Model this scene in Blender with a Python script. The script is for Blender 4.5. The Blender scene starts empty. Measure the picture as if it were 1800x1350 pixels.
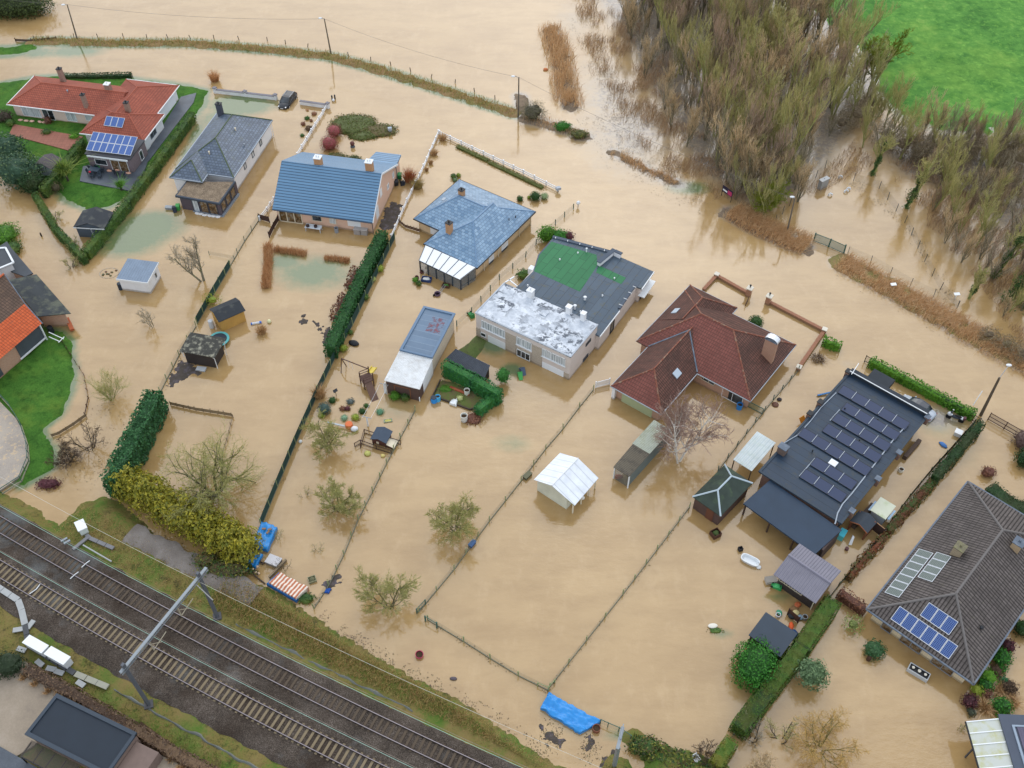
import bpy, math, random
import numpy as np
from mathutils import Vector, noise as mnoise
from math import sin, cos, pi, radians as R
random.seed(7); RNG = np.random.default_rng(7)
D = bpy.data; S = bpy.context.scene; COL = S.collection

# ------------------------------------------------------------------ camera
CF, CT, CR, CH = 1734.0, R(48.444), R(.286), 89.0
_c, _s = cos(CT), sin(CT)
FW = np.array([0, _c, -_s]); UP = np.array([0, _s, _c]); RT = np.array([1., 0, 0])
R2 = RT*cos(CR)+UP*sin(CR); U2 = -RT*sin(CR)+UP*cos(CR)
def at(px, py, z=0.0):
    """photograph pixel (1800 x 1350) -> world point at height z above the flood water"""
    d = FW*CF+R2*(px-900)+U2*(675-py); t = (CH-z)/-d[2]
    return Vector((d[0]*t, d[1]*t, z))
cam = D.cameras.new('camera'); camo = D.objects.new('camera', cam); COL.objects.link(camo)
cam.sensor_width = 36; cam.lens = 36*CF/1800; cam.clip_end = 6000; cam.clip_start = 1
from mathutils import Matrix
camo.matrix_world = Matrix(((R2[0], U2[0], -FW[0], 0), (R2[1], U2[1], -FW[1], 0), (R2[2], U2[2], -FW[2], CH), (0, 0, 0, 1)))
S.camera = camo
# ------------------------------------------------------------------ sky, sun (overcast), exposure
SUN_EL, SUN_AZ = R(40), R(7)
W = D.worlds.new('World'); S.world = W; W.use_nodes = True
wn = W.node_tree.nodes; wl = W.node_tree.links
bg = wn['Background']; sky = wn.new('ShaderNodeTexSky'); sky.sky_type = 'NISHITA'; sky.sun_disc = False
sky.sun_elevation = SUN_EL; sky.sun_rotation = SUN_AZ; sky.air_density = 1.0; sky.dust_density = 3; sky.ozone_density = 1
hs = wn.new('ShaderNodeHueSaturation'); hs.inputs['Saturation'].default_value = .45
wl.new(sky.outputs[0], hs.inputs['Color'])
ov = wn.new('ShaderNodeMix'); ov.data_type = 'RGBA'; ov.inputs[0].default_value = .72; ov.inputs[7].default_value = (5.8, 6.2, 6.8, 1)   # even cloud cover over the clear sky
wl.new(hs.outputs[0], ov.inputs[6]); wl.new(ov.outputs[2], bg.inputs[0]); bg.inputs[1].default_value = .15
sun = D.lights.new('sun', 'SUN'); sun.energy = .5; sun.angle = R(64); sun.color = (1, .98, .95)
suno = D.objects.new('sun', sun); COL.objects.link(suno)
sdir = Vector((sin(SUN_AZ)*cos(SUN_EL), cos(SUN_AZ)*cos(SUN_EL), sin(SUN_EL)))
suno.rotation_euler = sdir.to_track_quat('Z', 'Y').to_euler(); suno.location = (0, 60, 120)
S.view_settings.view_transform = 'Standard'; S.view_settings.look = 'None'; S.view_settings.gamma = 1
S.view_settings.exposure = 0.52
S.render.engine = 'CYCLES'; S.cycles.max_bounces = 6; S.cycles.transparent_max_bounces = 12

# ------------------------------------------------------------------ object helpers
def tag(o, label=None, cat=None, group=None, kind=None):
    if label: o['label'] = label
    if cat: o['category'] = cat
    if group: o['group'] = group
    if kind: o['kind'] = kind
    return o
def empty(name, loc, rz=0, label=None, cat=None, group=None):
    o = D.objects.new(name, None); COL.objects.link(o); o.location = loc; o.rotation_euler = (0, 0, rz)
    o.empty_display_size = .3
    return tag(o, label, cat, group)
def copy_tree(o, parent=None, loc=None, rz=None, sc=None, label=None, group=None):
    c = o.copy(); COL.objects.link(c)
    if parent: c.parent = parent
    if loc is not None: c.location = loc
    if rz is not None: c.rotation_euler = (0, 0, rz)
    if sc is not None: c.scale = sc
    if label: c['label'] = label
    if group: c['group'] = group
    for ch in list(o.children): copy_tree(ch, c)
    return c
def xf(p, loc, rz):
    return Vector((loc[0]+p[0]*cos(rz)-p[1]*sin(rz), loc[1]+p[0]*sin(rz)+p[1]*cos(rz), loc[2]+p[2]))
class MB:
    def __init__(s): s.v = []; s.f = []; s.mi = []; s.sm = []; s.m = 0; s.s = False
    def face(s, pts):
        n = len(s.v); s.v += [tuple(p) for p in pts]; s.f.append(tuple(range(n, n+len(pts)))); s.mi.append(s.m); s.sm.append(s.s)
    def idx(s, vs, fs, smooth=None):
        n = len(s.v); s.v += [tuple(p) for p in vs]
        for f in fs: s.f.append(tuple(i+n for i in f)); s.mi.append(s.m); s.sm.append(s.s if smooth is None else smooth)
    def box(s, x0, x1, y0, y1, z0, z1):
        v = [(x0,y0,z0),(x1,y0,z0),(x1,y1,z0),(x0,y1,z0),(x0,y0,z1),(x1,y0,z1),(x1,y1,z1),(x0,y1,z1)]
        s.idx(v, [(0,3,2,1),(4,5,6,7),(0,1,5,4),(1,2,6,5),(2,3,7,6),(3,0,4,7)])
        return s
    def obox(s, c, a, l, w, z0, z1):
        """box centred c (x,y), long axis angle a"""
        ux, uy = cos(a), sin(a); P = []
        for z in (z0, z1):
            for i, j in ((-1,-1),(1,-1),(1,1),(-1,1)):
                P.append((c[0]+ux*l/2*i-uy*w/2*j, c[1]+uy*l/2*i+ux*w/2*j, z))
        s.idx(P, [(0,3,2,1),(4,5,6,7),(0,1,5,4),(1,2,6,5),(2,3,7,6),(3,0,4,7)]); return s
    def bar(s, p, q, w, h):
        p = Vector(p); q = Vector(q); d = (q-p)
        if d.length < 1e-6: return s
        d.normalize(); side = d.cross(Vector((0,0,1)))
        if side.length < 1e-3: side = Vector((1,0,0))
        side.normalize(); up = side.cross(d); P = []
        for b in (p, q):
            for i, j in ((-1,-1),(1,-1),(1,1),(-1,1)): P.append(b+side*w/2*i+up*h/2*j)
        s.idx(P, [(0,3,2,1),(4,5,6,7),(0,1,5,4),(1,2,6,5),(2,3,7,6),(3,0,4,7)]); return s
    def tube(s, pts, rad, n=6, cap=True):
        pts = [Vector(p) for p in pts]; k = len(pts)
        if not hasattr(rad, '__len__'): rad = [rad]*k
        vs = []
        for i, p in enumerate(pts):
            d = (pts[min(i+1, k-1)]-pts[max(i-1, 0)]).normalized()
            a = d.cross(Vector((0,0,1)))
            if a.length < .05: a = d.cross(Vector((1,0,0)))
            a.normalize(); b = d.cross(a)
            for j in range(n):
                t = 2*pi*j/n; vs.append(p+(a*cos(t)+b*sin(t))*rad[i])
        fs = [(i*n+j, i*n+(j+1) % n, (i+1)*n+(j+1) % n, (i+1)*n+j) for i in range(k-1) for j in range(n)]
        if cap: fs += [tuple(range(n-1, -1, -1)), tuple((k-1)*n+j for j in range(n))]
        s.idx(vs, fs); return s
    def prism(s, poly, z0, z1):
        n = len(poly)
        v = [(p[0], p[1], z0) for p in poly]+[(p[0], p[1], z1) for p in poly]
        f = [tuple(range(n-1, -1, -1)), tuple(range(n, 2*n))]+[(i, (i+1) % n, n+(i+1) % n, n+i) for i in range(n)]
        s.idx(v, f); return s
    def ball(s, c, rx, ry, rz, nu=10, nv=6, lump=0, seed=0, zmin=-1):
        vs = []; 
        for i in range(nv+1):
            th = pi*i/nv
            for j in range(nu):
                ph = 2*pi*j/nu
                d = Vector((sin(th)*cos(ph), sin(th)*sin(ph), cos(th)))
                k = 1+lump*mnoise.noise(d*2.1+Vector((seed*3.7, seed, 0)))
                vs.append((c[0]+d.x*rx*k, c[1]+d.y*ry*k, c[2]+max(d.z, zmin)*rz*k))
        fs = [(i*nu+j, (i+1)*nu+j, (i+1)*nu+(j+1) % nu, i*nu+(j+1) % nu) for i in range(nv) for j in range(nu)]
        s.idx(vs, fs); return s
    def cyl(s, c, r, z0, z1, n=12, r1=None):
        r1 = r if r1 is None else r1
        v = [(c[0]+r*cos(2*pi*j/n), c[1]+r*sin(2*pi*j/n), z0) for j in range(n)]+[(c[0]+r1*cos(2*pi*j/n), c[1]+r1*sin(2*pi*j/n), z1) for j in range(n)]
        s.idx(v, [tuple(range(n-1,-1,-1)), tuple(range(n, 2*n))]+[(i, (i+1) % n, n+(i+1) % n, n+i) for i in range(n)]); return s
    def pot(s, c, r, z0, z1, n=14, t=.06, floor=.1):
        """open vessel with wall thickness"""
        prof = [(r*.9, z0), (r, z1), (r-t, z1), (r*.9-t, z0+floor)]
        v = []
        for rr, z in prof: v += [(c[0]+rr*cos(2*pi*j/n), c[1]+rr*sin(2*pi*j/n), z) for j in range(n)]
        f = [(i*n+j, i*n+(j+1) % n, (i+1)*n+(j+1) % n, (i+1)*n+j) for i in range(3) for j in range(n)]
        f.append(tuple(3*n+j for j in range(n)))
        s.idx(v, f); return s
    def build(s, name, mat, parent=None, loc=None, rz=0):
        me = D.meshes.new(name); me.from_pydata(s.v, [], s.f)
        for m in (mat if isinstance(mat, (list, tuple)) else [mat]): me.materials.append(m)
        if max(s.mi, default=0): me.polygons.foreach_set('material_index', s.mi)
        me.polygons.foreach_set('use_smooth', s.sm)
        autouv(me)
        o = D.objects.new(name, me); COL.objects.link(o)
        if parent: o.parent = parent
        if loc is not None: o.location = loc
        if rz: o.rotation_euler = (0, 0, rz)
        return o
def autouv(me):
    n = len(me.polygons)
    if not n: return
    uv = me.uv_layers.new(name='UVMap')
    nl = len(me.loops); co = np.empty(len(me.vertices)*3, 'f'); me.vertices.foreach_get('co', co); co = co.reshape(-1, 3)
    vi = np.empty(nl, 'i'); me.loops.foreach_get('vertex_index', vi)
    nr = np.empty(n*3, 'f'); me.polygons.foreach_get('normal', nr); nr = nr.reshape(-1, 3)
    tot = np.empty(n, 'i'); me.polygons.foreach_get('loop_total', tot)
    N = np.repeat(nr, tot, 0)
    T = np.stack([-N[:, 1], N[:, 0], 0*N[:, 0]], 1); L = np.linalg.norm(T, axis=1)
    fl = L < .02; T[fl] = (1, 0, 0); L[fl] = 1; T /= L[:, None]
    B = np.cross(N, T); p = co[vi]
    u = np.stack([(p*T).sum(1), (p*B).sum(1)], 1).astype('f')
    uv.data.foreach_set('uv', u.ravel())
def npmesh(name, V, F4, mat, parent=None, loc=None, rz=0, smooth=False):
    """V (n,3), F4 (m,4) numpy"""
    me = D.meshes.new(name); V = np.asarray(V, 'f'); F4 = np.asarray(F4, 'i')
    me.vertices.add(len(V)); me.vertices.foreach_set('co', V.ravel())
    me.loops.add(F4.size); me.loops.foreach_set('vertex_index', F4.ravel())
    me.polygons.add(len(F4)); k = F4.shape[1]
    me.polygons.foreach_set('loop_start', np.arange(0, F4.size, k, dtype='i')); me.polygons.foreach_set('loop_total', np.full(len(F4), k, 'i'))
    me.polygons.foreach_set('use_smooth', np.full(len(F4), smooth))
    me.update(calc_edges=True); me.validate()
    for m in (mat if isinstance(mat, (list, tuple)) else [mat]): me.materials.append(m)
    o = D.objects.new(name, me); COL.objects.link(o)
    if parent: o.parent = parent
    if loc is not None: o.location = loc
    if rz: o.rotation_euler = (0, 0, rz)
    return o

# ------------------------------------------------------------------ materials
def srgb(h):
    h = h.lstrip('#'); c = [int(h[i:i+2], 16)/255 for i in (0, 2, 4)]
    return tuple(x/12.92 if x <= .04045 else ((x+.055)/1.055)**2.4 for x in c)
class NT:
    def __init__(s, name):
        s.m = D.materials.new(name); s.m.use_nodes = True; s.t = s.m.node_tree; s.n = s.t.nodes; s.b = s.n['Principled BSDF']; s.out = s.n['Material Output']
    def new(s, typ, **kw):
        x = s.n.new('ShaderNode'+typ)
        for k, v in kw.items(): setattr(x, k, v)
        return x
    def link(s, a, b): s.t.links.new(a, b)
    def tc(s, w='Object'):
        k = '_tc'+w
        if not hasattr(s, k): setattr(s, k, s.new('TexCoord'))
        return getattr(s, k).outputs[w]
    def noise(s, scale, detail=3, rough=.55, coord=None, stretch=None, w='Object'):
        x = s.new('TexNoise'); x.inputs['Scale'].default_value = scale; x.inputs['Detail'].default_value = detail; x.inputs['Roughness'].default_value = rough
        c = coord or s.tc(w)
        if stretch:
            mp = s.new('Mapping'); mp.inputs['Scale'].default_value = stretch; s.link(c, mp.inputs[0]); c = mp.outputs[0]
        s.link(c, x.inputs['Vector']); return x.outputs['Fac']
    def ramp(s, fac, stops):
        r = s.new('ValToRGB'); e = r.color_ramp.elements
        while len(e) < len(stops): e.new(.5)
        for i, (p, c) in enumerate(stops):
            e[i].position = p; e[i].color = (*c, 1) if len(c) == 3 else c
        s.link(fac, r.inputs[0]); return r.outputs[0]
    def mix(s, fac, a, b, mode='MIX'):
        x = s.new('Mix', data_type='RGBA', blend_type=mode)
        for sock, v in ((x.inputs[0], fac), (x.inputs[6], a), (x.inputs[7], b)):
            if hasattr(v, 'links') or hasattr(v, 'is_linked'): s.link(v, sock)
            elif isinstance(v, (int, float)): sock.default_value = v
            else: sock.default_value = (*v[:3], 1)
        return x.outputs[2]
    def math(s, op, a, b=None, c=None, clamp=False):
        x = s.new('Math', operation=op, use_clamp=clamp)
        for i, v in enumerate((a, b, c)):
            if v is None: continue
            if hasattr(v, 'is_linked'): s.link(v, x.inputs[i])
            else: x.inputs[i].default_value = v
        return x.outputs[0]
    def bump(s, h, strength=.4, dist=.03):
        x = s.new('Bump'); x.inputs['Strength'].default_value = strength; x.inputs['Distance'].default_value = dist
        s.link(h, x.inputs['Height']); s.link(x.outputs[0], s.b.inputs['Normal'])
    def col(s, c):
        if hasattr(c, 'is_linked'): s.link(c, s.b.inputs['Base Color'])
        else: s.b.inputs['Base Color'].default_value = (*c, 1)
    def set(s, rough=.7, spec=.3, metal=0):
        s.b.inputs['Roughness'].default_value = rough; s.b.inputs['Specular IOR Level'].default_value = spec; s.b.inputs['Metallic'].default_value = metal
def tide(t, k):
    # dried silt line a hand's breadth above the flood level
    z = t.new('SeparateXYZ'); t.link(t.tc('Object'), z.inputs[0])
    f = t.math('SUBTRACT', t.math('ADD', .22, t.math('MULTIPLY', t.noise(2.2, 4, .6), .3)), z.outputs[2])
    return t.mix(t.math('MULTIPLY', t.math('MULTIPLY', f, 6, clamp=True), .6), k, srgb('#7d6a4c'))
def sc(c, k): return tuple(min(1, x*k) for x in c)
_cache = {}
def plain(col, var=.14, scale=1.2, rough=.7, spec=.3, metal=0, bump=0, stain=None, stain_amt=.5, fine=18, wall=False):
    key = ('plain', col, var, scale, rough, spec, metal, bump, stain, stain_amt, wall)
    if key in _cache: return _cache[key]
    t = NT('paint_'+col.strip('#')); c = srgb(col); t.set(rough, spec, metal)
    f = t.noise(scale, 5); k = t.ramp(f, [(.25, sc(c, 1-var)), (.75, sc(c, 1+var*.6))])
    f2 = t.noise(fine, 3); k = t.mix(t.math('MULTIPLY', f2, var*1.2), k, sc(c, .6))
    if stain:
        m = t.ramp(t.noise(scale*.8, 6, .65), [(.5, (0,0,0)), (.68, (1,1,1))])
        k = t.mix(t.math('MULTIPLY', m, stain_amt), k, srgb(stain))
    if wall: k = tide(t, k)
    t.col(k)
    if bump: t.bump(f2, bump)
    _cache[key] = t.m; return t.m
def tiles(name, c1, c2, mort, w, h, rough=.6, bump=.6, moss=None, moss_amt=.4, off=.5, ms=.03, blotch=.35, spec=.35, wall=False):
    t = NT(name); t.set(rough, spec); c1, c2, mort = srgb(c1), srgb(c2), srgb(mort)
    b = t.new('TexBrick'); b.offset = off; t.link(t.tc('UV'), b.inputs['Vector'])
    for k, v in (('Scale', 1), ('Mortar Size', ms), ('Mortar Smooth', .2), ('Bias', 0), ('Brick Width', w), ('Row Height', h)): b.inputs[k].default_value = v
    b.inputs['Color1'].default_value = (*c1, 1); b.inputs['Color2'].default_value = (*c2, 1); b.inputs['Mortar'].default_value = (*mort, 1)
    f = t.noise(.55, 5, .6)
    k = t.mix(t.math('MULTIPLY', t.ramp(f, [(.35, (0,0,0)), (.7, (1,1,1))]), blotch), b.outputs['Color'], mort)
    k = t.mix(t.math('MULTIPLY', t.noise(6, 4, .6), .2), k, sc(c2, 1.15))
    if moss:
        m = t.ramp(t.noise(1.1, 8, .7), [(.54, (0,0,0)), (.66, (1,1,1))])
        k = t.mix(t.math('MULTIPLY', m, moss_amt), k, srgb(moss))
    if wall: k = tide(t, k)
    t.col(k)
    hgt = t.math('SUBTRACT', 1, b.outputs['Fac'])
    # each course tilts a little: saw along v
    sx = t.new('SeparateXYZ'); t.link(t.tc('UV'), sx.inputs[0])
    saw = t.math('FRACT', t.math('DIVIDE', sx.outputs[1], h))
    t.bump(t.math('ADD', hgt, t.math('MULTIPLY', t.math('SUBTRACT', 1, saw), 1.2)), bump, .03)
    return t.m
def pantile(name, c1, c2, dark, w=.24, h=.34, moss=None, moss_amt=.3, blotch=.5, rough=.75, ms=.028, groove=0):
    """rolled roof tiles: real bump profile across u, courses along v, tile to tile colour"""
    t = NT(name); t.set(rough, .2); c1, c2, dk = srgb(c1), srgb(c2), srgb(dark)
    b = t.new('TexBrick'); b.offset = 0; t.link(t.tc('UV'), b.inputs['Vector'])
    for k, v in (('Scale', 1), ('Mortar Size', ms), ('Mortar Smooth', .3), ('Brick Width', w), ('Row Height', h)): b.inputs[k].default_value = v
    b.inputs['Color1'].default_value = (*c1, 1); b.inputs['Color2'].default_value = (*c2, 1); b.inputs['Mortar'].default_value = (*dk, 1)
    f = t.noise(.45, 6, .65)
    k = t.mix(t.math('MULTIPLY', t.ramp(f, [(.42, (0,0,0)), (.66, (1,1,1))]), blotch), b.outputs['Color'], dk)
    k = t.mix(t.math('MULTIPLY', t.noise(5, 4, .6), .3), k, c2)
    if moss:
        m = t.ramp(t.noise(1.6, 8, .75), [(.57, (0,0,0)), (.68, (1,1,1))])
        k = t.mix(t.math('MULTIPLY', m, moss_amt), k, srgb(moss))
    t.col(k)
    sx = t.new('SeparateXYZ'); t.link(t.tc('UV'), sx.inputs[0])
    if groove:   # darker colour along the channels between the rolls
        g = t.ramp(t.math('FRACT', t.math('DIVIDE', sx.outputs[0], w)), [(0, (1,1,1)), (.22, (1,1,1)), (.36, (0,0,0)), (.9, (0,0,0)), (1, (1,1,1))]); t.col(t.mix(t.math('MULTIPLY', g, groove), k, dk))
    wv = t.math('SINE', t.math('MULTIPLY', sx.outputs[0], 2*pi/w))
    saw = t.math('FRACT', t.math('DIVIDE', sx.outputs[1], h))
    t.bump(t.math('ADD', t.math('MULTIPLY', wv, .5), t.math('MULTIPLY', t.math('SUBTRACT', 1, saw), .9)), .8, .035)
    return t.m
def corr(name, col, period=.18, axis=0, stain=None, stain_amt=.4, rough=.5, seam=None, spec=.35, metal=0, var=.12, bump=.8):
    t = NT(name); t.set(rough, spec, metal); c = srgb(col)
    sx = t.new('SeparateXYZ'); t.link(t.tc('UV'), sx.inputs[0]); u = sx.outputs[axis]
    k = t.ramp(t.noise(.9, 5), [(.25, sc(c, 1-var)), (.75, sc(c, 1+var))])
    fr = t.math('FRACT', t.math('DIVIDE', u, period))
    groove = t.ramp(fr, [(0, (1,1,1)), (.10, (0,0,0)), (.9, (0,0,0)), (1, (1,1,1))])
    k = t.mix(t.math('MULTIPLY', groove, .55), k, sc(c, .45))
    if stain:
        m = t.ramp(t.noise(1.2, 8, .7), [(.48, (0,0,0)), (.66, (1,1,1))])
        k = t.mix(t.math('MULTIPLY', m, stain_amt), k, srgb(stain))
    t.col(k)
    t.bump(t.math('SINE', t.math('MULTIPLY', u, 2*pi/period)), bump, .03)
    return t.m
def brickm(name, c1, c2, mort, w=.22, h=.075, ms=.012, blotch=.2):
    return tiles(name, c1, c2, mort, w, h, .85, .25, ms=ms, blotch=blotch, spec=.2, wall=True)
def leaf(name, cols, rough=.55, spec=.35, trans=.25, patch=None):
    t = NT(name); t.set(rough, spec)
    g = t.new('NewGeometry'); n = len(cols)
    k = t.ramp(g.outputs['Random Per Island'], [((i+.5)/n, srgb(c)) for i, c in enumerate(cols)])
    if patch:   # real colour patches (dry / flowering areas)
        m = t.ramp(t.noise(patch[1], 3), [(.45, (0,0,0)), (.6, (1,1,1))]); k = t.mix(t.math('MULTIPLY', m, patch[2]), k, srgb(patch[0]))
    t.col(k)
    if trans:
        tr = t.new('BsdfTranslucent'); t.link(k, tr.inputs[0]); mx = t.new('MixShader'); mx.inputs[0].default_value = trans
        t.link(t.b.outputs[0], mx.inputs[1]); t.link(tr.outputs[0], mx.inputs[2]); t.link(mx.outputs[0], t.out.inputs[0])
    return t.m
def ground(name, stops, scale=.6, fine=7, fine_amt=.5, rough=.9, bump=.5, extra=None, spec=.15):
    """stops: list of hex along a multi-scale noise; extra: list of (hex, scale, lo, hi, amt)"""
    t = NT(name); t.set(rough, spec)
    f = t.math('ADD', t.math('MULTIPLY', t.noise(scale, 6, .6), 1-fine_amt), t.math('MULTIPLY', t.noise(fine, 6, .7), fine_amt))
    n = len(stops); k = t.ramp(f, [(.34+.32*i/max(1, n-1), srgb(c)) for i, c in enumerate(stops)])
    for c, s_, lo, hi, amt in (extra or []):
        m = t.ramp(t.noise(s_, 6, .65), [(lo, (0,0,0)), (hi, (1,1,1))]); k = t.mix(t.math('MULTIPLY', m, amt), k, srgb(c))
    t.col(k); t.bump(t.noise(fine*1.3, 6, .75), bump, .08); return t.m
def netting(name, col, dens):
    t = NT(name); t.col(srgb(col)); t.set(.6, .3); tr = t.new('BsdfTransparent'); mx = t.new('MixShader'); mx.inputs[0].default_value = dens
    t.link(tr.outputs[0], mx.inputs[1]); t.link(t.b.outputs[0], mx.inputs[2]); t.link(mx.outputs[0], t.out.inputs[0]); return t.m
def solar(name, cell, line, cw=.155, border='#c9ced6', bw=.0):
    t = NT(name); t.set(.22, .35); b = t.new('TexBrick'); b.offset = 0; t.link(t.tc('UV'), b.inputs['Vector'])
    for k, v in (('Scale', 1), ('Mortar Size', .018), ('Mortar Smooth', .1), ('Brick Width', cw), ('Row Height', cw)): b.inputs[k].default_value = v
    c = srgb(cell); b.inputs['Color1'].default_value = (*c, 1); b.inputs['Color2'].default_value = (*sc(c, 1.25), 1); b.inputs['Mortar'].default_value = (*srgb(line), 1)
    t.col(b.outputs[0]); return t.m
# ------------------------------------------------------------------ the setting: lands and water
def W2(pts, z=0): return np.array([at(x, y, z)[:2] for x, y in pts])
def sdf_poly(Q, V):
    """signed distance (negative inside) of points Q (n,2) to polygon V"""
    n = len(V); d = np.full(len(Q), 1e9); ins = np.zeros(len(Q), bool)
    for i in range(n):
        a, b = V[i], V[(i+1) % n]; e = b-a; w = Q-a
        t = np.clip((w@e)/(e@e+1e-12), 0, 1); d = np.minimum(d, np.hypot(*(w-t[:, None]*e).T))
        c = (a[1] > Q[:, 1]) != (b[1] > Q[:, 1])
        with np.errstate(divide='ignore', invalid='ignore'):
            xs = (b[0]-a[0])*(Q[:, 1]-a[1])/(b[1]-a[1])+a[0]
        ins ^= c & (Q[:, 0] < xs)
    return np.where(ins, -d, d)
def sdf_line(Q, V, w):
    d = np.full(len(Q), 1e9)
    for i in range(len(V)-1):
        a, b = V[i], V[i+1]; e = b-a; q = Q-a
        t = np.clip((q@e)/(e@e+1e-12), 0, 1); d = np.minimum(d, np.hypot(*(q-t[:, None]*e).T))
    return d-w/2
def nz(Q, s, seed=0, oct=2):
    return np.array([sum(mnoise.noise(Vector((x/s*2**o, y/s*2**o, seed+o)))*.6**o for o in range(oct)) for x, y in Q])
HALO = []     # (sdf function, width, strength, kind) for submerged grass or mud seen through shallow water
def land(name, pts, mat, H=.15, slope=1.2, cell=.45, wob=.5, width=None, halo=0, hk='grass', world=False, rough=.04, ws=2.2, kind='structure'):
    V = np.array(pts) if world else W2(pts)
    f = (lambda Q: sdf_line(Q, V, width)) if width else (lambda Q: sdf_poly(Q, V))
    if halo: HALO.append((f, halo, 1.0, hk, V.min(0)-halo-1, V.max(0)+halo+1))
    lo = V.min(0)-2-(width or 0); hi = V.max(0)+2+(width or 0)
    nx, ny = int((hi[0]-lo[0])/cell)+2, int((hi[1]-lo[1])/cell)+2
    X, Y = np.meshgrid(lo[0]+np.arange(nx)*cell, lo[1]+np.arange(ny)*cell); Q = np.stack([X.ravel(), Y.ravel()], 1)
    d = f(Q); keep = d < slope*.6+wob+cell
    h = np.full(len(Q), -1.0); q = Q[keep]; dd = d[keep]+nz(q, ws, len(D.objects), 3)*wob
    t = np.clip(-dd/slope+.3, -.7, 1)
    h[keep] = np.where(t > 0, H*(t*t*(3-2*t))+.004, t*.3)+nz(q, .9, 5, 2)*rough*(t > 0)
    I = np.arange(nx*ny).reshape(ny, nx); F = np.stack([I[:-1, :-1], I[:-1, 1:], I[1:, 1:], I[1:, :-1]], -1).reshape(-1, 4)
    F = F[(h[F].max(1) > -.04) & keep[F].all(1)]
    u, inv = np.unique(F, return_inverse=True); V3 = np.concatenate([Q[u], h[u][:, None]], 1)
    o = npmesh(name, V3, inv.reshape(-1, 4), mat, smooth=True); tag(o, kind=kind); return o
def wetmud(pts):
    V = W2(pts); HALO.append((lambda Q: sdf_poly(Q, V), 5, .9, 'mud', V.min(0)-6, V.max(0)+6))
LAWN = ground('lawn_grass', ['#284a18', '#385f22', '#456e28', '#547c32'], .35, 5, .5, extra=[('#66782c', .22, .5, .68, .45), ('#1d3f10', 1.2, .5, .66, .5)])
MEAD = ground('meadow_grass', ['#37652a', '#487a34', '#588a3c', '#73984a'], .10, .8, .5, extra=[('#82a040', .05, .50, .68, .4), ('#285e18', .35, .5, .7, .5), ('#7cac4c', 1.4, .52, .66, .5)])
ROUGH = ground('rough_grass', ['#3a3a20', '#57552c', '#75693c', '#58662e', '#475f28'], .6, 5, .55, extra=[('#84704a', .35, .48, .64, .55), ('#436a26', .22, .48, .64, .65), ('#2f2a20', .9, .56, .7, .6)])
VERGE = ground('verge_grass', ['#5b5240', '#857250', '#7a7846', '#5f7038'], .5, 4, .5, extra=[('#97795a', .3, .42, .6, .8)])
MUD = ground('mud', ['#5b5044', '#7a6b5a', '#8c7c68'], .8, 5, .5)
SOIL = ground('soil', ['#35291f', '#4a3a2c', '#5d4b38'], .8, 6, .6)
BALLAST = ground('ballast', ['#221e1b', '#3f3832', '#5b524a', '#8a8078'], .35, 13, .75, bump=1.0, extra=[('#33281f', .25, .46, .62, .55), ('#6f7678', .12, .54, .68, .5)])
GRAVEL = ground('gravel', ['#5a534d', '#77706a', '#8f8a86'], .5, 14, .6)
PAVED = ground('concrete_paving', ['#857a6e', '#958979', '#a3978a'], .25, 6, .35, bump=.15)
DRIVE = ground('dark_paving', ['#3d434b', '#4b525b', '#5a626b'], .5, 8, .4, bump=.1, rough=.4, spec=.4)
# flood water is one sheet that runs out to the horizon; lands rise out of it
land('lawn', [(-60,190),(0,148),(60,137),(112,135),(222,139),(316,150),(360,160),(356,186),(322,218),(290,262),(262,290),(240,322),(222,345),(190,362),(158,366),(118,350),(70,300),(20,260),(-60,260)], LAWN, .14, 1.0, .45, .4, halo=1.6)
land('lawn', [(-40,640),(0,610),(60,575),(105,585),(122,600),(126,660),(120,690),(104,728),(66,758),(92,790),(90,822),(40,852),(-40,800)], LAWN, .16, 1.0, .4, .3, halo=1.3)
land('meadow', [(1385,-200),(1400,-20),(1470,40),(1545,110),(1560,170),(1612,214),(1700,226),(1800,226),(2300,250),(2600,-200),(2000,-330)], MEAD, .35, 3, 1.1, 1.5, rough=.1, halo=3)
land('road_verge', [(60,73),(100,72),(180,76),(330,76),(480,88),(582,100),(650,118),(740,146),(820,172),(905,200)], VERGE, .22, .6, .35, .7, width=1.9, halo=1.2)
land('road_verge', [(-40,92),(20,90),(52,84)], LAWN, .08, .8, .4, .6, width=2.2, halo=2)
land('reed_bank', [(968,52),(985,100),(992,150),(1003,188)], MUD, .1, .8, .45, .9, width=2.2, halo=1, hk='mud')
land('reed_bank', [(915,170),(925,210),(975,222),(1030,240)], MUD, .1, .8, .45, .9, width=1.8, halo=1.4, hk='mud')
land('reed_bank', [(1078,268),(1120,290),(1190,322)], MUD, .08, .8, .45, .9, width=1.0, halo=2.2, hk='mud')
land('reed_bank', [(1285,375),(1335,402),(1410,432)], MUD, .12, .8, .4, .8, width=2.6, halo=1.2, hk='mud')
land('reed_bank', [(1482,463),(1560,505),(1640,548),(1720,595),(1830,650),(1900,690)], VERGE, .15, .9, .4, .9, width=3.0, halo=1.0, hk='mud')
wetmud([(1040,-40),(1110,60),(1180,190),(1240,290),(1330,350),(1405,322),(1470,240),(1520,150),(1480,60),(1400,-20),(1380,-120),(1100,-120)])
wetmud([(1560,250),(1660,240),(1800,245),(1900,260),(1960,420),(1860,520),(1800,420),(1700,330),(1600,300)])
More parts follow.
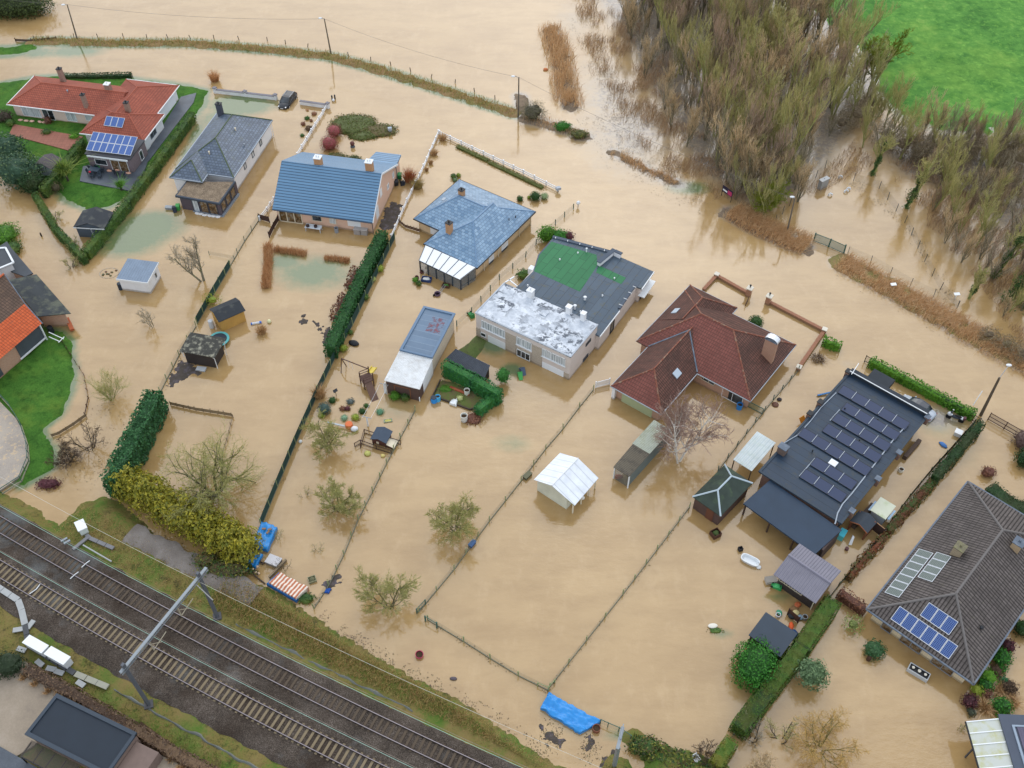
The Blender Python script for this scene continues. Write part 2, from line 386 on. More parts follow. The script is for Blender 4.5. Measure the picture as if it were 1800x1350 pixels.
# railway embankment, in track coordinates (s along, n across)
TO = np.array([-54.3555, 58.8086]); TD = np.array([.894099, -.44787]); TN = np.array([.44787, .894099])
def trk(s, n, z=0): 
    c = -.6+.6*((s-29)/29)**2; p = TO+TD*s+TN*(n+c); return Vector((p[0], p[1], z))
emb = [at(*p)[:2] for p in ((-60,842),(20,880),(62,905),(104,936),(148,890),(182,878),(215,895),(265,945),(335,990),(410,1018),(470,1042),(560,1100),(640,1155),(720,1195),(800,1238),(880,1290),(960,1345),(1040,1385),(1062,1352),(1075,1335),(1100,1352),(1112,1370),(1140,1350),(1128,1320),(1100,1296),(1110,1290),(1160,1316),(1225,1338),(1270,1350),(1330,1420))]
emb += [trk(70, -30)[:2], trk(-30, -50)[:2], trk(-30, -8)[:2]]
land('embankment', emb, ROUGH, .85, 1.6, .4, .35, world=True, rough=.10)
def ribbon(name, mat, s0, s1, n0, n1, z, edge=.25, step=.5, thick=.0, seed=0, rough=.03):
    ss = np.arange(s0, s1+.01, step); k = max(3, int(abs(n1-n0)/.4)+1); V = []
    for s in ss:
        e0 = edge*mnoise.noise(Vector((s/1.5, seed, 0))); e1 = edge*mnoise.noise(Vector((s/1.5, seed+9, 0)))
        for j in range(k):
            a, b = n0+e0, n1+e1; n = a+(b-a)*j/(k-1)
            zz = z+rough*mnoise.noise(Vector((s*2, n*2, seed)))
            if j in (0, k-1): zz -= .16
            V.append(trk(s, n, zz))
    I = np.arange(len(ss)*k).reshape(-1, k); F = np.stack([I[:-1, :-1], I[1:, :-1], I[1:, 1:], I[:-1, 1:]], -1).reshape(-1, 4)
    return tag(npmesh(name, V, F[:, ::-1] if n1 < n0 else F, mat, smooth=True), kind='structure')
ribbon('ballast_bed', BALLAST, -28, 72, -7.6, 1.2, 1.03, .3)
PUD = NT('puddle_water'); PUD.col(srgb('#565a54')); PUD.set(.25, .4)
ribbon('drainage_ditch', PUD.m, 24, 66, -8.9, -8.65, .99, .4, seed=3, rough=.05)
ribbon('drainage_ditch', PUD.m, 30, 50, 1.7, 2.0, .95, .4, seed=5, rough=.06)
ribbon('gravel_track', GRAVEL, 13.5, 30, 4.0, 6.4, 1.0, .5, seed=6)
# yards and terraces
def slab(name, pts, mat, z0, z1, zp=None):
    m = MB(); m.prism([at(x, y, z1)[:2] for x, y in pts], z0, z1); 
    return tag(m.build(name, mat), kind='structure')
slab('gravel_yard', [(45,1162),(128,1240),(60,1310),(-120,1420),(-140,1240),(-20,1180)], PAVED, .3, 1.06)
slab('road', [(-120,1300),(0,1312),(70,1352),(60,1420),(-160,1420)], DRIVE, .3, 1.10)
slab('garden_bed', [(248,1268),(330,1330),(420,1420),(240,1420),(200,1340)], SOIL, .3, 1.03)
slab('paved_path', [(272,1322),(330,1350),(360,1400),(230,1400)], PAVED, .3, 1.08)
slab('gravel_yard', [(-60,690),(0,706),(28,735),(46,770),(50,808),(34,838),(0,862),(-60,880)], ground('yard_gravel', ['#8f8880', '#a39a90', '#b3a898'], .5, 9, .5, extra=[('#c4ad8c', 2.5, .55, .6, .7)]), -.1, .26)
slab('terrace', [(24,218),(146,240),(120,264),(16,236)], tiles('terrace_tiles', '#8d5a4a', '#9b6553', '#6e4a3e', .6, .6, .7, .1, off=0, ms=.02), -.1, .26)
slab('driveway', [(318,170),(345,163),(340,180),(300,232),(262,282),(240,300),(232,300),(262,262),(290,215)], DRIVE, -.1, .24)
slab('terrace', [(146,292),(262,276),(254,300),(232,336),(140,318)], DRIVE, -.1, .26)
# flood water
GW = [  # shallow patches: px centre, px radii, strength, kind
    (425,184,70,20,1,'grass'),(395,210,44,30,.8,'grass'),(260,400,70,32,1,'grass'),(225,425,70,30,.85,'grass'),(300,390,40,20,.4,'grass'),(555,480,80,34,.75,'grass'),(500,460,40,18,.8,'grass'),
    (345,235,14,50,.7,'grass'),(322,280,12,40,.6,'grass'),(868,605,36,22,.75,'grass'),(900,650,22,14,.9,'grass'),(900,780,50,22,.35,'grass'),(1210,330,46,14,.8,'grass'),(1165,318,40,10,.8,'mud'),
    (1370,1050,34,14,.45,'grass'),(1650,735,46,26,.9,'mud'),(1650,740,60,34,.4,'grass'),(1490,640,24,14,.4,'mud'),(1110,230,120,90,.85,'mud'),(1075,170,80,90,.8,'mud'),(1010,35,60,40,.5,'mud'),
    (700,720,60,24,.25,'grass'),(1085,1290,30,14,.5,'grass'),(1270,1115,24,8,.5,'grass'),(835,1152,8,5,.9,'grass'),(130,90,60,12,.8,'grass'),(60,92,60,12,.7,'grass'),(620,270,50,26,.25,'mud'),(548,240,40,30,.35,'mud'),(1690,790,60,50,.2,'grass'),
    (1480,680,40,20,.25,'mud'),(1600,470,60,60,.15,'mud'),(1690,420,80,90,.5,'mud'),(1530,270,40,40,.5,'mud'),(1560,330,60,40,.25,'mud'),(960,930,700,300,.0,'mud'),(700,690,30,14,.3,'grass')]
def axis(lo, hi, st, out):
    a = list(np.arange(lo, hi+.01, st)); return np.array([lo-k for k in out[::-1]]+a+[hi+k for k in out])
def make_water():
    out = [6, 20, 60, 160, 400, 1000, 2500]
    xs = axis(-105, 105, .85, out); ys = axis(24, 205, .85, out); nx, ny = len(xs), len(ys)
    X, Y = np.meshgrid(xs, ys); Q = np.stack([X.ravel(), Y.ravel()], 1); n = len(Q)
    A = {'grass': np.zeros(n), 'mud': np.zeros(n)}
    for f, w, st, k, lo, hi in HALO:
        m = ((Q > lo) & (Q < hi)).all(1)
        A[k][m] = np.maximum(A[k][m], st*np.clip(1-np.maximum(f(Q[m]), 0)/w, 0, 1))
    for px, py, rx, ry, st, k in GW:
        c = at(px, py); u = at(px+rx, py)-c; v = at(px, py-ry)-c
        d = Q-np.array(c[:2]); e = np.sqrt((d[:, 0]/u.length)**2+(d[:, 1]/v.length)**2)
        A[k] = np.maximum(A[k], st*np.clip(1.25-e, 0, 1))
    I = np.arange(nx*ny).reshape(ny, nx); F = np.stack([I[:-1, :-1], I[:-1, 1:], I[1:, 1:], I[1:, :-1]], -1).reshape(-1, 4)
    t = NT('flood_water'); t.set(.06, .5); t.b.inputs['IOR'].default_value = WIOR
    c1 = t.ramp(t.noise(.035, 4, .6, stretch=(1, 1.6, 1)), [(.3, srgb(WCOL[0])), (.7, srgb(WCOL[1]))])
    c1 = t.mix(t.math('MULTIPLY', t.ramp(t.noise(.13, 7, .68, stretch=(1, 2.6, 1)), [(.42, (0,0,0)), (.66, (1,1,1))]), .42), c1, srgb('#86683c')); c1 = t.mix(t.math('MULTIPLY', t.ramp(t.noise(.3, 6, .7, stretch=(1.5, .8, 1)), [(.52, (0,0,0)), (.72, (1,1,1))]), .25), c1, srgb('#c2a880'))
    fg = t.new('Attribute', attribute_name='grass'); fm = t.new('Attribute', attribute_name='mud')
    brk = t.math('ADD', t.math('MULTIPLY', t.noise(.35, 5, .65), 1.3), t.math('MULTIPLY', t.noise(1.6, 4, .6), .7))
    mg = t.math('MULTIPLY', t.math('SUBTRACT', t.math('MULTIPLY', fg.outputs['Fac'], brk), .12, clamp=True), 2.0, clamp=True)
    mm = t.math('MULTIPLY', t.math('SUBTRACT', t.math('MULTIPLY', fm.outputs['Fac'], brk), .22, clamp=True), 1.2, clamp=True)
    deb = t.ramp(t.math('MULTIPLY', t.math('ADD', fm.outputs['Fac'], t.math('MULTIPLY', fg.outputs['Fac'], .3)), t.noise(1.5, 8, .75)), [(.36, (0,0,0)), (.48, (1,1,1))])
    k = t.mix(mg, c1, srgb('#62704a')); k = t.mix(mm, k, srgb('#938a7c')); k = t.mix(t.math('MULTIPLY', deb, .65), k, srgb('#6b6460'))
    t.col(k)
    rip = t.math('ADD', t.math('MULTIPLY', t.noise(1.1, 3, .5, stretch=(1, 1.7, 1)), 1), t.math('MULTIPLY', t.noise(4.5, 2, .5, stretch=(1, 1.5, 1)), .35))
    amp = t.ramp(t.noise(.025, 3), [(.42, (.3,)*3), (.62, (1.6,)*3)])
    t.bump(t.math('MULTIPLY', rip, amp), .19, .08)
    o = npmesh('flood_water', np.concatenate([Q, np.zeros((n, 1))], 1), F, t.m, smooth=True); tag(o, kind='structure')
    for k, a in A.items():
        at_ = o.data.attributes.new(k, 'FLOAT', 'POINT'); at_.data.foreach_set('value', a.astype('f'))
WCOL = ('#a18458', '#ac8f62'); WIOR = 1.65
make_water()
m = MB(); m.face([(-2600,-2500,-1.4),(2600,-2500,-1.4),(2600,2700,-1.4),(-2600,2700,-1.4)]); tag(m.build('ground', MUD), kind='structure')
# ------------------------------------------------------------------ building helpers
WHITE = plain('#e4e6e8', .05, .5, .7, stain='#b9b4a8', stain_amt=.25, wall=True)
WFRAME = plain('#dfe3e5', .03, 1, .4); DFRAME = plain('#39424c', .05, 1, .4); CREAM = plain('#d8ceb6', .05, 1, .6)
ZINC = plain('#8f9aa6', .1, 2, .4, .5, .3); BLACKM = plain('#23272c', .1, 2, .5); LEAD = plain('#5f6a78', .15, 2, .6, stain='#87909a')
t = NT('window_glass'); t.set(.05, .6); t.col(t.ramp(t.noise(.9, 2), [(.35, srgb('#1d2226')), (.7, srgb('#4a5258'))])); GLASS = t.m
t = NT('window_curtain'); t.set(.25, .5); t.col(t.ramp(t.noise(2.2, 3, stretch=(3, 3, .2)), [(.35, srgb('#8b959b')), (.65, srgb('#d3d9db'))])); CURT = t.m
t = NT('interior_glass'); t.set(.06, .5); t.col(t.ramp(t.noise(1.8, 5, .7), [(.35, srgb('#3a2c1e')), (.5, srgb('#6f5636')), (.62, srgb('#8a8478')), (.72, srgb('#2e3a40'))])); INTER = t.m
CHBRICK = brickm('chimney_brick', '#8d6f62', '#9b7d6c', '#8a8078'); REDBR = brickm('red_brick', '#a8775f', '#b98a70', '#b3a594'); GREYBR = brickm('grey_brick', '#77686a', '#83767a', '#6c6468')
PINKBR = brickm('pink_brick', '#d3ab93', '#d9b59d', '#cfb7a6', blotch=.05); SANDBR = brickm('sand_brick', '#cdb08a', '#d6bb96', '#c9b594', blotch=.05); PALEBR = brickm('pale_brick', '#d9c0b4', '#dfcabd', '#d4c4b8', blotch=.05)
STONEBR = brickm('cream_stone', '#d6c6a6', '#dccfb2', '#b8a888', .4, .16, .02, .12); DARKBR = brickm('dark_brick', '#7d5d50', '#6f5248', '#8d7c70')
OCHRE = brickm('ochre_brick', '#b07a4e', '#bf8a5c', '#b09a80')
def bld(name, label, cat, p0, p1, z, group=None):
    a, b = at(*p0, z), at(*p1, z)
    return empty(name, (a.x, a.y, 0), math.atan2(b.y-a.y, b.x-a.x), label, cat, group)
def parts(root, name, mat, fns):
    for f in fns: part(root, name, mat, f)
def part(root, name, mat, fn, label=None):
    m = MB(); fn(m)
    if name in ('downpipe', 'roof_strap', 'post', 'panel_rail', 'leg', 'corner_post', 'shutter', 'base_slab', 'mirror', 'pot'):
        i = 0
        while i < len(m.f):           # every separate piece is an object of its own
            q = MB(); j = i; hi = max(m.f[i])
            while j < len(m.f) and min(m.f[j]) <= hi: hi = max(hi, max(m.f[j])); j += 1
            lo = min(min(f) for f in m.f[i:j]); q.v = m.v[lo:hi+1]; q.f = [tuple(a-lo for a in f) for f in m.f[i:j]]; q.mi = m.mi[i:j]; q.sm = m.sm[i:j]
            o = q.build(name, mat, root); i = j
        return o
    o = m.build(name, mat, root)
    if label: o['label'] = label
    return o
def walls(root, poly, z1, mat, z0=-.6, name='wall'):
    return part(root, name, mat, lambda m: m.prism(poly, z0, z1))
def rect(x0, x1, y0, y1): return [(x0,y0),(x1,y0),(x1,y1),(x0,y1)]
def hip(m, x0, x1, y0, y1, z, h, ridge='x', i0=None, i1=None, th=.14):
    if ridge == 'x':
        r = (y1-y0)/2; i0 = r if i0 is None else i0; i1 = r if i1 is None else i1; ym = (y0+y1)/2
        A, B = (x0+i0, ym, z+h), (x1-i1, ym, z+h)
    else:
        r = (x1-x0)/2; i0 = r if i0 is None else i0; i1 = r if i1 is None else i1; xm = (x0+x1)/2
        A, B = (xm, y0+i0, z+h), (xm, y1-i1, z+h)
    a, b, c, d = (x0,y0,z), (x1,y0,z), (x1,y1,z), (x0,y1,z); L = [(p[0],p[1],z-th) for p in (a,b,c,d)]
    if ridge == 'x':
        m.face((a,b,B,A)); m.face((c,d,A,B)); m.face((d,a,A)); m.face((b,c,B))
    else:
        m.face((a,b,A)); m.face((b,c,B,A)); m.face((c,d,B)); m.face((d,a,A,B))
    for p, q, s, u in ((a,b,L[1],L[0]),(b,c,L[2],L[1]),(c,d,L[3],L[2]),(d,a,L[0],L[3])): m.face((q,p,u,s))
    m.face(L[::-1])
    return (a,b,c,d,A,B)
def caps(root, lines, mat, r=.09, name='ridge_cap'):
    def f(m):
        for p, q in lines: m.tube([p, q], r, 6)
    return part(root, name, mat, f)
def hipcaps(k, both=(1, 1), ridge='x'):
    a,b,c,d,A,B = k; L = [(A,B)]
    if ridge == 'x':
        if both[0]: L += [(a,A),(d,A)]
        if both[1]: L += [(b,B),(c,B)]
    else:
        if both[0]: L += [(a,A),(b,A)]
        if both[1]: L += [(c,B),(d,B)]
    return L
def gutter(root, pts, mat, w=.12, h=.12, closed=False, name='gutter'):
    def f(m):
        P = pts+[pts[0]] if closed else pts
        for p, q in zip(P, P[1:]): m.bar(p, q, w, h)
    return part(root, name, mat, f)
def win(root, x, y, a, w, z0, z1, n=1, fm=None, pm=None, name='window', t=.055, sill=None):
    fm = fm or WFRAME; pm = pm or GLASS; ux, uy = cos(a), sin(a); nx, ny = sin(a), -cos(a)
    def P(u, d, z): return (x+ux*u+nx*d, y+uy*u+ny*d, z)
    m = MB()
    for s in [-w/2+t/2+(w-t)*i/n for i in range(n+1)]: m.bar(P(s, .035, z0), P(s, .035, z1), t, .09)
    for z in (z0+t/2, z1-t/2): m.bar(P(-w/2+.001, .036, z), P(w/2-.001, .036, z), .088, t)
    o = m.build(name, fm, root)
    m = MB(); m.face([P(-w/2, .02, z0), P(w/2, .02, z0), P(w/2, .02, z1), P(-w/2, .02, z1)]); m.build('pane', pm, o)
    if sill:
        m = MB(); m.bar(P(-w/2-.08, .06, z0-.05), P(w/2+.08, .06, z0-.05), .16, .07); m.build('sill', sill, o)
    return o
def panel_on_wall(root, x, y, a, w, z0, z1, mat, name, d=.03):
    nx, ny = sin(a), -cos(a)
    return part(root, name, mat, lambda m: m.obox((x+nx*d/2, y+ny*d/2), a, w, d, z0, z1))
def chimney(root, x, y, w, d, z0, z1, mat, cap=None, pots=1, name='chimney'):
    o = part(root, name, mat, lambda m: m.box(x-w/2, x+w/2, y-d/2, y+d/2, z0, z1))
    def f(m):
        m.box(x-w/2-.06, x+w/2+.06, y-d/2-.06, y+d/2+.06, z1+.001, z1+.10)
        for i in range(pots): m.cyl((x+(i-(pots-1)/2)*.34, y), .11, z1+.1, z1+.38, 8, .09)
    m = MB(); f(m); m.build('chimney_cap', cap or BLACKM, o); return o
def vent(root, x, y, z, mat=None, h=.35, r=.09):
    return part(root, 'roof_vent', mat or ZINC, lambda m: (m.cyl((x, y), r, z-.1, z+h, 8), m.cyl((x, y), r*1.7, z+h, z+h+.08, 8, r*1.1)))
def pv(root, o, u, v, n, wm, hm, mat, fmat, gap=.03, off=.1, skip=()):
    """rows of photovoltaic modules on the plane o + a*u + b*v (unit vectors)"""
    o, u, v = Vector(o), Vector(u).normalized(), Vector(v).normalized(); w = u.cross(v).normalized()
    m = MB(); e = .045
    def P(a, b, c): return u*a+v*b+w*c
    m.face([P(e, e, off+.012), P(wm-e, e, off+.012), P(wm-e, hm-e, off+.012), P(e, hm-e, off+.012)])
    m.m = 1
    for p, q in ((P(0, e/2, off), P(wm, e/2, off)), (P(0, hm-e/2, off), P(wm, hm-e/2, off)), (P(e/2, e, off), P(e/2, hm-e, off)), (P(wm-e/2, e, off), P(wm-e/2, hm-e, off))):
        m.bar(p, q, e, .05)
    m.face([P(0, hm, off-.03), P(wm, hm, off-.03), P(wm, 0, off-.03), P(0, 0, off-.03)])
    first = None
    for j in range(n[1]):
        for i in range(n[0]):
            if (i, j) in skip: continue
            p = o+u*(i*(wm+gap))+v*(j*(hm+gap))
            if first is None: first = m.build('solar_panel', [mat, fmat], root, p)
            else:
                c = first.copy(); COL.objects.link(c); c.parent = root; c.location = p
def slope(root_pt0, root_pt1): return (Vector(root_pt1)-Vector(root_pt0)).normalized()

# ------------------------------------------------------------------ house 1: orange tiles, top left
OT = pantile('orange_tiles', '#ab614d', '#9a5342', '#6f4238', .3, .4, blotch=.6, ms=.04)
OTC = plain('#a25945', .15, 3)
h = bld('bungalow', 'long pale pink bungalow with orange tiled hip roofs on the green lawn', 'house', (12.2, 183.3), (165.5, 202.2), 2.4)
walls(h, rect(.5, 15.5, .5, 8.0), 2.35, PALEBR)
walls(h, rect(15.3, 23.6, -4.4, 9.9), 2.36, WHITE)
walls(h, rect(23.5, 24.8, -4.39, 1.9), 2.355, WHITE)
m = MB(); k1 = hip(m, 0, 18.4, 0, 8.4, 2.4, 1.8, 'x', 4.2, 0); m.build('roof', OT, h)
m = MB(); k2 = hip(m, 14.93, 24.03, -1.2, 10.45, 2.403, 1.82, 'y', 0, 4.4); m.build('roof', OT, h)
m = MB(); k3 = hip(m, 14.86, 25.2, -4.9, 2.3, 2.406, 1.84, 'x', 4.0, 3.6); m.build('roof', OT, h)
caps(h, hipcaps(k1, (1, 0))+hipcaps(k2, (0, 1), 'y')+hipcaps(k3), OTC)
gutter(h, [(0-.06,8.46,2.36),(-.06,-.06,2.36),(14.8,-.06,2.36)], WFRAME); gutter(h, [(14.8,-4.96,2.36),(25.26,-4.96,2.36),(25.26,2.36,2.36),(24.1,2.36,2.36),(24.1,10.5,2.36),(14.87,10.5,2.36)], WFRAME)
win(h, 3.4, .5, 0, 3.2, .35, 2.1, 3, pm=CURT); win(h, 6.3, .5, 0, 1.9, .15, 2.1, 2); win(h, 10.2, .5, 0, 1.7, .4, 2.0, 2, pm=CURT); win(h, 13.2, .5, 0, 1.1, .9, 1.9, 1, pm=CURT)
panel_on_wall(h, 23.6, 6.3, pi/2, 5.4, -.2, 2.05, plain('#dfe2e6', .04, 1), 'garage_door'); win(h, 24.8, -1.4, pi/2, 1.9, .9, 2.0, 2, fm=ZINC); panel_on_wall(h, 24.8, -3.4, pi/2, .9, .1, 1.9, WFRAME, 'door')
chimney(h, 6.3, 6.7, .65, .65, 3.0, 5.4, CHBRICK, pots=1); chimney(h, 15.4, 4.6, .8, .8, 3.8, 5.1, CHBRICK, WFRAME); chimney(h, 13.0, 1.2, .55, .6, 2.6, 5.0, CHBRICK); chimney(h, 20.7, .25, .65, .6, 3.4, 5.2, CHBRICK)
vent(h, 9.1, 3.2, 3.7)
BLUEPV = solar('blue_solar_cells', '#31508c', '#5f78aa', .155); WHPV = plain('#cfd4da', .03, 1, .4)
sl = 1.84/3.6
pv(h, (18.3, -3.4, 2.406+1.5*sl), (1,0,0), (0,1,sl), (3, 1), .98, 1.62, BLUEPV, WHPV)
# grey brick extension in front of it
e = bld('garden_extension', 'grey brick flat roofed extension carrying a tilted blue solar array', 'extension', (151.1, 270), (222.2, 278.9), 2.6)
walls(e, rect(0, 6.9, .0, 4.75), 2.5, GREYBR)
part(e, 'roof', plain('#4c4d52', .15, 1), lambda m: m.box(-.15, 7.05, -.15, 4.80, 2.503, 2.68))
part(e, 'awning_box', WFRAME, lambda m: m.box(.2, 6.6, -.32, -.152, 2.3, 2.5))
win(e, 2.0, 0, 0, 1.9, .9, 1.9, 1); win(e, 4.9, 0, 0, 2.7, 0, 2.1, 2, pm=INTER, name='patio_door'); win(e, 6.9, 3.0, pi/2, .9, .4, 2.0, 1)
pv(e, (.0, .3, 2.95), (1,0,0), (0,1,.36), (7, 2), .98, 1.62, BLUEPV, WHPV)
part(e, 'panel_rack', ZINC, lambda m: [m.bar((x, .4, 2.6), (x, 3.4, 3.95), .06, .06) or m.bar((x, 3.3, 2.65), (x, 3.3, 3.9), .06, .06) for x in (.5, 2.5, 4.5, 6.4)])
# ------------------------------------------------------------------ house 2: white, slate hip roof
SLATE = tiles('grey_slates', '#435062', '#627184', '#28323e', .5, .42, .42, .3, moss='#5d6650', moss_amt=.35, blotch=.3, spec=.55, ms=.04)
h = bld('white_bungalow', 'white house with dark slate hip roof and flat gravel roofed sun room', 'house', (411, 311), (478, 211), 2.9)
walls(h, rect(.3, 14.3, .3, 8.6), 2.75, WHITE)
walls(h, rect(-1.7, .31, 4.4, 8.59), 2.745, WHITE)
m = MB(); k1 = hip(m, -.1, 14.6, 0, 8.95, 2.9, 2.5, 'x', 5.2, 3.4); m.build('roof', SLATE, h)
m = MB(); k2 = hip(m, -2.05, 4.4, 3.95, 8.91, 2.895, 1.5, 'x', 2.6, 0); m.build('roof', SLATE, h)
caps(h, hipcaps(k1)+[(k2[0], k2[4]), (k2[3], k2[4])], plain('#55634a', .3, 4, stain='#3f4a55'), .1)
gutter(h, [(-.16,4.0,2.83),(-.16,-.06,2.83),(14.66,-.06,2.83),(14.66,9.0,2.83),(-2.1,9.0,2.83),(-2.1,3.9,2.83),(-.1,3.9,2.83)], ZINC, .13, .15)
for x in (4.2, 7.2, 10.2): win(h, x, .3, 0, .75, 1.3, 2.2, 1, fm=DFRAME, pm=CURT)
chimney(h, 13.0, 7.4, .6, .8, 3.5, 5.7, plain('#4b4f5a', .1, 2), BLACKM, 1)
vent(h, 8.6, 3.0, 4.6, CREAM); vent(h, 2.7, 4.6, 4.3, CREAM); vent(h, 6.6, 1.0, 3.5)
part(h, 'downpipe', WFRAME, lambda m: (m.tube([(.18, .14, 2.8), (.18, .14, -.3)], .06), m.tube([(14.4, .14, 2.8), (14.4, .14, -.3)], .06)))
e = bld('sun_room', 'flat roofed sun room with gravel roof and sandbags at its windows', 'extension', (308, 346), (386, 360), 2.3)
walls(e, [(.4,.35),(6.6,.35),(6.6,5.6),(.4,3.4)], 2.2, plain('#5a5158', .12, 3))
part(e, 'roof', plain('#3f4854', .08, 1), lambda m: m.prism([(0,0),(6.85,0),(6.75,5.3),(-.05,3.5)], 2.203, 2.5))
part(e, 'roof_gravel', ground('roof_gravel', ['#3f3833', '#6b5e50', '#8a7a66', '#9c8f80'], 1.2, 9, .7), lambda m: m.prism([(.2,.22),(6.62,.22),(6.55,5.1),(.15,3.4)], 2.45, 2.515))
win(e, 2.7, .35, 0, 1.0, 0, 2.1, 1, fm=DFRAME, pm=CURT, name='sliding_door'); win(e, 4.0, .35, 0, 1.2, 0, 2.1, 1, fm=DFRAME, pm=INTER, name='sliding_door'); win(e, 5.4, .35, 0, 1.3, 0, 2.1, 1, fm=DFRAME, pm=INTER, name='sliding_door')
for y in (1.2, 2.7, 4.2): win(e, 6.6, y, pi/2, 1.25, .5, 2.0, 1, fm=DFRAME, pm=INTER)
part(e, 'base_slab', ZINC, lambda m: (m.box(6.604, 6.85, .3, 5.4, -.3, .28), m.box(2.1, 6.84, .1, .345, -.3, .12)))
# ------------------------------------------------------------------ house 3: pink brick, blue tile gable roof
BT = tiles('blue_roof_tiles', '#587f9f', '#5f87a8', '#2f475c', 60, .41, .35, .9, blotch=.08, spec=.5, ms=.05)
h = bld('gable_house', 'pink brick house with a large blue gable roof and two orange chimneys', 'house', (478.5, 366.9), (651, 390), 2.4)
pent = [(.45,2.4),(5.7,6.15),(12.4,2.9),(12.4,-.6),(.45,-.6)]
def gab(m):
    for (x0, x1) in ((.35, 14.15),):
        P0 = [(x0, y, z) for y, z in pent]; P1 = [(x1, y, z) for y, z in pent]; n = len(pent)
        m.face(P0); m.face(P1[::-1])
        for i in range(n): m.face((P0[(i+1) % n], P0[i], P1[i], P1[(i+1) % n]))
part(h, 'wall', PINKBR, gab)
def rf(m):
    x0, x1 = 0, 14.5; prof = [(0, 2.42), (5.7, 6.42), (12.75, 3.0)]; t = .16
    for (ya, za), (yb, zb) in zip(prof, prof[1:]):
        m.face(((x0,ya,za),(x1,ya,za),(x1,yb,zb),(x0,yb,zb))); m.face(((x0,yb,zb-t),(x1,yb,zb-t),(x1,ya,za-t),(x0,ya,za-t)))
        for x, s in ((x0, 1), (x1, -1)): m.face([(x,ya,za),(x,yb,zb),(x,yb,zb-t),(x,ya,za-t)][::s])
    for y, z in (prof[0], prof[2]): m.face(((x0,y,z-t),(x1,y,z-t),(x1,y,z),(x0,y,z)))
part(h, 'roof', BT, rf)
part(h, 'barge_board', WFRAME, lambda m: (m.bar((14.56, 5.7, 6.3), (14.56, 12.8, 2.86), .08, .24), m.bar((14.56, -.05, 2.28), (14.56, 5.7, 6.3), .08, .2)))
part(h, 'entrance_roof', BT, lambda m: m.prism([(9.8,12.0),(14.4,12.0),(14.4,15.0),(10.6,15.0)], 2.75, 3.0))
part(h, 'entrance_wall', PINKBR, lambda m: m.box(10.6, 14.1, 12.3, 14.7, -.5, 2.745))
gutter(h, [(-.02,-.1,2.3),(14.52,-.1,2.3)], plain('#3c4f63', .05, 1), .14, .12)
chimney(h, 5.2, 6.3, .95, .9, 5.6, 7.3, OCHRE, WFRAME, 2); chimney(h, 12.6, 6.4, .95, .9, 5.5, 7.6, OCHRE, WFRAME, 2)
win(h, 2.3, .45, 0, 3.4, 0, 2.1, 3, pm=INTER, name='patio_door', t=.12, fm=CREAM); win(h, 6.2, .45, 0, 1.4, .9, 1.8, 1, fm=CREAM); win(h, 8.5, .45, 0, 1.0, .8, 1.8, 1, fm=CREAM, pm=CURT); panel_on_wall(h, 11.6, .45, 0, 1.9, .8, 1.95, WFRAME, 'shutter')
for y, z0, z1, w in ((3.2, .6, 2.6, 1.2), (5.5, 2.6, 3.9, .9), (8.6, 1.6, 2.4, .8), (11.3, 1.6, 2.5, .7)):
    if z0 in (2.6, .6): panel_on_wall(h, 14.15, y, pi/2, w, z0, z1, WFRAME, 'shutter')
    else: win(h, 14.15, y, pi/2, w, z0, z1, 1, pm=CURT)
part(h, 'downpipe', DFRAME, lambda m: (m.tube([(14.3, .3, 2.3), (14.3, .3, -.3)], .05), m.tube([(14.3, 12.5, 2.9), (14.3, 12.5, -.3)], .05)))
# ------------------------------------------------------------------ house 4: sand brick, blue slate hip roof
BS = tiles('blue_slates', '#4f7494', '#86a3bc', '#3b5872', .55, .42, .35, .3, blotch=.3, spec=.6, ms=.03)
BSC = plain('#6e8cab', .1, 3, .4)
h = bld('blue_roof_house', 'sand brick house under a pale blue slate hip roof with two small chimneys', 'house', (807.4, 315.6), (940.6, 371.9), 2.2)
walls(h, [(.4,-.4),(12.6,-.4),(12.6,-13.7),(4.9,-13.7),(4.9,-10.2),(.4,-10.2)][::-1], 2.1, SANDBR)
m = MB(); k1 = hip(m, 0, 13.0, -10.66, 0, 2.2, 2.2, 'x', 3.9, 5.0); m.build('roof', BS, h)
m = MB(); k2 = hip(m, 4.4, 13.06, -14.1, -4.0, 2.204, 2.2, 'y', 5.3, 0); m.build('roof', BS, h)
caps(h, hipcaps(k1, (1, 1))+hipcaps(k2, (1, 0), 'y'), BSC, .08)
gutter(h, [(-.06,-10.7,2.12),(-.06,.06,2.12),(13.1,.06,2.12),(13.1,-14.16,2.12),(4.3,-14.16,2.12),(4.3,-10.74,2.12),(-.06,-10.74,2.12)], BLACKM, .1, .13)
chimney(h, 3.9, -4.7, .7, .7, 3.6, 5.0, OCHRE); chimney(h, 6.6, -11.3, .75, .7, 2.8, 4.9, OCHRE)
part(h, 'roof_window', ZINC, lambda m: (m.bar((2.0, -6.6, 3.9), (2.4, -6.6, 3.9), .7, .1)))
for x, y in ((8.6, -11.2), (7.7, -10.9), (11.6, -4.4), (12.0, -3.4)): vent(h, x, y, 3.0, DFRAME, .2, .07)
for y, w in ((-7.0, 1.6), (-10.2, 1.2)):
    win(h, 12.6, y, pi/2, w, .4, 1.9, 1, pm=WHITE); panel_on_wall(h, 12.6, y, pi/2, w-.2, .0, .38, DFRAME, 'panel_below')
panel_on_wall(h, 3.2, -10.2, 0, 1.6, .4, 1.9, WHITE, 'shutter')
part(h, 'downpipe', CREAM, lambda m: [m.tube([(12.72, y, 2.1), (12.72, y, -.3)], .05) for y in (-.6, -3.5, -8.6, -12.0)])
e = bld('conservatory', 'glass conservatory with white sloping panel roof beside the blue slate house', 'conservatory', (747.7, 431.6), (838.4, 471.8), 2.2)
